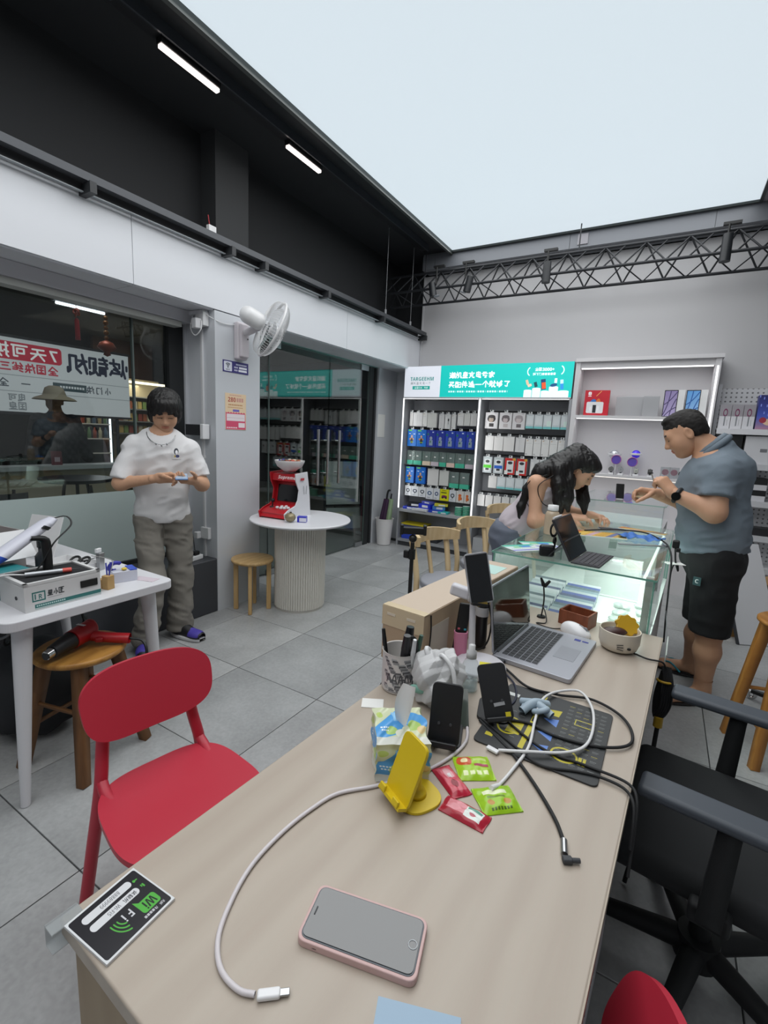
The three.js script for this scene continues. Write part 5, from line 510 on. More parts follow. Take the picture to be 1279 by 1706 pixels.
packet('snack_packet', 'g', .076, .07, -.262, -.864, .6, 'green snack packet with an orange picture, farther from the phone', 0x9fc42c); packet('snack_packet', 'g2', .078, .066, -.195, -.806, .72, 'green snack packet with brown pictures beside the red sachet', 0x94c022); packet('sauce_sachet', 'r2', .085, .042, -.286, -.802, -.62, 'red sachet with a pink print beside the yellow phone stand', 0xa81f33); packet('sauce_sachet', 'r', .088, .042, -.234, -.741, -.06, 'red sachet with a green and white label, nearest the phone', 0xa81f33);
// yellow phone stand
{ const t = thing('yellow_phone_stand', 'bright yellow plastic phone stand in front of the tissue pack', 'phone stand', [-.328, DY, -.73], -.5), y = mat(0xd4b81a, .4); mesh('base', ext(rshape(.085, .085, .038), .004, .001, 2, 16).rotateX(-Math.PI / 2).translate(0, .001, 0), y, t); mesh('stem', [lathe([[.0, .005], [.02, .005], [.018, .014], [.009, .018], [.009, .05], [0, .05]], 24), bar([0, .03, 0], [0, .075, .01], .007)], y, t); const k = -.36; mesh('back_plate', put(ext(rshape(.07, .115, .014), .005, .001, 2, 8), 0, .066, .022, k), y, t); mesh('ledge', [put(box(.07, .006, .02, 0, -.055, .014), 0, .066, .022, k), put(rbox(.018, .012, .006, .002, -.022, -.049, .024), 0, .066, .022, k), put(rbox(.018, .012, .006, .002, .022, -.049, .024), 0, .066, .022, k)], y, t); mesh('hinge', cyl(.006, .006, .03, 0, .055, .008, 0, 0, Math.PI / 2), mat(0xb89c14, .4), t); }
// tissue pack
{ const tx = canvasTex(256, 256, (g, w, h) => { g.fillStyle = '#c9cfae'; g.fillRect(0, 0, w, h); g.fillStyle = '#4f9ad6'; g.beginPath(); g.moveTo(0, 150); g.lineTo(120, 20); g.lineTo(256, 60); g.lineTo(256, 150); g.lineTo(60, 210); g.lineTo(0, 230); g.fill(); g.fillStyle = '#8fc0e4'; g.fillRect(90, 40, 50, 70); for (const [x, y, r, c] of [[190, 140, 34, '#a9c66a'], [150, 170, 26, '#d5d8bc'], [228, 170, 24, '#d8c08a'], [80, 170, 26, '#a8c872'], [30, 60, 22, '#b4c86a'], [120, 190, 24, '#dfe2d2']]) { g.fillStyle = c; g.beginPath(); g.arc(x, y, r, 0, 7); g.fill(); } g.fillStyle = '#e8eef2'; g.font = 'bold 22px sans-serif'; dashes(g, 20, 150, 50, 8, 4, '#e8eef2'); dashes(g, 24, 166, 50, 8, 4, '#e8eef2'); g.fillStyle = '#d2d4cb'; g.fillRect(0, 210, w, 46); });
  const t = thing('tissue_pack', 'blue and green printed tissue pack with a tissue pulled up', 'tissue pack', [-.405, DY, -.798], .62); const g = new THREE.BoxGeometry(.105, .085, .125, 16, 12, 16), p = g.attributes.position; for (let i = 0; i < p.count; i++) { const x = p.getX(i), y = p.getY(i), z = p.getZ(i), n = .0022 * Math.sin(x * 160 + z * 90) + .0018 * Math.sin(y * 190 + z * 70); p.setXYZ(i, x + n, y + (y > 0 ? n - Math.abs(z) * .06 : 0), z + n); } g.computeVertexNormals(); const side = tmat(tx, .3); const o = new THREE.Mesh(g, side); o.name = 'pack'; o.position.y = .0435; t.add(o);
  const s = new THREE.PlaneGeometry(.032, .1, 10, 16), q = s.attributes.position; for (let i = 0; i < q.count; i++) { const v = (q.getY(i) + .05) / .1, u = q.getX(i); q.setXYZ(i, u * (.45 + .55 * Math.sin(v * 2.6)) + .012 * v * v, v * .095, .016 * Math.sin(u * 90) * (1 - v * .5) + .012 * v); } s.computeVertexNormals(); mesh('tissue', s.translate(0, .084, 0), new THREE.MeshStandardMaterial({ color: 0xe6e6e6, roughness: .95, side: THREE.DoubleSide }), t); }
{ const o = solo('qr_card', box(.055, .0015, .04, 0, 0, 0), M.paper, 'small white card beside the tissue pack at the desk edge', 'card', [-.562, DY + .001, -.945], .5); }
// black phone stands
for (const [x, z, ry, tilt, l, k] of [[-.348, -.905, .3, -.28, 'upright black phone stand beside the tissue pack', 0], [-.285, -1.06, .25, -.42, 'leaning black phone stand with a grey label on the mat edge', 1]]) { const t = thing('black_phone_stand', l, 'phone stand', [x, DY, z], ry, 'black phone stands'), m = mat(0x141519, .45); mesh('base', ext(rshape(.075, .1, .02), .006, .001, 2).rotateX(-Math.PI / 2).translate(0, .001, -.03), m, t); mesh('stem', bar([0, .006, -.03], [0, .085, -.03], .012, .01, 14), m, t); const q = (g) => put(g, 0, .07, -.005, tilt, 0, k ? .28 : 0); mesh('plate', q(ext(rshape(.066, .13, .012), .006, .0012, 2)), m, t); mesh('hook', [q(rbox(.014, .008, .022, .003, -.02, -.062, .014)), q(rbox(.014, .008, .022, .003, .02, -.062, .014)), q(rbox(.06, .012, .008, .003, 0, -.06, .024))], m, t); mesh('pin', [q(cyl(.003, .003, .004, -.013, -.02, .009, Math.PI / 2)), q(cyl(.003, .003, .004, .013, -.02, .009, Math.PI / 2))], M.darkGrey, t); if (k) { mesh('label', q(box(.026, .008, .001, .005, -.028, .0085, 0, 0, .1)), mat(0x9c9ea2, .4), t); mesh('yellow_tag', q(box(.012, .01, .002, .022, -.05, .0275)), mat(0xc9b91e, .5), t); } }
{ const t = thing('grey_glass_plate', 'small dark glass plate leaning behind the black phone stands', 'plate', [-.36, DY, -1.0], .5); mesh('plate', box(.06, .004, .085, 0, .035, 0, .9, 0, .2), mat(0x4a524c, .12), t); }
// printed mat
{ const tx = canvasTex(900, 760, (g, w, h) => { g.fillStyle = '#2a2c2e'; g.fillRect(0, 0, w, h); g.save(); const Yl = '#b8ac2c';
    g.fillStyle = '#c2c6c4'; g.fillRect(30, 120, 110, 40); g.fillStyle = Yl; g.fillRect(40, 250, 60, 34); g.fillRect(60, 640, 60, 34); g.strokeStyle = Yl; g.lineWidth = 14; g.beginPath(); g.arc(190, 500, 90, 0, 7); g.stroke(); g.fillStyle = Yl; g.fillRect(180, 440, 110, 130); g.fillRect(320, 40, 40, 640);
    g.fillStyle = '#23252a'; dashes(g, 326, 330, 28, 50, 1, '#23252a', 1); g.fillStyle = '#5b7fc4'; for (const y of [300, 460, 600]) { g.beginPath(); g.moveTo(400, y); g.lineTo(520, y - 30); g.lineTo(520, y + 60); g.fill(); } g.fillStyle = Yl; g.beginPath(); g.moveTo(420, 180); g.lineTo(520, 160); g.lineTo(510, 240); g.lineTo(430, 240); g.fill();
    g.strokeStyle = Yl; g.lineWidth = 9; g.strokeRect(640, 200, 130, 60); g.lineWidth = 15; g.beginPath(); g.ellipse(640, 600, 90, 60, 0, 0, 7); g.stroke(); g.fillStyle = Yl; g.fillRect(740, 570, 24, 70); g.fillRect(772, 570, 20, 70);
    for (let i = 0; i < 70; i++) { const x = 560 + (i % 5) * 64, y = 60 + Math.floor(i / 5) * 46; dashes(g, x, y, 44, 5, 5, i % 6 ? '#7d8180' : Yl); dashes(g, x, y + 12, 36, 4, 5, '#6b6f6e'); } for (let i = 0; i < 12; i++) dashes(g, 150 + (i % 2) * 80, 330 + i * 30, 40, 6, 4, '#6f7371'); g.restore(); });
  const t = thing('printed_desk_mat', 'dark printed work mat with yellow and blue diagrams under the cables', 'mat', [-.165, DY, -1.1], -.01); const s = rshape(.262, .298, .014); const g = ext(s, .003, .0006, 1, 8).rotateX(-Math.PI / 2).translate(0, .0008, 0); const q = flat(g), p = q.attributes.position, u = q.attributes.uv; for (let i = 0; i < p.count; i++) u.setXY(i, p.getX(i) / .264 + .5, .5 - p.getZ(i) / .3); mesh('mat', q, tmat(tx, .5), t); }
// cable clips on the mat
{ const t = thing('grey_cable_clip', 'pale grey silicone cable clip on the printed mat', 'cable clip', [-.2, DY + .004, -1.15], .4), m = mat(0x9fb0bd, .5); mesh('body', [tube([[-.04, .008, .02], [-.01, .022, .0], [.03, .01, -.02]], .011, 20, 10), tube([[-.035, .008, -.025], [.0, .02, .0], [.03, .01, .03]], .01, 20, 10), put(new THREE.TorusGeometry(.016, .007, 10, 24), .005, .016, .02, 1.1, .3, 0), put(new THREE.TorusGeometry(.014, .007, 10, 24), -.02, .014, -.005, 1.3, .6, 0)], m, t); }
// cables
{ const c = (name, P, r, m, label, y = DY + .0065) => { const t = thing(name, label, 'cable'); mesh('cord', tube(P.map((q) => q.length === 3 ? q : [q[0], y, q[1]]), r, P.length * 14, 7), m, t); return t; };
  const t1 = c('black_cable', [[-.308, -1.03], [-.241, -.98], [-.212, -.958], [-.143, -.886], [-.089, -.816], [-.068, -.777]], .0035, M.rubber, 'black cable ending in a silver swivel plug on the desk', DY + .0045); mesh('plug', [bar([-.068, DY + .006, -.777], [-.062, DY + .006, -.748], .006)], M.steel, t1); mesh('swivel', [rbox(.016, .01, .012, .003, -.056, DY + .006, -.74, 0, .5), bar([-.052, DY + .006, -.742], [-.038, DY + .006, -.75], .004)], M.darkGrey, t1);
  c('black_cable', [[.034, DY - .06, -.9], [.03, DY + .004, -.94], [.013, -.972], [-.032, -.981], [-.077, -.971], [-.145, -.947], [-.203, -.975], [-.308, -1.037]], .003, M.rubber, 'black cable crossing the mat and dropping over the desk edge');
  c('black_cable', [[.036, DY - .1, -.88], [.034, DY + .003, -.965], [.02, -.99], [-.06, -1.0], [-.14, -1.0], [-.22, -1.04], [-.27, -1.08]], .003, M.rubber, 'black cable running beside the crossing one over the mat', DY + .0075);
  c('black_loop_cable', [[-.39, -1.4], [-.35, -1.34], [-.31, -1.30], [-.245, -1.25], [-.167, -1.259], [-.088, -1.287], [-.02, -1.253], [.012, -1.191], [.01, -1.131], [-.044, -1.085], [-.144, -1.067], [-.203, -1.081], [-.26, -1.06]], .0035, M.rubber, 'black cable making a wide loop at the edge of the mat', DY + .008);
  const t5 = c('white_data_cable', [[-.203, DY + .004, -.838], [-.193, DY + .005, -.892], [-.181, DY + .008, -.991], [-.191, DY + .014, -1.089], [-.196, DY + .02, -1.18], [-.173, DY + .014, -1.26], [-.123, DY + .014, -1.30], [-.084, DY + .014, -1.24], [-.067, DY + .014, -1.12], [-.077, DY + .014, -1.05], [-.108, DY + .012, -1.012], [-.175, DY + .014, -.966], [-.235, DY + .006, -.944]], .0035, M.white, 'white cable looped over the printed mat'); mesh('plug', [bar([-.203, DY + .005, -.84], [-.21, DY + .014, -.815], .005), rbox(.028, .006, .012, .002, -.246, DY + .0065, -.938, 0, -.2)], M.whiteGloss, t5);
  c('laptop_power_cable', [[-.345, DY + .006, -1.365], [-.36, -1.34], [-.33, -1.3], [-.28, -1.24], [-.26, -1.15], [-.29, -1.09]], .003, mat(0x25283a, .5), 'dark cable plugged into the laptop', DY + .006);
}
// laptop
{ const t = thing('laptop', 'open silver laptop with dark screen on the desk', 'laptop', [-.256, DY, -1.525], -.09), al = mat(0xa9abb3, .35, { metalness: .55 }), key = mat(0x2f3136, .5); // width along z, hinge at -x
  mesh('base', ext(rshape(.235, .335, .01), .011, .0015, 2).rotateX(-Math.PI / 2).translate(0, .003, 0), al, t); mesh('keyboard_well', box(.112, .001, .285, -.04, .0157, 0), mat(0x8d8f96, .4, { metalness: .4 }), t);
  for (let r = 0; r < 6; r++) for (let k = 0; k < 14; k++) mesh('key', box(.0155, .0016, .0175, -.088 + r * .0188, .0168, -.1315 + k * .0202), key, t); mesh('touchpad', box(.062, .0006, .1, .065, .0158, 0), mat(0x9ea0a8, .3, { metalness: .4 }), t); mesh('sticker', [box(.02, .0005, .016, .065, .016, -.13), box(.02, .0005, .01, .09, .016, -.13)], mat(0x28348a, .4), t);
  mesh('foot', [box(.2, .003, .012, 0, .0015, .14), box(.2, .003, .012, 0, .0015, -.14)], M.black, t); const L = new THREE.Matrix4().makeTranslation(-.113, .014, 0).multiply(new THREE.Matrix4().makeRotationZ(.12)); const lid = mesh('lid', ext(rshape(.335, .215, .01), .004, .001, 2).rotateY(-Math.PI / 2).translate(0, .112, 0).applyMatrix4(L), al, t); mesh('screen', box(.001, .205, .327, .0016, .112, 0).applyMatrix4(L), mat(0x14160f, .07, { specularIntensity: 1, ior: 1.8 }), t); mesh('hinge', cyl(.006, .006, .28, -.113, .014, 0, Math.PI / 2), M.darkGrey, t); mesh('cable_plug', rbox(.022, .008, .02, .002, -.085, .008, .178), M.darkGrey, t); }
// mouse, wooden box, bowl
{ const t = thing('white_mouse', 'white computer mouse in front of the brown wooden box', 'mouse', [-.2, DY, -1.735], 1.25); const g = new THREE.SphereGeometry(1, 32, 20), p = g.attributes.position; for (let i = 0; i < p.count; i++) { const x = p.getX(i), y = p.getY(i), z = p.getZ(i); p.setXYZ(i, x * .03 * (1 + .12 * z), Math.max(-.2, y) * .034 * (1 - .25 * z), z * .056); } g.computeVertexNormals(); mesh('shell', g.translate(0, .008, 0), M.whiteGloss, t); mesh('wheel', cyl(.008, .008, .006, 0, .03, .034, 0, 0, Math.PI / 2), M.grey, t); mesh('seam', box(.001, .004, .04, 0, .034, .03, .35), M.grey, t); }
{ const t = thing('brown_wooden_box', 'small open reddish brown wooden box behind the white mouse', 'box', [-.21, DY, -1.842], -.25), w = tmat(woodTex([110, 58, 36], [138, 76, 50], 81, 4), .45); for (const g of [box(.11, .055, .006, 0, .0275, .04), box(.11, .055, .006, 0, .0275, -.04), box(.006, .055, .075, .052, .0275, 0), box(.006, .055, .075, -.052, .0275, 0), box(.1, .005, .075, 0, .003, 0)]) mesh('board', uvm(g, 6), w, t); }
{ const t = thing('cat_face_bowl', 'cream bowl with a cat face holding yellow and brown things', 'bowl', [-.058, DY, -1.70], 0); mesh('bowl', lathe([[0, .002], [.044, .002], [.056, .01], [.063, .03], [.064, .07], [.0615, .072], [.059, .068], [.056, .03], [.045, .012], [0, .009]], 48), mat(0xcfc6b6, .35), t); const f = (a, y) => { const r = .0642; return [Math.sin(a) * r, y, Math.cos(a) * r]; }; for (const [a, y0, y1] of [[-.02, .036, .04], [0, .03, .031], [.0, .024, .021]]) mesh('whisker', tube([f(a - .02, y0), f(a + .13, (y0 + y1) / 2), f(a + .28, y1)], .0012, 8, 5), M.black, t); mesh('nose', sph(.005, ...f(.55, .028), [1.3, .9, .5], 12), M.black, t); }
{ const t = thing('yellow_ruffled_packet', 'yellow ruffled packet sticking out of the cat face bowl', 'packet', [-.055, DY + .06, -1.715], .2); const s = new THREE.Shape(); for (let i = 0; i <= 40; i++) { const a = i / 40 * Math.PI * 2, r = .036 + .003 * Math.sin(a * 9); i ? s.lineTo(Math.cos(a) * r, Math.sin(a) * r * .9) : s.moveTo(r, 0); } mesh('packet', put(ext(s, .008, .002, 1), .015, .015, -.015, -.6, .3, 0), mat(0xc2981c, .5), t); }
{ const t = thing('brown_pouch', 'dark brown pouch lying in the cat face bowl', 'pouch', [-.075, DY + .055, -1.69], .6); mesh('pouch', sph(.032, 0, .006, 0, [1.3, .45, .8], 20), mat(0x3a1f1c, .45), t); mesh('seam', put(new THREE.TorusGeometry(.034, .0016, 6, 30), 0, .006, 0, Math.PI / 2, 0, 0, [1.22, .76, 1]), mat(0x2a1512, .5), t); }
// long carton
{ const t = thing('long_carton', 'long pale cardboard box taped at its edges along the back of the desk', 'carton', [-.568, DY, -1.53], -.1), m = mat(0xb09a80, .7); mesh('carton', rbox(.145, .17, .73, .003, 0, .085, 0, 0, 0, 0, 1), m, t); mesh('top_sheet', box(.14, .001, .72, 0, .1706, 0), mat(0xbfae9c, .6), t); mesh('tape', [box(.147, .0015, .03, 0, .1712, .35), box(.147, .06, .0012, 0, .14, .3658)], mat(0xcdbb9c, .25), t); mesh('label', box(.1, .0008, .12, .0, .1718, -.24), mat(0xb4d2cb, .5), t); mesh('pale_patch', box(.001, .1, .11, .0732, .075, .27), mat(0xbcb4a8, .7), t); for (const [x, w] of [[-.04, .03], [.03, .03]]) mesh('tape_mark', box(w, .008, .001, x, .148, .3668), mat(0xd6cbb8, .3), t); mesh('print', [box(.001, .03, .006, .073, .13, -.33), box(.001, .006, .03, .073, .12, -.33)], M.darkGrey, t); mesh('strap', tube([[.075, .165, .33], [.079, .12, .332], [.078, .05, .336]], .0022, 12, 6), M.black, t); }  // one paler, greyer patch on the carton side
// pen cup with pens
{ const t = thing('pen_cup', 'white ceramic pen cup with a grey print at the desk edge', 'cup', [-.547, DY, -1.055]); const tx = canvasTex(512, 256, (g, w, h) => { g.fillStyle = '#cfcac8'; g.fillRect(0, 0, w, h); for (let i = 0; i < 90; i++) { const k = (i * 7919) % 97 / 97, q = (i * 104729) % 89 / 89; g.fillStyle = ['#6a6a6e', '#8d8d90', '#4c4d52', '#a6a6a8'][i % 4]; g.fillRect(90 + k * 150, 90 + q * 110, 18 + k * 26, 5 + q * 8); } g.fillStyle = '#54545a'; g.fillRect(100, 200, 150, 12); g.strokeStyle = '#3f4046'; g.lineWidth = 5; for (let i = 0; i < 5; i++) { g.beginPath(); g.moveTo(110 + i * 28, 150); g.quadraticCurveTo(120 + i * 28, 110, 130 + i * 28, 150); g.stroke(); } }); tx.wrapS = THREE.RepeatWrapping; const g = lathe([[.046, .004], [.048, .01], [.048, .108], [.05, .112]], 48); const m = tmat(tx, .3); mesh('cup', put(g, 0, 0, 0, 0, -1.6, 0), m, t); mesh('inside', lathe([[0, .006], [.044, .006], [.045, .11], [.05, .112]], 40), mat(0xd0ccc8, .35), t); mesh('bottom', lathe([[0, 0], [.044, 0], [.046, .004]], 40), mat(0xcfcac8, .4), t); }
for (const [x, z, tx, tz, r, h, c, l] of [[-.025, .01, -.02, 0, .006, .15, 0x131417, 'black pen with a clip leaning at the rim of the pen cup'], [.0, -.012, .01, -.01, .013, .16, 0x17171c, 'thick black marker in the pen cup'], [.012, .012, .012, .006, .012, .155, 0x1d1c22, 'second thick black marker in the pen cup'], [.026, -.004, .02, -.008, .007, .15, 0x2d4a3c, 'dark green pen in the pen cup'], [.03, .008, .016, .01, .006, .15, 0xc9cbcd, 'white capped pen in the pen cup']]) { const t = thing('pen', l, 'pen', [-.547 + x, DY + .008, -1.055 + z], 0, 'pens in the pen cup'); mesh('barrel', bar([0, 0, 0], [tx, h * .75, tz], r), mat(c, .35), t); mesh('cap', bar([tx, h * .75, tz], [tx * 1.3, h, tz * 1.3], r * 1.05, r * .8), mat(c, .3), t); }
{ const t = thing('black_scissors', 'black scissors standing handles up in the pen cup', 'scissors', [-.527, DY + .01, -1.05]); mesh('handle_loop', put(new THREE.TorusGeometry(.016, .0045, 8, 24), .014, .12, .004, 0, .7, 0, [1, 1.5, 1]), M.black, t); mesh('blade', bar([0, 0, 0], [.01, .1, .002], .004, .004, 4), M.steel, t); }
// crumpled plastic bag
{ const t = thing('crumpled_plastic_bag', 'crumpled translucent white plastic bag beside the pen cup', 'bag', [-.435, DY, -1.05]); const g = new THREE.IcosahedronGeometry(.062, 24); const p = g.attributes.position; for (let i = 0; i < p.count; i++) { const x = p.getX(i) / .062, y = p.getY(i) / .062, z = p.getZ(i) / .062; const rg = (a, b, c, o) => Math.abs(((a * x + b * y + c * z + o) % 1 + 1) % 1 - .5) * 2; let k = .76 + .2 * rg(.6, .5, -.4, .2) + .14 * rg(-.9, 1.1, .8, .7) + .06 * rg(1.7, -1.3, 1.5, .1); p.setXYZ(i, x * .062 * k * 1.1, Math.max(-.06, y * .062 * k * 1.35), z * .062 * k * 1.15); } const q = flat(g); q.computeVertexNormals(); mesh('bag', q.translate(0, .06, 0), new THREE.MeshPhysicalMaterial({ color: 0xd5d5d6, roughness: .35, transmission: .25, thickness: 0, side: THREE.DoubleSide }), t); mesh('tied_handle', [tube([[.0, .12, 0], [.02, .14, .02], [.05, .12, .03], [.07, .06, .04], [.075, .01, .03]], .006, 24, 6), tube([[-.01, .11, .02], [-.03, .14, .01], [-.03, .12, -.02]], .007, 16, 6)], mat(0xd9d9da, .4), t); mesh('inner_print', sph(.022, -.028, .05, .055, [1, .5, .3], 10), mat(0x7fae9f, .5), t); }
// spray bottle, round charger base, phone arm
{ const t = thing('spray_bottle', 'small clear bottle with a white cap in front of the white disc stand', 'bottle', [-.383, DY, -1.155]); mesh('bottle', lathe([[0, .002], [.021, .002], [.023, .008], [.023, .07], [.018, .084], [.011, .09], [.011, .096]], 28), CLEAR, t); mesh('liquid', lathe([[0, .004], [.0205, .004], [.0205, .03], [0, .03]], 24), mat(0xdfe8ea, .05, { transmission: .8, thickness: 0 }), t); mesh('cap', lathe([[0, .094], [.014, .094], [.0135, .112], [.0085, .114], [.0085, .13], [0, .131]], 24), M.white, t); }
{ const t = thing('phone_arm_stand', 'white disc based arm stand holding a smartphone beside the laptop', 'phone stand', [-.395, DY, -1.275]), w = mat(0xcfcdd3, .35); mesh('disc_base', lathe([[0, .001], [.07, .001], [.076, .006], [.076, .018], [.07, .024], [0, .026]], 48), w, t); mesh('yellow_label', box(.05, .001, .04, .028, .0268, .01, 0, .3), mat(0xd8cf2c, .5), t); mesh('arm', bar([-.035, .024, -.02], [-.048, .2, -.03], .011, .009, 14), w, t); mesh('joint', [sph(.02, -.05, .21, -.03, 1, 16), rbox(.06, .035, .03, .008, -.085, .222, -.02, 0, .2, -.2)], w, t); mesh('clamp', [put(rbox(.05, .008, .018, .002, 0, -.06, .012), -.028, .255, -.03, -.2, .75, 0)], M.black, t); }
{ const t = thing('held_smartphone', 'smartphone with a dark screen held upright by the white arm stand', 'phone', [-.43, DY + .272, -1.3], .62); const q = (g) => put(g, 0, 0, 0, -.22, 0, .16); mesh('body', q(ext(rshape(.071, .147, .011), .006, .001, 2)), mat(0xb9b9bd, .25, { metalness: .6 }), t); mesh('screen', q(box(.065, .14, .0008, 0, 0, .0076)), mat(0x1b1d20, .06), t); mesh('camera_bump', q(rbox(.028, .028, .004, .003, .016, .052, -.003)), M.darkGrey, t); mesh('gold_frame', q(box(.03, .016, .002, 0, -.074, .006)), mat(0xb59a4a, .3, { metalness: .7 }), t); }
{ const t = thing('pink_remote_holder', 'pink plastic holder cup beside the long carton', 'holder', [-.474, DY, -1.31], .5); const s = rshape(.04, .03, .013); const h = rshape(.035, .025, .011); s.holes.push(h); mesh('cup', ext(s, .085, .001, 1, 10).rotateX(-Math.PI / 2).translate(0, .004, 0), mat(0xcb7f9c, .4), t); mesh('bottom', ext(rshape(.038, .028, .012), .005).rotateX(-Math.PI / 2), mat(0xcb7f9c, .4), t); }
{ const t = thing('remote_control', 'black remote control with coloured buttons in the pink holder', 'remote', [-.474, DY + .01, -1.31], .5); const q = (g) => put(g, 0, .085, 0, -.04, 0, -.1); mesh('body', q(rbox(.036, .17, .014, .006, 0, 0, 0)), M.black, t); for (const [x, y, c] of [[-.009, .005, 0xc9606c], [.01, .005, 0x3aa0b4], [-.009, -.014, 0x8cb82c], [.01, -.014, 0xb8b83a]]) mesh('button', q(rbox(.007, .006, .002, .001, x, y, .0075)), mat(c, .4), t); }
{ const t = thing('black_razor_device', 'black handheld device with a white band standing behind the phone stand', 'device', [-.45, DY, -1.43]); mesh('body', lathe([[0, 0], [.02, 0], [.021, .01], [.019, .1], [.021, .11], [.02, .185], [.014, .195], [0, .195]], 24), mat(0x17171b, .35), t); mesh('band', cyl(.0212, .0212, .03, 0, .125, 0), mat(0xc2c2c4, .4), t); mesh('cord', tube([[.02, .15, 0], [.035, .1, .01], [.03, .03, .02], [.01, .005, .03], [-.02, .004, .035]], .003, 24, 6), M.black, t); }
// bundle hanging at the desk corner
{ const t = thing('cable_bundle', 'bundled black cable with a yellow tie hanging off the desk corner', 'cable bundle', [.088, 0, -1.72]); const m = M.rubber; for (let i = 0; i < 5; i++) mesh('loop', tube([[(i - 2) * .005, .74, 0], [.012 + (i - 2) * .006, .68, .01], [.01 + (i - 2) * .007, .6, .012 - i * .003], [-.004 + (i - 2) * .005, .56, 0], [-.012 + (i - 2) * .004, .62, -.01], [-.01, .72, -.005]], .0045, 30, 6), m, t); mesh('yellow_tie', [put(new THREE.TorusGeometry(.02, .004, 8, 20), 0, .69, 0, 1.4), cyl(.014, .014, .035, .0, .545, 0)], mat(0xb9952a, .5), t); mesh('cord', tube([[0, .53, 0], [-.004, .35, .02], [-.01, .15, .06], [-.03, .01, .12]], .007, 30, 8), m, t); }
solo('desk_edge_wire', tube([[-.01, DY + .006, -1.68], [.03, DY + .006, -1.66], [.07, DY + .003, -1.67], [.086, DY - .03, -1.71]], .003, 24, 6), M.rubber, 'black wire running from the bowl over the desk edge', 'wire');
{ const t = thing('earphone_tangle', 'black clip microphone standing behind the laptop', 'microphone', [-.34, DY, -1.83]); mesh('stem', tube([[0, 0, 0], [.004, .07, 0], [-.002, .13, .004]], .003, 16, 6), M.black, t); mesh('head', [bar([-.002, .13, .004], [-.014, .16, .01], .008, .004), bar([0, .125, 0], [.018, .15, -.004], .008, .005)], M.black, t); mesh('wire', tube([[0, .05, 0], [.02, .03, .03], [.03, .004, .06], [.0, .004, .08], [.06, .004, .1], [.13, .004, .03]], .0022, 40, 6), M.black, t); mesh('foot', cyl(.015, .017, .006, 0, .003, 0), M.black, t); }
// ---------- glass showcase ----------
const SY = .975;
{ const t = thing('glass_showcase', 'glass topped showcase continuing the desk towards the display unit', 'showcase', [-.245, 0, -2.56], -.055), gl = mat(0xf7fcfa, 0, { transmission: 1, thickness: 0, ior: 1.5 }), ed = mat(0x6fa395, .15), al = mat(0xb9bcbe, .35, { metalness: .5 }); const W = .31, L = .64;
  mesh('glass_top', box(.62, .008, 1.28, 0, SY - .004, 0), gl, t); mesh('top_edge', [box(.62, .007, .0015, 0, SY - .004, .641), box(.0015, .007, 1.28, .3108, SY - .004, 0), box(.0015, .007, 1.28, -.3108, SY - .004, 0)], ed, t);
  mesh('front_glass', box(.6, .29, .005, 0, .825, .63), gl, t); mesh('side_glass', box(.005, .29, 1.26, -.3, .825, 0), gl, t); mesh('rear_glass', box(.6, .29, .005, 0, .825, -.63), gl, t); for (const z of [.632, -.632]) for (const x of [-.302, .302]) mesh('corner_edge', box(.006, .29, .006, x, .825, z), ed, t); mesh('sliding_door', [box(.005, .29, .62, .3, .825, .31), box(.005, .29, .62, .294, .825, -.31)], gl, t);
  mesh('deck', box(.61, .02, 1.27, 0, .668, 0), mat(0xdfe4e1, .4), t); mesh('body', box(.6, .6, 1.26, 0, .36, 0), mat(0xc4c4c6, .5), t); mesh('plinth', box(.56, .06, 1.22, 0, .03, 0), M.darkGrey, t); mesh('post', box(.024, .29, .024, .285, .825, .6), al, t); mesh('lamp_tube', bar([.265, .955, .55], [.265, .955, -.6], .006), glow(0xf4fff8, 1.6), t); }
area('showcase_lamp_glow', .1, 1.1, [-.06, .945, -2.55], [-.06, 0, -2.5501], 0xf6fffb, 10.0);
// second, taller glass box beyond
{ const t = thing('glass_display_box', 'taller clear glass display box standing beyond the showcase', 'display box', [-.2, 0, -3.62], -.055), gl = mat(0xf8fcfb, 0, { transmission: 1, thickness: 0, ior: 1.5 }), ed = mat(0x8fb5a8, .2); mesh('body', box(.5, .93, .7, 0, .465, 0), mat(0xd0d1d2, .45), t); mesh('front_glass', box(.5, .16, .005, 0, 1.01, .35), gl, t); mesh('side_glass', box(.005, .16, .7, .25, 1.01, 0), gl, t); mesh('side_glass', box(.005, .16, .7, -.25, 1.01, 0), gl, t); mesh('glass_top', box(.52, .006, .72, 0, 1.093, 0), gl, t); mesh('top_edge', [box(.52, .005, .002, 0, 1.093, .361), box(.002, .005, .72, .261, 1.093, 0), box(.002, .005, .72, -.261, 1.093, 0)], ed, t); }
solo('small_black_phone', rbox(.05, .1, .008, .004, 0, .05, 0, -.3), mat(0x1d1e20, .3), 'small dark phone propped on the taller glass box', 'phone', [-.23, 1.097, -3.45], .3);
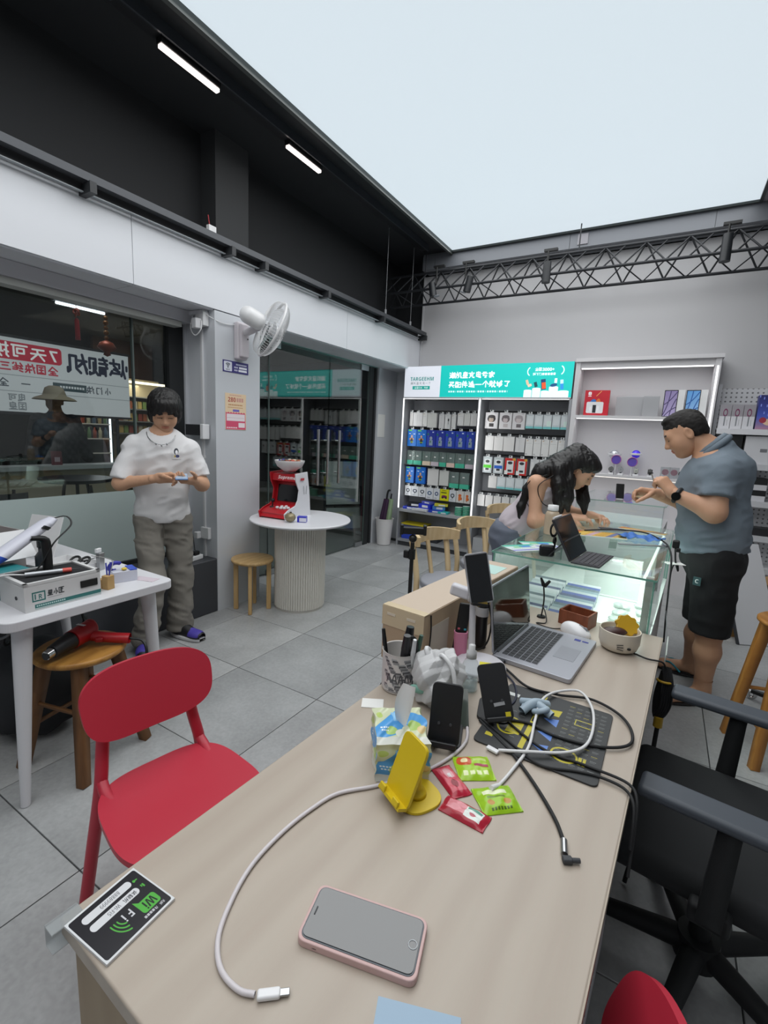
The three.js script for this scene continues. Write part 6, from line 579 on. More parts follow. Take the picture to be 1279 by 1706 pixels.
// cartons and sheets inside the showcase
for (let i = 0; i < 14; i++) { const r = Math.floor(i / 2), c = i % 2; const t = thing('boxed_screen_pack', 'flat ' + ['blue grey', 'pale', 'slate', 'white'][(r + c) % 4] + ' screen pack in the showcase, row ' + ['one', 'two', 'three', 'four', 'five', 'six', 'seven'][r] + (c ? ', far column' : ', near column'), 'pack', [-.44 + c * .165, .679, -2.02 - r * .075], -.055, 'packs leaning inside the showcase'); const col = [0x5d6484, 0xb9c0c4, 0x6f7d86, 0xcfd4d6][(r + c) % 4]; mesh('pack', box(.155, .1, .008, 0, .034, 0, -1.0), mat(col, .3), t); mesh('stripe', box(.155, .03, .0006, 0, .034, .0046, 0).translate(0, -.034, 0).translate(0, .02, 0).rotateX(-1.0).translate(0, .034, 0), mat([0xd8dade, 0x5f6aa4, 0xc4ccd0, 0x8fa0a8][(r * 2 + c) % 4], .35), t); mesh('sticker', box(.03, .015, .0008, .03, -.02, .0048).rotateX(-1.0).translate(0, .034, 0), M.paper, t); }
for (let i = 0; i < 10; i++) { const t = thing('loose_part_bag', 'clear bag of small parts on the showcase deck, ' + ['nearest the desk', 'second from the desk', 'third from the desk', 'fourth from the desk', 'fifth from the desk', 'sixth from the desk', 'seventh from the desk', 'eighth from the desk', 'ninth from the desk', 'farthest from the desk'][i], 'bag', [-.09 + (i % 2) * .09, .679, -2.02 - i * .052], i * .7, 'bags of small parts in the showcase'); mesh('bag', sph(.04, 0, .012, 0, [1.1, .28, .8], 14), mat(0xdde4e0, .15, { transmission: .6, thickness: 0 }), t); mesh('part', [box(.02, .004, .012, .006, .012, .003, 0, i), box(.016, .004, .006, -.012, .012, -.008, 0, 2 * i)], mat([0x8f9a94, 0xc9c9b0, 0x6f7876][i % 3], .4), t); }
{ const t = thing('white_divider_panel', 'white upright divider panel inside the showcase', 'panel', [-.16, .679, -2.62], -.055); mesh('panel', box(.26, .2, .006, 0, .1, 0, -.2), mat(0xd6dcd8, .4), t); mesh('foot', box(.26, .004, .05, 0, .002, .02), mat(0xd6dcd8, .4), t); }
// ---------- on the showcase ----------
{ const t = thing('tablet_keyboard_folio', 'black tablet in a keyboard folio open on the glass showcase', 'tablet', [-.205, SY, -2.065], .35), m = mat(0x26262b, .6); mesh('keyboard_base', rbox(.25, .006, .11, .003, .0, .003, .0, 0, .0), m, t); for (let r = 0; r < 5; r++) for (let k = 0; k < 12; k++) mesh('key', box(.0165, .002, .0145, -.107 + k * .0195, .0068, -.036 + r * .0182), mat(0x3a3a40, .5), t); t.rotation.y = 1.46;
  const L = (g) => put(g, 0, .004, -.057, -.5); mesh('tablet', L(rbox(.25, .18, .008, .004, 0, .09, 0)), mat(0x2b2a2f, .5), t); mesh('screen', L(box(.236, .166, .0006, 0, .09, .0045)), mat(0x101114, .1), t); mesh('stylus', L(bar([-.1, .185, 0], [.0, .185, 0], .0045)), M.whiteGloss, t); mesh('kickstand', box(.23, .1, .004, 0, .045, -.118, -1.2 + 1.9), m, t); }
{ const t = thing('earbud_case', 'black earbud case with a carabiner strap beside the tablet', 'earbud case', [-.375, SY, -1.99], .3); mesh('case', rbox(.062, .05, .03, .012, 0, .026, 0, 0, 0, 0, 4), mat(0x15161a, .35), t); mesh('lid_seam', box(.063, .0012, .031, 0, .036, 0), mat(0x2c2e33, .3), t); mesh('carabiner', put(new THREE.TorusGeometry(.02, .0045, 8, 28), .02, .115, -.005, 0, .5, 0, [.8, 1.3, 1]), M.black, t); mesh('strap', [put(new THREE.TorusGeometry(.011, .0045, 8, 20), .026, .072, 0, 0, 1.1, 0), bar([.028, .06, 0], [.028, .045, 0], .004)], M.black, t); }
{ const tx = canvasTex(256, 200, (g, w, h) => { g.fillStyle = '#d0dcda'; g.fillRect(0, 0, w, h); g.fillStyle = '#4db8a0'; g.fillRect(0, 0, w, 46); g.fillStyle = '#3f86cc'; g.fillRect(120, 40, 90, 50); g.fillStyle = '#5bc06a'; g.fillRect(60, 60, 70, 30); g.fillStyle = '#7d78c4'; g.fillRect(0, 150, w, 30); dashes(g, 20, 110, 200, 10, 12, '#8aa0a4'); });
  for (const [x, z, r, l] of [[-.49, -2.07, .9, 'colourful printed card at the near corner of the showcase top'], [-.45, -2.2, .6, 'colourful printed card partly under the other one on the showcase']]) { const o = printed('info_card', .16, .11, .002, tx, M.paper, .35); o.rotation.set(-Math.PI / 2, 0, r); o.position.set(x, SY + (r > .7 ? .0035 : .0012), z); tag(o, l, 'card', 'cards on the showcase'); } }
{ const t = thing('milk_tea_bottle', 'clear bottle of pale drink with a white cap on the showcase', 'bottle', [-.462, SY, -2.5]); mesh('bottle', lathe([[0, .001], [.034, .001], [.037, .006], [.037, .1], [.03, .118], [.02, .125]], 32), mat(0xdcc9b0, .15, { transmission: .35, thickness: 0 }), t); mesh('cap', lathe([[0, .124], [.026, .124], [.027, .128], [.026, .152], [0, .153]], 32), mat(0xdadada, .45), t); }
const chTex = canvasTex(256, 160, (g, w, h) => { g.fillStyle = '#d0a43a'; g.fillRect(0, 0, w, h); for (let i = 0; i < 6; i++) { g.save(); g.translate(i * 48, 0); g.transform(1, 0, -.5, 1, 40, 0); g.fillStyle = ['#b9492c', '#d8b95a', '#c7a4ae', '#c99a2a', '#5b6a9a', '#e0c878'][i]; g.fillRect(0, 0, 30, h); g.restore(); } dashes(g, 10, 20, 230, 6, 14, '#7a5a2a'); dashes(g, 10, 130, 230, 6, 14, '#7a5a2a'); });
for (const [x, z, w, d, r, l] of [[-.26, -2.68, .26, .14, .3, 'orange and yellow printed chart on the showcase in front of the woman'], [-.06, -2.98, .24, .07, -.25, 'orange strip chart at the far end of the showcase']]) { const o = printed('orange_chart', w, d, .003, chTex, M.paper, .4); o.rotation.set(-Math.PI / 2, 0, r); o.position.set(x, SY + .002, z); tag(o, l, 'chart', 'orange charts'); }
{ const t = thing('blue_cloth', 'crumpled blue cleaning cloth on the showcase', 'cloth', [-.06, SY, -2.72], .2); const g = new THREE.PlaneGeometry(.2, .1, 36, 20).rotateX(-Math.PI / 2), p = g.attributes.position; for (let i = 0; i < p.count; i++) { const x = p.getX(i), z = p.getZ(i); p.setY(i, .012 + .006 * Math.sin(x * 60 + z * 50) + .005 * Math.sin(z * 110 - x * 30) + .003 * Math.sin(x * 150)); p.setX(i, x * (1 + .1 * Math.sin(z * 70))); } g.computeVertexNormals(); mesh('cloth', g, new THREE.MeshStandardMaterial({ color: 0x4a78c0, roughness: .8, side: THREE.DoubleSide }), t); }
{ const t = thing('repair_phone', 'opened grey phone lying in front of the woman on the showcase', 'phone', [-.2, SY, -2.86], .3); mesh('body', rbox(.15, .008, .075, .003, 0, .005, 0), mat(0x8d9094, .35, { metalness: .3 }), t); mesh('inner_board', box(.06, .003, .05, .03, .0105, 0), mat(0x3a3f5c, .5), t); mesh('battery', box(.07, .003, .055, -.035, .0105, 0), mat(0x222326, .5), t); }
solo('black_tool_wire', tube([[-.33, SY + .006, -2.72], [-.2, SY + .02, -2.78], [-.05, SY + .02, -2.82], [.03, SY + .01, -2.72], [.07, SY + .006, -2.5], [.08, SY - .03, -2.42], [.085, .8, -2.4]], .004, 60, 6), M.rubber, 'thin black wire lying across the showcase and over its edge', 'wire');
{ const t = thing('grey_file_strip', 'grey metal strip lying along the showcase top', 'strip', [-.045, SY, -2.53], .5); mesh('strip', rbox(.22, .006, .022, .002, 0, .004, 0), mat(0x8e9496, .35, { metalness: .4 }), t); mesh('end_piece', rbox(.02, .008, .02, .003, .11, .005, 0), M.darkGrey, t); }
{ const t = thing('hanging_microscope_lead', 'black plug and coiled lead hanging at the man\'s side of the showcase', 'lead', [.095, 0, -2.62]); mesh('plug', [rbox(.03, .04, .03, .008, 0, .99, 0), rbox(.02, .02, .02, .005, .012, .965, .01)], M.black, t); mesh('lead', tube([[0, .97, 0], [.01, .9, .01], [.025, .86, .0], [.015, .9, -.01], [.0, .88, 0], [.0, .7, .01], [.01, .5, .02]], .004, 50, 6), M.black, t); }
{ const t = thing('hanging_price_tag', 'white printed tag dangling at the corner of the showcase', 'tag', [.098, 0, -2.1]); mesh('tag', box(.002, .055, .09, 0, .655, 0, .6), mat(0xcfd0cc, .6), t); mesh('print', [0, 1, 2].map((i) => box(.0005, .004, .07, .0015, .64 + i * .012, 0, .6)), M.grey, t); mesh('string', bar([-.005, .7, -.02], [-.02, .8, -.04], .001, .001, 5), M.grey, t); }
solo('showcase_side_slip', box(.08, .002, .05, 0, 0, 0), M.paper, 'white paper slip sticking out beside the man\'s shorts', 'paper', [.1, .9, -2.6], .4);
// ---------- office chair ----------
{ const t = thing('office_chair', 'black office chair with grey armrest pads beside the desk', 'office chair', [.24, 0, -1.395], -.13), m = mat(0x16181a, .7), f = mat(0x1a1c1e, .9), pad = mat(0x454b53, .5); // sitter looks towards -x
  mesh('seat', rbox(.5, .07, .5, .03, .02, .46, 0, 0, 0, 0, 4), f, t); const b = new THREE.BoxGeometry(.03, .5, .46, 2, 16, 16), p = b.attributes.position; for (let i = 0; i < p.count; i++) { const y = p.getY(i), z = p.getZ(i); p.setX(i, p.getX(i) - .2 * z * z + .12 * (y + .1) * (y + .1)); } b.computeVertexNormals(); mesh('backrest', b.translate(.33, .8, 0), f, t);
  for (const s of [-1, 1]) { mesh('armrest_pad', rbox(.25, .028, .075, .012, -.04, .685, s * .265, 0, 0, 0, 3), pad, t); mesh('arm_upright', [bar([0, .44, s * .27], [.01, .675, s * .268], .034, .028, 4), rbox(.08, .05, .08, .01, 0, .44, s * .24)], m, t); }
  mesh('back_bar', tube([[.2, .42, 0], [.32, .45, 0], [.36, .6, 0]], .022, 16, 8), m, t); mesh('gas_lift', [bar([0, .12, 0], [0, .42, 0], .026), bar([0, .25, 0], [0, .4, 0], .034)], m, t); mesh('mechanism', rbox(.2, .05, .16, .015, 0, .405, 0), m, t); mesh('hub', cyl(.05, .055, .07, 0, .11, 0), m, t);
  for (let k = 0; k < 5; k++) { const a = k * 1.2566 + .5; mesh('base_arm', bar([0, .115, 0], [Math.cos(a) * .29, .085, Math.sin(a) * .29], .032, .02, 8), m, t); const c = mesh('caster', [put(new THREE.TorusGeometry(.022, .014, 8, 20), Math.cos(a) * .3, .036, Math.sin(a) * .3, 0, a + 1.2, 0), bar([Math.cos(a) * .29, .05, Math.sin(a) * .29], [Math.cos(a) * .29, .09, Math.sin(a) * .29], .008)], M.black, t); } }
// ---------- things on the far right ----------
{ const t = thing('grey_round_stool', 'grey padded round stool with a chrome foot behind the wooden stool', 'stool', [.82, 0, -3.2]); mesh('cushion', lathe([[0, .6], [.16, .6], [.172, .615], [.172, .64], [.16, .66], [0, .668]], 40), mat(0x4a454b, .6), t); mesh('post', bar([0, .03, 0], [0, .6, 0], .022), M.chrome, t); mesh('star_foot', [0, 1, 2, 3, 4].map((k) => bar([0, .08, 0], [Math.cos(k * 1.257) * .26, .05, Math.sin(k * 1.257) * .26], .02, .014)), M.black, t); for (let k = 0; k < 5; k++) mesh('caster', put(new THREE.TorusGeometry(.018, .011, 8, 16), Math.cos(k * 1.257) * .26, .029, Math.sin(k * 1.257) * .26, 0, k, 0), M.chrome, t); }
{ const t = thing('leaning_white_board', 'white board leaning against the gondola behind the stools', 'board', [.78, 0, -4.35], .5); mesh('board', put(rbox(.3, .8, .02, .003, 0, .4, 0), 0, 0, 0, -.5, 0, 0), mat(0xcbcbce, .5), t); mesh('dark_edge', put(box(.012, .8, .022, -.155, .4, 0), 0, 0, 0, -.5, 0, 0), mat(0x33353a, .6), t); }
{ const t = thing('open_cardboard_box', 'open brown cardboard box on the floor behind the man in grey', 'carton', [.63, 0, -4.9], .15), m = mat(0x8a6b48, .8); mesh('side', [box(.4, .34, .005, 0, .17, .16), box(.4, .34, .005, 0, .17, -.16), box(.005, .34, .32, .2, .17, 0), box(.005, .34, .32, -.2, .17, 0), box(.4, .005, .32, 0, .004, 0)], m, t); mesh('flap', [box(.4, .14, .004, 0, .37, .22, 1.0), box(.15, .004, .32, .26, .37, 0, 0, 0, .5)], mat(0x9a7a54, .8), t); mesh('label', box(.1, .06, .001, -.05, .24, .1635), M.paper, t); }
{ const t = thing('small_carton', 'small brown carton in front of the open cardboard box', 'carton', [.52, 0, -4.5], .3); mesh('carton', rbox(.22, .16, .2, .003, 0, .08, 0), mat(0x9a7240, .8), t); mesh('tape', box(.03, .001, .2, 0, .1606, 0), mat(0xb89a68, .4), t); }
for (const [x, y, z, s, c, l] of [[.6, .33, -4.88, .12, 0x17181b, 'black plastic bag in the open cardboard box'], [.56, .17, -4.5, .08, 0xc9cacc, 'white plastic bag on the small brown carton']]) { const t = thing('plastic_bag', l, 'bag', [x, y, z]); const g = new THREE.IcosahedronGeometry(s, 14), p = g.attributes.position; for (let i = 0; i < p.count; i++) { const a = p.getX(i) / s, b = p.getY(i) / s, d = p.getZ(i) / s; const r = (q) => Math.abs((q % 1 + 1) % 1 - .5) * 2; const k = .75 + .2 * r(1.3 * a + .8 * b - d) + .15 * r(2.9 * b - 2 * a + 1.7 * d); p.setXYZ(i, p.getX(i) * k * 1.2, p.getY(i) * k, p.getZ(i) * k); } const q = flat(g); q.computeVertexNormals(); mesh('bag', q.translate(0, s * .75, 0), mat(c, .3), t); mesh('knot', put(new THREE.TorusGeometry(s * .16, s * .06, 6, 14), 0, s * 1.55, 0, 1.2), mat(c, .3), t); }
// ---------- people: smooth bodies meshed from distance fields ----------
const smin = (a, b, k) => { const h = Math.max(k - Math.abs(a - b), 0) / k; return Math.min(a, b) - h * h * k * .25; };
const hsh = (i, j, k) => { let h = Math.imul(i, 374761393) ^ Math.imul(j, 668265263) ^ Math.imul(k, 1274126177); h = Math.imul(h ^ (h >>> 13), 1274126177); return ((h ^ (h >>> 16)) >>> 0) / 4294967296; };
function n3(x, y, z) { const i = Math.floor(x), j = Math.floor(y), k = Math.floor(z), f = (t) => t * t * (3 - 2 * t), a = f(x - i), b = f(y - j), c = f(z - k), L = (p, q, t) => p + (q - p) * t; return L(L(L(hsh(i, j, k), hsh(i + 1, j, k), a), L(hsh(i, j + 1, k), hsh(i + 1, j + 1, k), a), b), L(L(hsh(i, j, k + 1), hsh(i + 1, j, k + 1), a), L(hsh(i, j + 1, k + 1), hsh(i + 1, j + 1, k + 1), a), b), c) * 2 - 1; }
const rdg = (x, y, z) => Math.abs(n3(x, y, z)) * 2 - .7;   // ridged: sharp cloth creases
const v3 = (a) => V(a[0], a[1], a[2]);
function cap(a, b, ra, rb = ra) { const dx = b[0] - a[0], dy = b[1] - a[1], dz = b[2] - a[2], L = dx * dx + dy * dy + dz * dz || 1e-9; const f = (x, y, z) => { const px = x - a[0], py = y - a[1], pz = z - a[2]; let t = (px * dx + py * dy + pz * dz) / L; t = t < 0 ? 0 : t > 1 ? 1 : t; const qx = px - dx * t, qy = py - dy * t, qz = pz - dz * t; return Math.sqrt(qx * qx + qy * qy + qz * qz) - (ra + (rb - ra) * t); }; f.b = [[Math.min(a[0], b[0]), Math.min(a[1], b[1]), Math.min(a[2], b[2])], [Math.max(a[0], b[0]), Math.max(a[1], b[1]), Math.max(a[2], b[2])], Math.max(ra, rb)]; return f; }
function ell(c, r, B) { const R = Math.max(...r); const f = (x, y, z) => { const px = x - c[0], py = y - c[1], pz = z - c[2]; let u, v, w; if (B) { u = px * B[0].x + py * B[0].y + pz * B[0].z; v = px * B[1].x + py * B[1].y + pz * B[1].z; w = px * B[2].x + py * B[2].y + pz * B[2].z; } else { u = px; v = py; w = pz; } const a = u / r[0], b = v / r[1], d = w / r[2], k0 = Math.sqrt(a * a + b * b + d * d), k1 = Math.sqrt(a * a / r[0] / r[0] + b * b / r[1] / r[1] + d * d / r[2] / r[2]) || 1e-9; return k0 < 1e-6 ? -R : k0 * (k0 - 1) / k1; }; f.b = [c, c, R]; return f; }
const uni = (list, k) => { const f = (x, y, z) => { let d = 1e3; for (const p of list) d = smin(d, p(x, y, z), k); return d; }; f.list = list; return f; };
function bounds(list, pad) { const lo = [1e9, 1e9, 1e9], hi = [-1e9, -1e9, -1e9]; for (const p of list) for (let i = 0; i < 3; i++) { lo[i] = Math.min(lo[i], p.b[0][i] - p.b[2] - pad); hi[i] = Math.max(hi[i], p.b[1][i] + p.b[2] + pad); } return [lo, hi]; }
function surf(f, lo, hi, c, colour) {   // naive surface nets
  const n = [0, 1, 2].map((i) => Math.ceil((hi[i] - lo[i]) / c) + 2), [nx, ny, nz] = n, F = new Float32Array(nx * ny * nz), at = (i, j, k) => (k * ny + j) * nx + i;
  for (let k = 0; k < nz; k++) for (let j = 0; j < ny; j++) for (let i = 0; i < nx; i++) F[at(i, j, k)] = f(lo[0] + i * c, lo[1] + j * c, lo[2] + k * c);
  const id = new Int32Array(F.length).fill(-1), P = [], I = [], C = []; const E = [[0, 1], [0, 2], [0, 4], [1, 3], [1, 5], [2, 3], [2, 6], [3, 7], [4, 5], [4, 6], [5, 7], [6, 7]];
  for (let k = 0; k < nz - 1; k++) for (let j = 0; j < ny - 1; j++) for (let i = 0; i < nx - 1; i++) {
    const g = []; let m = 0; for (let q = 0; q < 8; q++) { const v = F[at(i + (q & 1), j + (q >> 1 & 1), k + (q >> 2))]; g.push(v); if (v < 0) m |= 1 << q; } if (m === 0 || m === 255) continue;
    let x = 0, y = 0, z = 0, s = 0; for (const [a, b] of E) { if ((g[a] < 0) === (g[b] < 0)) continue; const t = g[a] / (g[a] - g[b]); x += (a & 1) + ((b & 1) - (a & 1)) * t; y += (a >> 1 & 1) + ((b >> 1 & 1) - (a >> 1 & 1)) * t; z += (a >> 2) + ((b >> 2) - (a >> 2)) * t; s++; }
    id[at(i, j, k)] = P.length / 3; const X = lo[0] + (i + x / s) * c, Y = lo[1] + (j + y / s) * c, Z = lo[2] + (k + z / s) * c; P.push(X, Y, Z); if (colour) C.push(...colour(X, Y, Z));
  }
  const quad = (a, b, d, e, flip) => { if (a < 0 || b < 0 || d < 0 || e < 0) return; flip ? I.push(a, d, b, a, e, d) : I.push(a, b, d, a, d, e); };
  for (let k = 1; k < nz - 1; k++) for (let j = 1; j < ny - 1; j++) for (let i = 1; i < nx - 1; i++) { const s = F[at(i, j, k)] < 0;
    if (s !== F[at(i + 1, j, k)] < 0) quad(id[at(i, j - 1, k - 1)], id[at(i, j, k - 1)], id[at(i, j, k)], id[at(i, j - 1, k)], !s);
    if (s !== F[at(i, j + 1, k)] < 0) quad(id[at(i - 1, j, k - 1)], id[at(i - 1, j, k)], id[at(i, j, k)], id[at(i, j, k - 1)], !s);
    if (s !== F[at(i, j, k + 1)] < 0) quad(id[at(i - 1, j - 1, k)], id[at(i, j - 1, k)], id[at(i, j, k)], id[at(i - 1, j, k)], !s); }
  const o = new THREE.BufferGeometry(); o.setAttribute('position', new THREE.Float32BufferAttribute(P, 3)); if (colour) o.setAttribute('color', new THREE.Float32BufferAttribute(C, 3)); o.setIndex(I); o.computeVertexNormals(); return o;
}
function joinC(list) { const P = [], N = [], C = [], I = []; for (const g of list) { const o = P.length / 3; P.push(...g.attributes.position.array); N.push(...g.attributes.normal.array); C.push(...g.attributes.color.array); for (const i of g.index.array) I.push(i + o); } const o = new THREE.BufferGeometry(); o.setAttribute('position', new THREE.Float32BufferAttribute(P, 3)); o.setAttribute('normal', new THREE.Float32BufferAttribute(N, 3)); o.setAttribute('color', new THREE.Float32BufferAttribute(C, 3)); o.setIndex(I); return o; }
function raw(name, g, m, parent) { const o = new THREE.Mesh(g, m); o.name = name; parent.add(o); return o; }
const lin = (h) => { const c = new THREE.Color(h); return [c.r, c.g, c.b]; };
const frame = (f, u) => { const F = v3(f).normalize(), L = v3(u).cross(F).normalize(), U = F.clone().cross(L); return [L, U, F]; };   // left, up, forward
const lc = (o, B, x, y, z) => [o[0] + B[0].x * x + B[1].x * y + B[2].x * z, o[1] + B[0].y * x + B[1].y * y + B[2].y * z, o[2] + B[0].z * x + B[1].z * y + B[2].z * z];
function headMesh(o, B, skin, s, opt = {}) {
  const E = (x, y, z, a, b, c) => ell(lc(o, B, x * s, y * s, z * s), [a * s, b * s, c * s], B), K = (p, q, a, b) => cap(lc(o, B, ...p.map((v) => v * s)), lc(o, B, ...q.map((v) => v * s)), a * s, b * s); const j = opt.jaw || 1;
  const main = uni([E(0, .035, -.012, .076, .088, .095), E(0, -.03, .022, .064 * j, .083, .066), E(0, -.09, .05, .03 * j, .024, .03), E(-.035, -.03, .05, .028 * j, .035, .03), E(.035, -.03, .05, .028 * j, .035, .03), K([-.036, .022, .07], [.036, .022, .07], .014, .014)], .03);
  const nose = uni([K([0, .012, .08], [0, -.028, .1], .008, .0125), E(.011, -.033, .09, .009, .008, .01), E(-.011, -.033, .09, .009, .008, .01)], .012), lips = uni([E(0, -.058, .083, .021, .006, .01), E(0, -.067, .081, .018, .0065, .01)], .004), eyes = [E(.031, .004, .071, .015, .012, .013), E(-.031, .004, .071, .015, .012, .013)], ears = [E(.077, -.005, -.012, .009, .032, .019), E(-.077, -.005, -.012, .009, .032, .019)], earIn = [E(.085, -.002, -.008, .006, .02, .011), E(-.085, -.002, -.008, .006, .02, .011)], sock = [E(.031, .006, .09, .018, .011, .012), E(-.031, .006, .09, .018, .011, .012)];
  const f = (x, y, z) => { let d = main(x, y, z); for (const q of sock) { const e = -q(x, y, z); d = -smin(-d, -e, .012); } d = smin(d, nose(x, y, z), .012); d = smin(d, lips(x, y, z), .006); for (const q of eyes) d = smin(d, q(x, y, z), .004); for (let i = 0; i < 2; i++) { const e = -smin(-ears[i](x, y, z), earIn[i](x, y, z), .006); d = smin(d, e, .008); } return d; };
  const hi = lin(opt.hair || 0x1a1512), sk = skin, lp = [skin[0] * .85, skin[1] * .55, skin[2] * .55];
  const R = .15 * s, col = (x, y, z) => { const px = x - o[0], py = y - o[1], pz = z - o[2], a = (px * B[0].x + py * B[0].y + pz * B[0].z) / s, b = (px * B[1].x + py * B[1].y + pz * B[1].z) / s, c = (px * B[2].x + py * B[2].y + pz * B[2].z) / s, ax = Math.abs(a); if (c > .05) { if (ax > .013 && ax < .048 && Math.abs(b - (.03 - .12 * Math.max(0, ax - .035))) < .0045) return hi; if (ax > .017 && ax < .045 && Math.abs(b + .001 + (ax - .031) * (ax - .031) * 6) < .0028) return hi; if (ax < .022 && Math.abs(b + .0625) < .009 && c > .07) return lp; } return sk; };
  return surf(f, o.map((v) => v - R), o.map((v) => v + R), .0034, col);
}
function handMesh(w, d, n, side, curl, skin, size = 1, thumb = .5) {   // w wrist, d towards the fingers, n palm side, side +1/-1: where the thumb leaves
  const D = v3(d).normalize(), N0 = v3(n), N = N0.sub(D.clone().multiplyScalar(N0.dot(D))).normalize(), S = D.clone().cross(N).multiplyScalar(side), W = v3(w), list = [], A = (v) => [v.x, v.y, v.z]; const pt = (a, b, c) => W.clone().addScaledVector(D, a * size).addScaledVector(S, b * size).addScaledVector(N, c * size);
  list.push(cap(A(pt(-.03, 0, 0)), A(pt(.01, 0, 0)), .024 * size, .024 * size)); for (const b of [-.026, -.009, .009, .026]) list.push(cap(A(pt(.008, b * .7, 0)), A(pt(.08, b, 0)), .0145 * size, .0115 * size));
  const palm = uni(list.slice(), .02), fs = []; [[.026, .068], [.009, .078], [-.009, .072], [-.026, .056]].forEach(([b, L], i) => { let p = pt(.08 - (i === 3 ? .008 : 0), b, 0), a = 0; const c = Array.isArray(curl) ? curl[i] : curl; [.45, .3, .25].forEach((k, q) => { a += c * [.75, 1, .7][q]; const e = p.clone().addScaledVector(D, L * k * size * Math.cos(a)).addScaledVector(N, L * k * size * Math.sin(a)).addScaledVector(S, L * k * size * b * 1.2); fs.push(cap(A(p), A(e), (.0092 - q * .0009) * size, (.0086 - q * .001) * size)); p = e; }); });
  let p = pt(.02, .026, .006); const T = [[.034, .7, .75], [.03, .9, .35], [.024, 1, .1]]; T.forEach(([L, a, b], q) => { const e = p.clone().addScaledVector(D, L * a * size).addScaledVector(S, L * b * size * (1 - thumb)).addScaledVector(N, L * (.35 + thumb * .7) * size); fs.push(cap(A(p), A(e), (.0135 - q * .002) * size, (.0118 - q * .002) * size)); p = e; });
  const f = (x, y, z) => { let r = palm(x, y, z); for (const q of fs) r = smin(r, q(x, y, z), .007); return r; }, [lo, hi] = bounds([...list, ...fs], .006); return surf(f, lo, hi, .0034, () => skin);
}
const SK = (m) => m; const skinMat = new THREE.MeshPhysicalMaterial({ vertexColors: true, roughness: .55, sheen: .15 });
const mixp = (a, b, t) => a.map((v, i) => v + (b[i] - v) * t);
function cloth(prims, k, pad, c, cut, fold, m, name, parent) { const base = uni(prims, k), f = (x, y, z) => { let d = base(x, y, z); if (d > .06) return d; if (fold) d += fold(x, y, z); return cut ? Math.max(d, cut(x, y, z)) : d; }; const [lo, hi] = bounds(prims, pad); return raw(name, surf(f, lo, hi, c), m, parent); }
const plane = (p, n) => { const L = Math.hypot(...n), q = n.map((v) => v / L), o = p[0] * q[0] + p[1] * q[1] + p[2] * q[2]; return (x, y, z) => x * q[0] + y * q[1] + z * q[2] - o; };
const sub = (a, b) => a.map((v, i) => v - b[i]);
const fabricBump = dataTex(256, (x, y, i) => { const v = 128 + 40 * (fine[(y * 2 % 512) * 512 + x * 2 % 512] - .5) * 2; return [v, v, v]; }, false, 1);
function shoe(name, heel, toe, parent, colour, sole) { const d = v3(sub(toe, heel)); d.y = 0; const L = d.length(), B = frame([d.x, 0, d.z], [0, 1, 0]), o = [heel[0], 0, heel[2]]; const up = uni([ell(lc(o, B, 0, .055, L * .3), [.042, .05, L * .34], B), ell(lc(o, B, 0, .038, L * .72), [.046, .036, L * .3], B), cap(lc(o, B, 0, .06, L * .14), lc(o, B, 0, .1, L * .16), .036, .036)], .03); const f = (x, y, z) => Math.max(up(x, y, z), .022 - y); const col = (x, y, z) => { const t = ((x - o[0]) * B[2].x + (z - o[2]) * B[2].z) / L, s = Math.abs((x - o[0]) * B[0].x + (z - o[2]) * B[0].z); return lin(colour(t, y, s)); }; const R = L * .75 + .05, lo = [o[0] - R, 0, o[2] - R], hi = [o[0] + R, .16, o[2] + R]; const s = raw(name, surf(f, lo, hi, .006, col), new THREE.MeshStandardMaterial({ vertexColors: true, roughness: .55 }), parent); const sp = ell(lc(o, B, 0, .014, L * .48), [.05, .06, L * .56], B); raw('sole', surf((x, y, z) => Math.max(sp(x, y, z), y - .026, .001 - y), lo, hi, .006), mat(sole, .6), s); return s; }

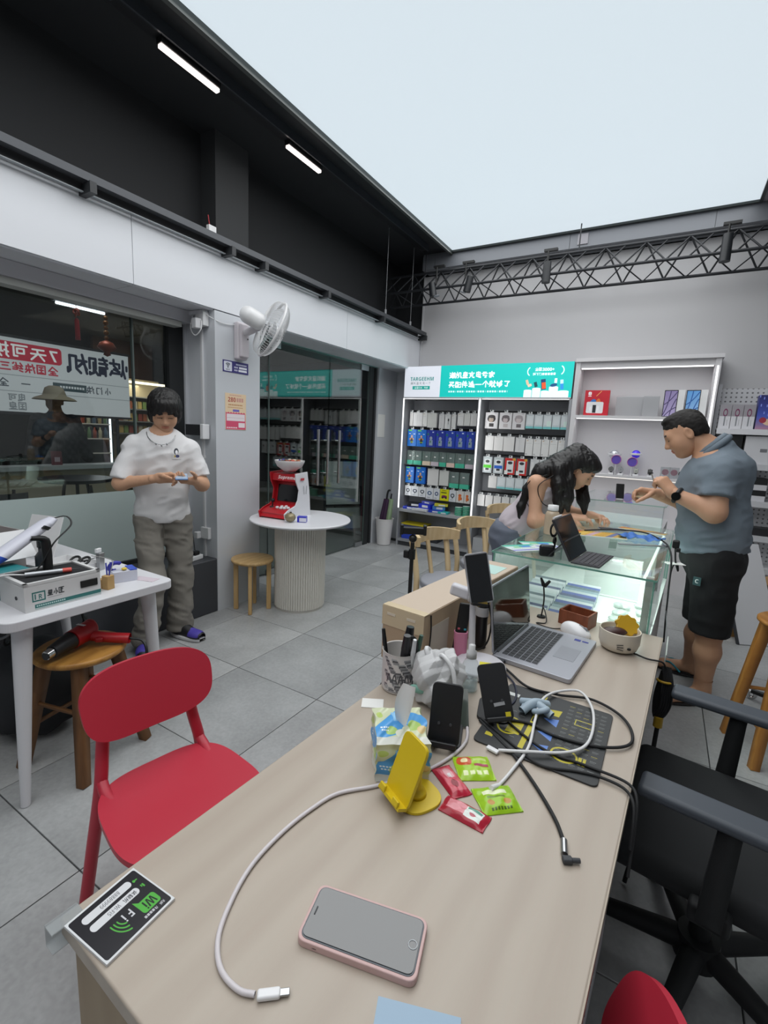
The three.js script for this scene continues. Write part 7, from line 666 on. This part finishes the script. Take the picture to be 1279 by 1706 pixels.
// ----- the young man in white reading his phone -----
{ const t = thing('person', 'person in white T-shirt and grey jeans standing by the window looking down at a phone', 'person'), skin = lin(0xc79a7c); const H = [-2.715, 1.515, -1.865], hipC = [-2.8, .86, -1.885], neck = [-2.75, 1.375, -1.86], shR = [-2.85, 1.295, -1.735], shL = [-2.675, 1.285, -2.01], elR = [-2.835, 1.075, -1.635], wrR = [-2.615, 1.118, -1.735], elL = [-2.61, 1.06, -2.05], wrL = [-2.525, 1.1, -1.92];
  const front = [.81, 0, .55], B = frame(front, [0, 1, 0]), hd = frame([.72, -.42, .47], [.0, 1, 0]); const hR = lc(hipC, B, -.09, -.03, 0), hL = lc(hipC, B, .09, -.03, 0), knR = [-2.70, .45, -1.735], anR = [-2.72, .1, -1.68], knL = [-2.735, .45, -1.965], anL = [-2.745, .1, -1.955];
  const chest = mixp(hipC, neck, .72), body = uni([ell(chest, [.16, .19, .1], B), ell(mixp(hipC, neck, .35), [.13, .17, .09], B), ell(hipC, [.12, .1, .08], B), cap(neck, lc(H, hd, 0, -.05, -.02), .056, .05), cap(shR, shL, .055), cap(shR, elR, .048, .04), cap(elR, wrR, .04, .026), cap(shL, elL, .048, .04), cap(elL, wrL, .04, .026), cap(hR, knR, .065, .05), cap(knR, anR, .045, .036), cap(hL, knL, .065, .05), cap(knL, anL, .045, .036)], .04); const [lo, hi] = bounds(body.list, .02);
  const hands = [handMesh(wrR, [.72, .1, -.68], [.35, -.25, .3], -1, [.7, .8, .85, .9], skin, 1, .6), handMesh(wrL, [.25, .1, .9], [-.3, .95, .05], -1, [.45, .5, .55, .6], skin, 1, 0)];
  raw('body', joinC([surf(body, lo, hi, .012, () => skin), headMesh(H, hd, skin, .98), ...hands]), skinMat, t);
  // hair: full, falling to the ears and forehead
  const hc = (x, y, z) => lc(H, hd, x, y, z), hp = uni([ell(hc(0, .05, -.03), [.096, .095, .1], hd), ell(hc(0, .075, .045), [.07, .045, .055], hd), ell(hc(.068, .0, -.015), [.03, .075, .06], hd), ell(hc(-.068, .0, -.015), [.03, .075, .06], hd), ell(hc(0, -.03, -.085), [.072, .07, .035], hd), cap(hc(.03, .09, .07), hc(.06, .025, .085), .022, .012), cap(hc(-.03, .09, .07), hc(-.062, .02, .08), .024, .012), cap(hc(-.005, .09, .08), hc(-.03, .035, .1), .018, .01), cap(hc(.01, .09, .08), hc(.025, .05, .1), .016, .01)], .022); const face = ell(hc(0, -.045, .075), [.056, .075, .06], hd);
  raw('hair', surf((x, y, z) => Math.max(hp(x, y, z) + .005 * n3(x * 140, y * 26, z * 140), -face(x, y, z)), H.map((v) => v - .16), H.map((v) => v + .17), .0045), mat(0x0e0c0c, .55), t);
  // T-shirt
  const hemP = plane([0, .815, 0], [0, -1, 0]), sR = mixp(shR, elR, .92), sL = mixp(shL, elL, .78), outR = lc(shR, B, -.02, .0, 0), outL = lc(shL, B, .02, 0, 0), pR = plane(sR, sub(elR, shR)), pL = plane(sL, sub(elL, shL)), nk = ell(lc(neck, B, 0, .045, .02), [.068, .06, .075], B); const tors = uni([ell(chest, [.185, .2, .122], B), ell(mixp(hipC, neck, .36), [.165, .2, .118], B), ell(lc(hipC, B, 0, .02, 0), [.165, .14, .122], B), cap(shR, shL, .058)], .05), slv = [cap(shR, elR, .06, .07), cap(shL, elL, .06, .068)]; tors.b = [[-3, .8, -2.2], [-2.5, 1.42, -1.5], .02];
  const fold = (x, y, z) => .006 * rdg(x * 9 + 3, y * 14 - x * 6, z * 9) + .004 * rdg(x * 16, y * 22 + z * 9, z * 16 + 5) * (y < 1.0 ? 1.4 : .8); const shirt = (x, y, z) => { let d = tors(x, y, z), a = Math.max(slv[0](x, y, z), pR(x, y, z)), b = Math.max(slv[1](x, y, z), pL(x, y, z)); d = smin(smin(d, a, .03), b, .03); if (d > .05) return d; d += fold(x, y, z); d = Math.max(d, hemP(x, y, z)); return Math.max(d, -nk(x, y, z)); };
  raw('t_shirt', surf(shirt, [-3.1, .79, -2.25], [-2.42, 1.45, -1.45], .0085), new THREE.MeshStandardMaterial({ color: 0xdad9da, roughness: .85 }), t);
  // jeans
  const jf = (x, y, z) => .009 * rdg(x * 8, y * 17 + x * 5, z * 8) + .006 * rdg(x * 14 + 7, y * 30 - z * 9, z * 14) * (y < .35 || y > .62 ? 1 : .5); cloth([ell(lc(hipC, B, 0, -.02, 0), [.15, .12, .1], B), cap(hR, knR, .088, .072), cap(knR, [anR[0], .075, anR[2]], .07, .078), cap(hL, knL, .088, .074), cap(knL, [anL[0], .075, anL[2]], .072, .082)], .045, .03, .0095, (x, y, z) => Math.max(.05 - y, y - .86), jf, new THREE.MeshStandardMaterial({ color: 0x77736c, roughness: .9 }), 'jeans', t);
  raw('fly_seam', tube([lc(hipC, B, .005, -.05, .098), lc(hipC, B, .005, -.09, .102), lc(hipC, B, 0, -.14, .1)], .003, 16, 6), mat(0x5a554e, .9), t);
  const sc = (k) => (q, y, s) => q > .62 && q < .92 && y > .035 ? k : q < .3 && y > .05 ? 0xc9c9cb : 0x17171b; shoe('sneaker', [-2.79, 0, -1.935], [-2.525, 0, -1.975], t, sc(0x4a3fa0), 0xc6c6c8); shoe('sneaker', [-2.78, 0, -1.72], [-2.58, 0, -1.575], t, sc(0x4a3fa0), 0xc6c6c8);
  const nb = neck; const ck = []; for (let i = 0; i <= 24; i++) { const a = -2.1 + i / 24 * 4.2; ck.push(lc(nb, B, Math.sin(a) * .082, .015 - .07 * Math.max(0, Math.cos(a)), .02 + Math.cos(a) * .085 + .012)); } raw('necklace', tube(ck, .0028, 90, 6), M.steel, t); raw('pendant', merge([-.03, 0, .03].map((x) => sph(.005, ...lc(nb, B, x, -.062 + Math.abs(x) * .3, .118), [1, 1.6, 1], 8))), M.steel, t);
  const pr = canvasTex(96, 128, (g, w, h) => { g.fillStyle = '#d6d5d6'; g.fillRect(0, 0, w, h); g.fillStyle = '#3a3c44'; g.beginPath(); g.ellipse(46, 44, 26, 34, .1, 0, 7); g.fill(); g.fillStyle = '#dddde0'; g.beginPath(); g.ellipse(50, 54, 15, 24, 0, 0, 7); g.fill(); g.fillStyle = '#4a4f7a'; g.beginPath(); g.ellipse(58, 94, 22, 16, 0, 0, 7); g.fill(); g.fillStyle = '#c9b45a'; g.fillRect(22, 84, 16, 22); }); const pg = new THREE.PlaneGeometry(.05, .075, 8, 8), pp = pg.attributes.position, pc = lc(chest, B, .085, .035, 0); const ray = (x, y) => { let s = .22; for (let i = 0; i < 60; i++) { const q = lc(pc, B, x, y, s), d = shirt(...q); if (d < .0012) break; s -= Math.max(d * .6, .0006); } return lc(pc, B, x, y, s + .0015); }; for (let i = 0; i < pp.count; i++) pp.setXYZ(i, ...ray(pp.getX(i), pp.getY(i))); pg.computeVertexNormals(); raw('chest_print', pg, tmat(pr, .8, { side: THREE.DoubleSide }), t);
  const ph = thing('held_blue_phone', 'pale blue phone held in both hands by the person in white', 'phone', [-2.485, 1.135, -1.805], .95); const q = (g) => put(g, 0, 0, 0, .12, 0, 0); mesh('body', q(rbox(.07, .008, .145, .004, 0, 0, 0)), mat(0x5d86b8, .35), ph); mesh('screen', q(box(.064, .0008, .136, 0, .0044, 0)), mat(0xa9c2da, .15), ph); }

// ----- the man in the grey polo -----
{ const t = thing('person', 'person in grey polo shirt and black shorts working with both hands over the showcase', 'person'), skin = lin(0xc99a7c); const H = [.075, 1.525, -3.1], hd = frame([-.83, -.5, .05], [-.3, 1, 0]), B = frame([-1, 0, .05], [0, 1, 0]), hipC = [.29, .9, -3.1], neck = [.215, 1.44, -3.1], shL = [.25, 1.33, -2.93], shR = [.22, 1.33, -3.28], elL = [.245, 1.135, -2.87], wrL = [.055, 1.21, -2.905], elR = [.14, 1.13, -3.25], wrR = [-.02, 1.185, -3.07];
  const anL = [.345, .09, -3.12], knL = [.325, .47, -3.03], anR = [.3, .09, -3.46], knR = [.3, .47, -3.24], hL = [.3, .86, -3.0], hR = [.3, .86, -3.2]; const footL = [.13, 0, -2.985], footR = [.1, 0, -3.5];
  const foot = (an, toe) => { const d = v3(sub(toe, an)); d.y = 0; const L = d.length(), FB = frame([d.x, 0, d.z], [0, 1, 0]), o = [an[0], 0, an[2]]; const r = [cap(an, lc(o, FB, 0, .05, -.02), .038, .032), cap(lc(o, FB, 0, .058, .02), lc(o, FB, .0, .038, L * .72), .036, .03), cap(lc(o, FB, .015, .036, L * .4), lc(o, FB, .026, .034, L * .74), .024, .02), cap(lc(o, FB, -.015, .036, L * .4), lc(o, FB, -.026, .034, L * .74), .024, .02)]; [-.034, -.018, -.003, .013, .032].forEach((x, i) => r.push(cap(lc(o, FB, x * .9, .034, L * .76), lc(o, FB, x, .03, L * (.9 + .02 * i)), .0085 + (i === 4 ? .005 : 0), .0085 + (i === 4 ? .004 : 0)))); return r; };
  const fr = [...foot(anL, footL), ...foot(anR, footR)]; const body = uni([ell(mixp(hipC, neck, .7), [.19, .2, .14], B), ell(mixp(hipC, neck, .3), [.18, .2, .15], B), ell(hipC, [.17, .13, .14], B), cap(neck, lc(H, hd, 0, -.05, -.03), .066, .06), cap(shL, elL, .058, .05), cap(elL, wrL, .05, .032), cap(shR, elR, .058, .05), cap(elR, wrR, .05, .032), cap(hL, knL, .095, .064), cap(knL, mixp(knL, anL, .35), .06, .061), cap(mixp(knL, anL, .35), anL, .061, .038), cap(hR, knR, .095, .064), cap(knR, mixp(knR, anR, .35), .06, .061), cap(mixp(knR, anR, .35), anR, .066, .04)], .04); const [lo, hi] = bounds(body.list, .02); lo[1] = .13; const fU = uni(fr, .014), legs = uni([cap(mixp(knL, anL, .35), anL, .066, .04), cap(mixp(knR, anR, .35), anR, .066, .04)], .02); const [fl, fh] = bounds(fr, .01); fh[1] = .145; fl[1] = .0;
  raw('body', joinC([surf(body, lo, hi, .012, () => skin), surf((x, y, z) => smin(fU(x, y, z), legs(x, y, z), .03), fl, fh, .006, () => skin), headMesh(H, hd, skin, 1.04, { jaw: 1.14, hair: 0x1c1714 }), handMesh(wrL, [-.62, .72, -.15], [-.6, -.35, -.6], -1, [1.25, 1.2, 1.2, 1.15], skin, 1.05, .8), handMesh(wrR, [-.95, .1, .2], [-.2, -.75, .45], 1, [.75, .85, .95, 1.0], skin, 1.05, .7)]), skinMat, t);
  const hc = (x, y, z) => lc(H, hd, x * 1.04, y * 1.04, z * 1.04), hp = uni([ell(hc(0, .045, -.014), [.0785, .082, .1], hd), ell(hc(0, .1, .03), [.05, .02, .045], hd), ell(hc(.055, .02, -.05), [.032, .06, .05], hd), ell(hc(-.055, .02, -.05), [.032, .06, .05], hd), ell(hc(0, .0, -.08), [.06, .06, .03], hd)], .02), fc = ell(hc(0, -.035, .085), [.085, .105, .066], hd), er = uni([ell(hc(.085, -.01, .0), [.03, .036, .032], hd), ell(hc(-.085, -.01, .0), [.03, .036, .032], hd)], .01);
  raw('hair', surf((x, y, z) => Math.max(hp(x, y, z) + .0025 * n3(x * 120, y * 120, z * 120), -fc(x, y, z), -er(x, y, z)), H.map((v) => v - .16), H.map((v) => v + .16), .0045), mat(0x161210, .75), t);
  const hemP = plane([.28, .895, -3.1], [.15, -1, 0]), sL = mixp(shL, elL, .62), sR = mixp(shR, elR, .62), pL = plane(sL, sub(elL, shL)), pR = plane(sR, sub(elR, shR)), tors = uni([ell([.235, 1.24, -3.1], [.205, .19, .165], B), ell([.262, 1.06, -3.1], [.2, .2, .172], B), ell([.28, .94, -3.1], [.19, .12, .165], B), cap(shL, shR, .075), cap([.285, 1.35, -3.1], [.245, 1.45, -3.1], .115, .07), ell([.255, 1.32, -3.1], [.2, .12, .13], B)], .06), slv = [cap(shL, elL, .08, .088), cap(shR, elR, .08, .085)], nk = ell([neck[0] - .07, neck[1] + .05, neck[2]], [.066, .062, .058]); const fold = (x, y, z) => .006 * rdg(x * 9, y * 15 + x * 8, z * 8) + .005 * rdg(x * 12 + 4, y * 26 - x * 6, z * 10) * (y < 1.08 ? 1.2 : .7);
  raw('polo_shirt', surf((x, y, z) => { let d = tors(x, y, z); d = smin(smin(d, Math.max(slv[0](x, y, z), pL(x, y, z)), .03), Math.max(slv[1](x, y, z), pR(x, y, z)), .03); if (d > .05) return d; d += fold(x, y, z); return Math.max(d, hemP(x, y, z), -nk(x, y, z)); }, [-.02, .82, -3.42], [.5, 1.5, -2.76], .0085), new THREE.MeshStandardMaterial({ color: 0x74808b, roughness: .85 }), t);
  const cr = [], nb2 = frame([-.72, .69, 0], [1, 1, 0]), nm = [neck[0] - .012, neck[1] + .022, neck[2]]; for (let i = 0; i <= 20; i++) { const a = Math.PI + .3 + i / 20 * 5.68; cr.push(lc(nm, nb2, Math.sin(a) * .073, Math.cos(a) * .078, .004)); } raw('collar', merge([tube(cr, .0165, 70, 8), tube(cr.map((q) => [nm[0] + (q[0] - nm[0]) * 1.16 + .012, nm[1] + (q[1] - nm[1]) * 1.1 - .012, nm[2] + (q[2] - nm[2]) * 1.2]), .017, 70, 8), bar(cr[0], lc(cr[0], B, 0, -.05, .02), .015, .006), bar(cr[20], lc(cr[20], B, 0, -.05, .02), .015, .006)]), mat(0x6e7a85, .85), t); 
  cloth([ell([.29, .86, -3.1], [.185, .14, .155], B), cap(hL, mixp(hL, knL, 1.02), .115, .098), cap(hR, mixp(hR, knR, 1.02), .115, .098)], .05, .03, .01, (x, y, z) => Math.max(.455 - y, y - .96), (x, y, z) => .005 * rdg(x * 12, y * 14, z * 12), mat(0x121316, .85), 'shorts', t);
  { const lg = canvasTex(64, 80, (g) => { g.fillStyle = '#2b4a4c'; g.fillRect(0, 0, 64, 80); g.fillStyle = '#d6dad8'; g.font = 'bold 52px sans-serif'; g.fillText('C', 14, 58); }); const o = printed('logo_patch', .036, .045, .003, lg, mat(0x2b4a4c, .7), .7, t); o.position.set(.222, .76, -2.902); o.rotation.y = -.35; }
  for (const [an, toe] of [[anL, footL], [anR, footR]]) { const d = v3(sub(toe, an)); d.y = 0; const L = d.length(), FB = frame([d.x, 0, d.z], [0, 1, 0]), o = [an[0], 0, an[2]]; const sp = ell(lc(o, FB, 0, .01, L * .43), [.05, .06, L * .62], FB); const s = raw('flip_flop_sole', surf((x, y, z) => Math.max(sp(x, y, z), y - .016, .0005 - y), [o[0] - .32, 0, o[2] - .32], [o[0] + .32, .03, o[2] + .32], .006), mat(0x1f1d20, .7), t); const st = lc(o, FB, .012, .046, L * .78); raw('strap', merge([tube([st, lc(o, FB, .034, .066, L * .52), lc(o, FB, .045, .024, L * .2)], .006, 18, 6), tube([st, lc(o, FB, -.03, .07, L * .52), lc(o, FB, -.045, .024, L * .2)], .006, 18, 6)]), mat(0x2f8fa0, .5), s); }
  { const wd = v3(sub(wrL, elL)).normalize(), q = new THREE.Quaternion().setFromUnitVectors(V(0, 0, 1), wd), c = mixp(wrL, elL, .12); const o = raw('watch', put(new THREE.TorusGeometry(.036, .009, 8, 30), 0, 0, 0, 0, 0, 0, [1, 1, 1.3]).applyQuaternion(q).translate(...c), mat(0x15161a, .5), t); raw('watch_face', cyl(.022, .022, .01, 0, 0, 0, Math.PI / 2, 0, 0, 30).applyQuaternion(new THREE.Quaternion().setFromUnitVectors(V(0, 0, 1), V(-.25, -.1, 1).normalize())).translate(c[0] - .006, c[1] - .002, c[2] + .042), mat(0x0c0d10, .15), o); }
  const tl = thing('small_black_tool', 'small black tipped tool held between the fingers of the person in grey', 'tool', [-.055, 1.3, -2.975], .2); mesh('shaft', bar([0, 0, 0], [.03, -.07, -.02], .003), M.steel, tl); mesh('tip', rbox(.022, .007, .01, .002, -.004, .004, 0), M.black, tl);
  const pt = thing('held_phone_part', 'pale phone part held in the far hand of the person in grey', 'phone part', [-.1, 1.165, -3.02], .3); mesh('part', rbox(.05, .006, .03, .002, 0, 0, 0, .3), mat(0xb9a98c, .4), pt); mesh('connector', rbox(.012, .008, .014, .002, .026, -.002, 0), M.steel, pt); }

// ----- the woman bending over the showcase -----
{ const t = thing('person', 'person with long black hair and pale camisole bending over the showcase', 'person'), skin = lin(0xcfa184); const H = [-.44, 1.285, -3.08], hd = frame([.78, -.6, .04], [.5, 1, .05]), hipC = [-.8, .88, -3.06], neck = [-.58, 1.235, -3.08], spine = v3(sub(neck, hipC)).normalize(), B = frame([spine.y, -spine.x, 0], [spine.x, spine.y, 0]), shR = [-.655, 1.195, -2.93], shL = [-.6, 1.19, -3.24], elR = [-.635, .965, -2.89], wrR = [-.44, 1.005, -2.98], elL = [-.53, 1.0, -3.3], wrL = [-.36, 1.01, -3.14];
  const hR = [-.81, .84, -2.97], hL = [-.81, .84, -3.15], knR = [-.82, .46, -2.97], knL = [-.82, .46, -3.16], anR = [-.86, .08, -2.97], anL = [-.86, .08, -3.16]; const ch = mixp(hipC, neck, .7); const body = uni([ell(ch, [.14, .16, .09], B), ell(mixp(hipC, neck, .35), [.115, .15, .08], B), ell(hipC, [.15, .12, .11], B), cap(neck, lc(H, hd, 0, -.05, -.03), .048, .042), cap(shR, shL, .045), cap(shR, elR, .043, .036), cap(elR, wrR, .037, .023), cap(shL, elL, .043, .036), cap(elL, wrL, .037, .023), cap(hR, knR, .08, .052), cap(knR, anR, .05, .032), cap(hL, knL, .08, .052), cap(knL, anL, .05, .032)], .04); const [lo, hi] = bounds(body.list, .02);
  raw('body', joinC([surf(body, lo, hi, .0105, () => skin), headMesh(H, hd, skin, .93, { jaw: .92, hair: 0x17100e }), handMesh(wrR, [.95, .05, -.15], [.2, -.9, -.2], -1, [.45, .55, .65, .7], skin, .9, .6), handMesh(wrL, [.9, .0, .4], [.1, -.9, .2], 1, [.4, .5, .6, .7], skin, .9, .6)]), skinMat, t);
  const hc = (x, y, z) => lc(H, hd, x, y, z), P = (...a) => a; const chain = (pts, r) => pts.slice(1).map((p, i) => cap(pts[i], p, r[i], r[i + 1])); const list = [ell(hc(0, .045, -.022), [.087, .085, .098], hd), ell(hc(0, .075, .04), [.062, .034, .05], hd), ell(hc(.05, .01, -.05), [.04, .07, .055], hd), ell(hc(-.06, .015, -.05), [.034, .065, .05], hd),
    ...chain([hc(-.02, .07, -.08), [-.55, 1.32, -3.03], [-.64, 1.265, -2.98], [-.7, 1.15, -2.95], [-.735, 1.04, -2.935], [-.74, .96, -2.93]], [.05, .06, .05, .034, .022, .008]), ...chain([hc(-.03, .05, -.07), [-.54, 1.28, -2.97], [-.53, 1.2, -2.95], [-.52, 1.1, -2.955], [-.505, 1.03, -2.96]], [.04, .045, .04, .03, .014]), ...chain([hc(-.05, .04, -.04), [-.48, 1.22, -2.985], [-.475, 1.12, -2.975], [-.465, 1.04, -2.98]], [.03, .034, .03, .012]), ...chain([hc(.04, .06, -.04), [-.44, 1.22, -3.17], [-.41, 1.1, -3.15], [-.39, 1.02, -3.13]], [.03, .04, .034, .014]), ...chain([hc(0, .07, -.09), [-.58, 1.31, -3.1], [-.66, 1.26, -3.1], [-.74, 1.14, -3.08]], [.05, .06, .045, .015])]; const hp = uni(list, .028), fc = ell(hc(.0, -.04, .078), [.066, .085, .06], hd), er = ell(hc(-.08, -.01, .012), [.03, .03, .028], hd); const [h0, h1] = bounds(list, .02);
  raw('hair', surf((x, y, z) => { const d = hp(x, y, z); if (d > .03) return d; return Math.max(d + .0035 * n3((x + y * .3) * 120, y * 14, z * 130) + .002 * n3(x * 260, y * 20, z * 260), -fc(x, y, z), -er(x, y, z)); }, h0, h1, .0052), mat(0x0d0a0a, .45), t);
  for (const [a, b, c, d] of [[[-.6, 1.25, -2.93], [-.69, 1.2, -2.885], [-.7, 1.1, -2.88], [-.665, 1.03, -2.9]], [[-.56, 1.25, -2.92], [-.63, 1.18, -2.875], [-.6, 1.08, -2.9], [-.555, 1.06, -2.91]]]) raw('hair_strand', tube([a, b, c, d], .0028, 30, 6), mat(0x0d0a0a, .45), t);
  const top = plane(lc(ch, B, 0, .075, 0), [B[1].x, B[1].y, B[1].z]), hem = plane(lc(hipC, B, 0, -.02, 0), [-B[1].x, -B[1].y, -B[1].z]); cloth([ell(ch, [.148, .165, .104], B), ell(mixp(hipC, neck, .35), [.13, .16, .098], B), ell(lc(hipC, B, 0, .03, 0), [.155, .12, .118], B)], .05, .02, .008, (x, y, z) => Math.max(top(x, y, z), hem(x, y, z)), (x, y, z) => .005 * rdg(x * 14, y * 22 - x * 14, z * 9), new THREE.MeshStandardMaterial({ color: 0xbdb3ba, roughness: .8 }), 'camisole', t);
  for (const s of [-1, 1]) raw('strap', tube([lc(ch, B, s * .085, .07, -.095), lc(ch, B, s * .088, .15, -.055), lc(ch, B, s * .085, .165, .02), lc(ch, B, s * .08, .075, .1)], .006, 24, 6), mat(0x3a2a34, .7), t);
  cloth([ell(lc(hipC, B, 0, -.06, 0), [.162, .12, .125], B), cap(hR, knR, .092, .068), cap(knR, anR, .068, .06), cap(hL, knL, .092, .068), cap(knL, anL, .068, .06)], .045, .02, .011, (x, y, z) => Math.max(.06 - y, y - .93 - (x + .8) * -.4), (x, y, z) => .007 * rdg(x * 9, y * 20, z * 9), mat(0x646a78, .9), 'jeans', t);
  for (const a of [anR, anL]) shoe('shoe', [a[0] - .05, 0, a[2]], [a[0] + .19, 0, a[2]], t, () => 0xb9b4b4, 0xc9c9c9); }

// ----- a figure beyond the parapet outside -----
{ const t = thing('person', 'person with a pale wide hat and dark patterned jacket outside beyond the low wall', 'person'); const sk = lin(0xb08a70), c = [-6.05, 0, -2.78], body = uni([ell([c[0], 1.25, c[2]], [.14, .26, .26]), cap([c[0], .95, c[2]], [c[0], 1.1, c[2]], .2, .2), cap([c[0], 1.42, c[2] - .18], [c[0] + .05, 1.0, c[2] - .3], .08, .065), cap([c[0], 1.42, c[2] + .18], [c[0] + .05, 1.0, c[2] + .3], .08, .065), cap([c[0], 1.4, c[2]], [c[0], 1.56, c[2]], .07, .06), cap([c[0], .9, c[2] - .1], [c[0], .03, c[2] - .12], .11, .08), cap([c[0], .9, c[2] + .1], [c[0], .03, c[2] + .12], .11, .08)], .06); const [lo, hi] = bounds(body.list, .02); lo[1] = 0; const jk = lin(0x24262c), j2 = lin(0x3c3a40); raw('body', joinC([surf(body, lo, hi, .016, (x, y, z) => y > 1.52 ? sk : Math.sin(y * 60) * Math.sin(z * 70) > .2 ? j2 : jk), headMesh([c[0], 1.63, c[2]], frame([-1, -.1, .2], [0, 1, 0]), sk, 1)]), new THREE.MeshStandardMaterial({ vertexColors: true, roughness: .8 }), t);
  raw('hat', put(lathe([[0, .14], [.05, .135], [.09, .11], [.11, .05], [.115, .03], [.19, .0], [.215, -.02], [.21, -.024], [.11, .015], [0, .02]], 40), c[0], 1.67, c[2]), mat(0xa89c84, .85), t); }
// ---------- shadows, hand over ----------
scene.traverse((o) => { if (o.isMesh) { o.castShadow = true; o.receiveShadow = true; } });
renderer.render(scene, camera);
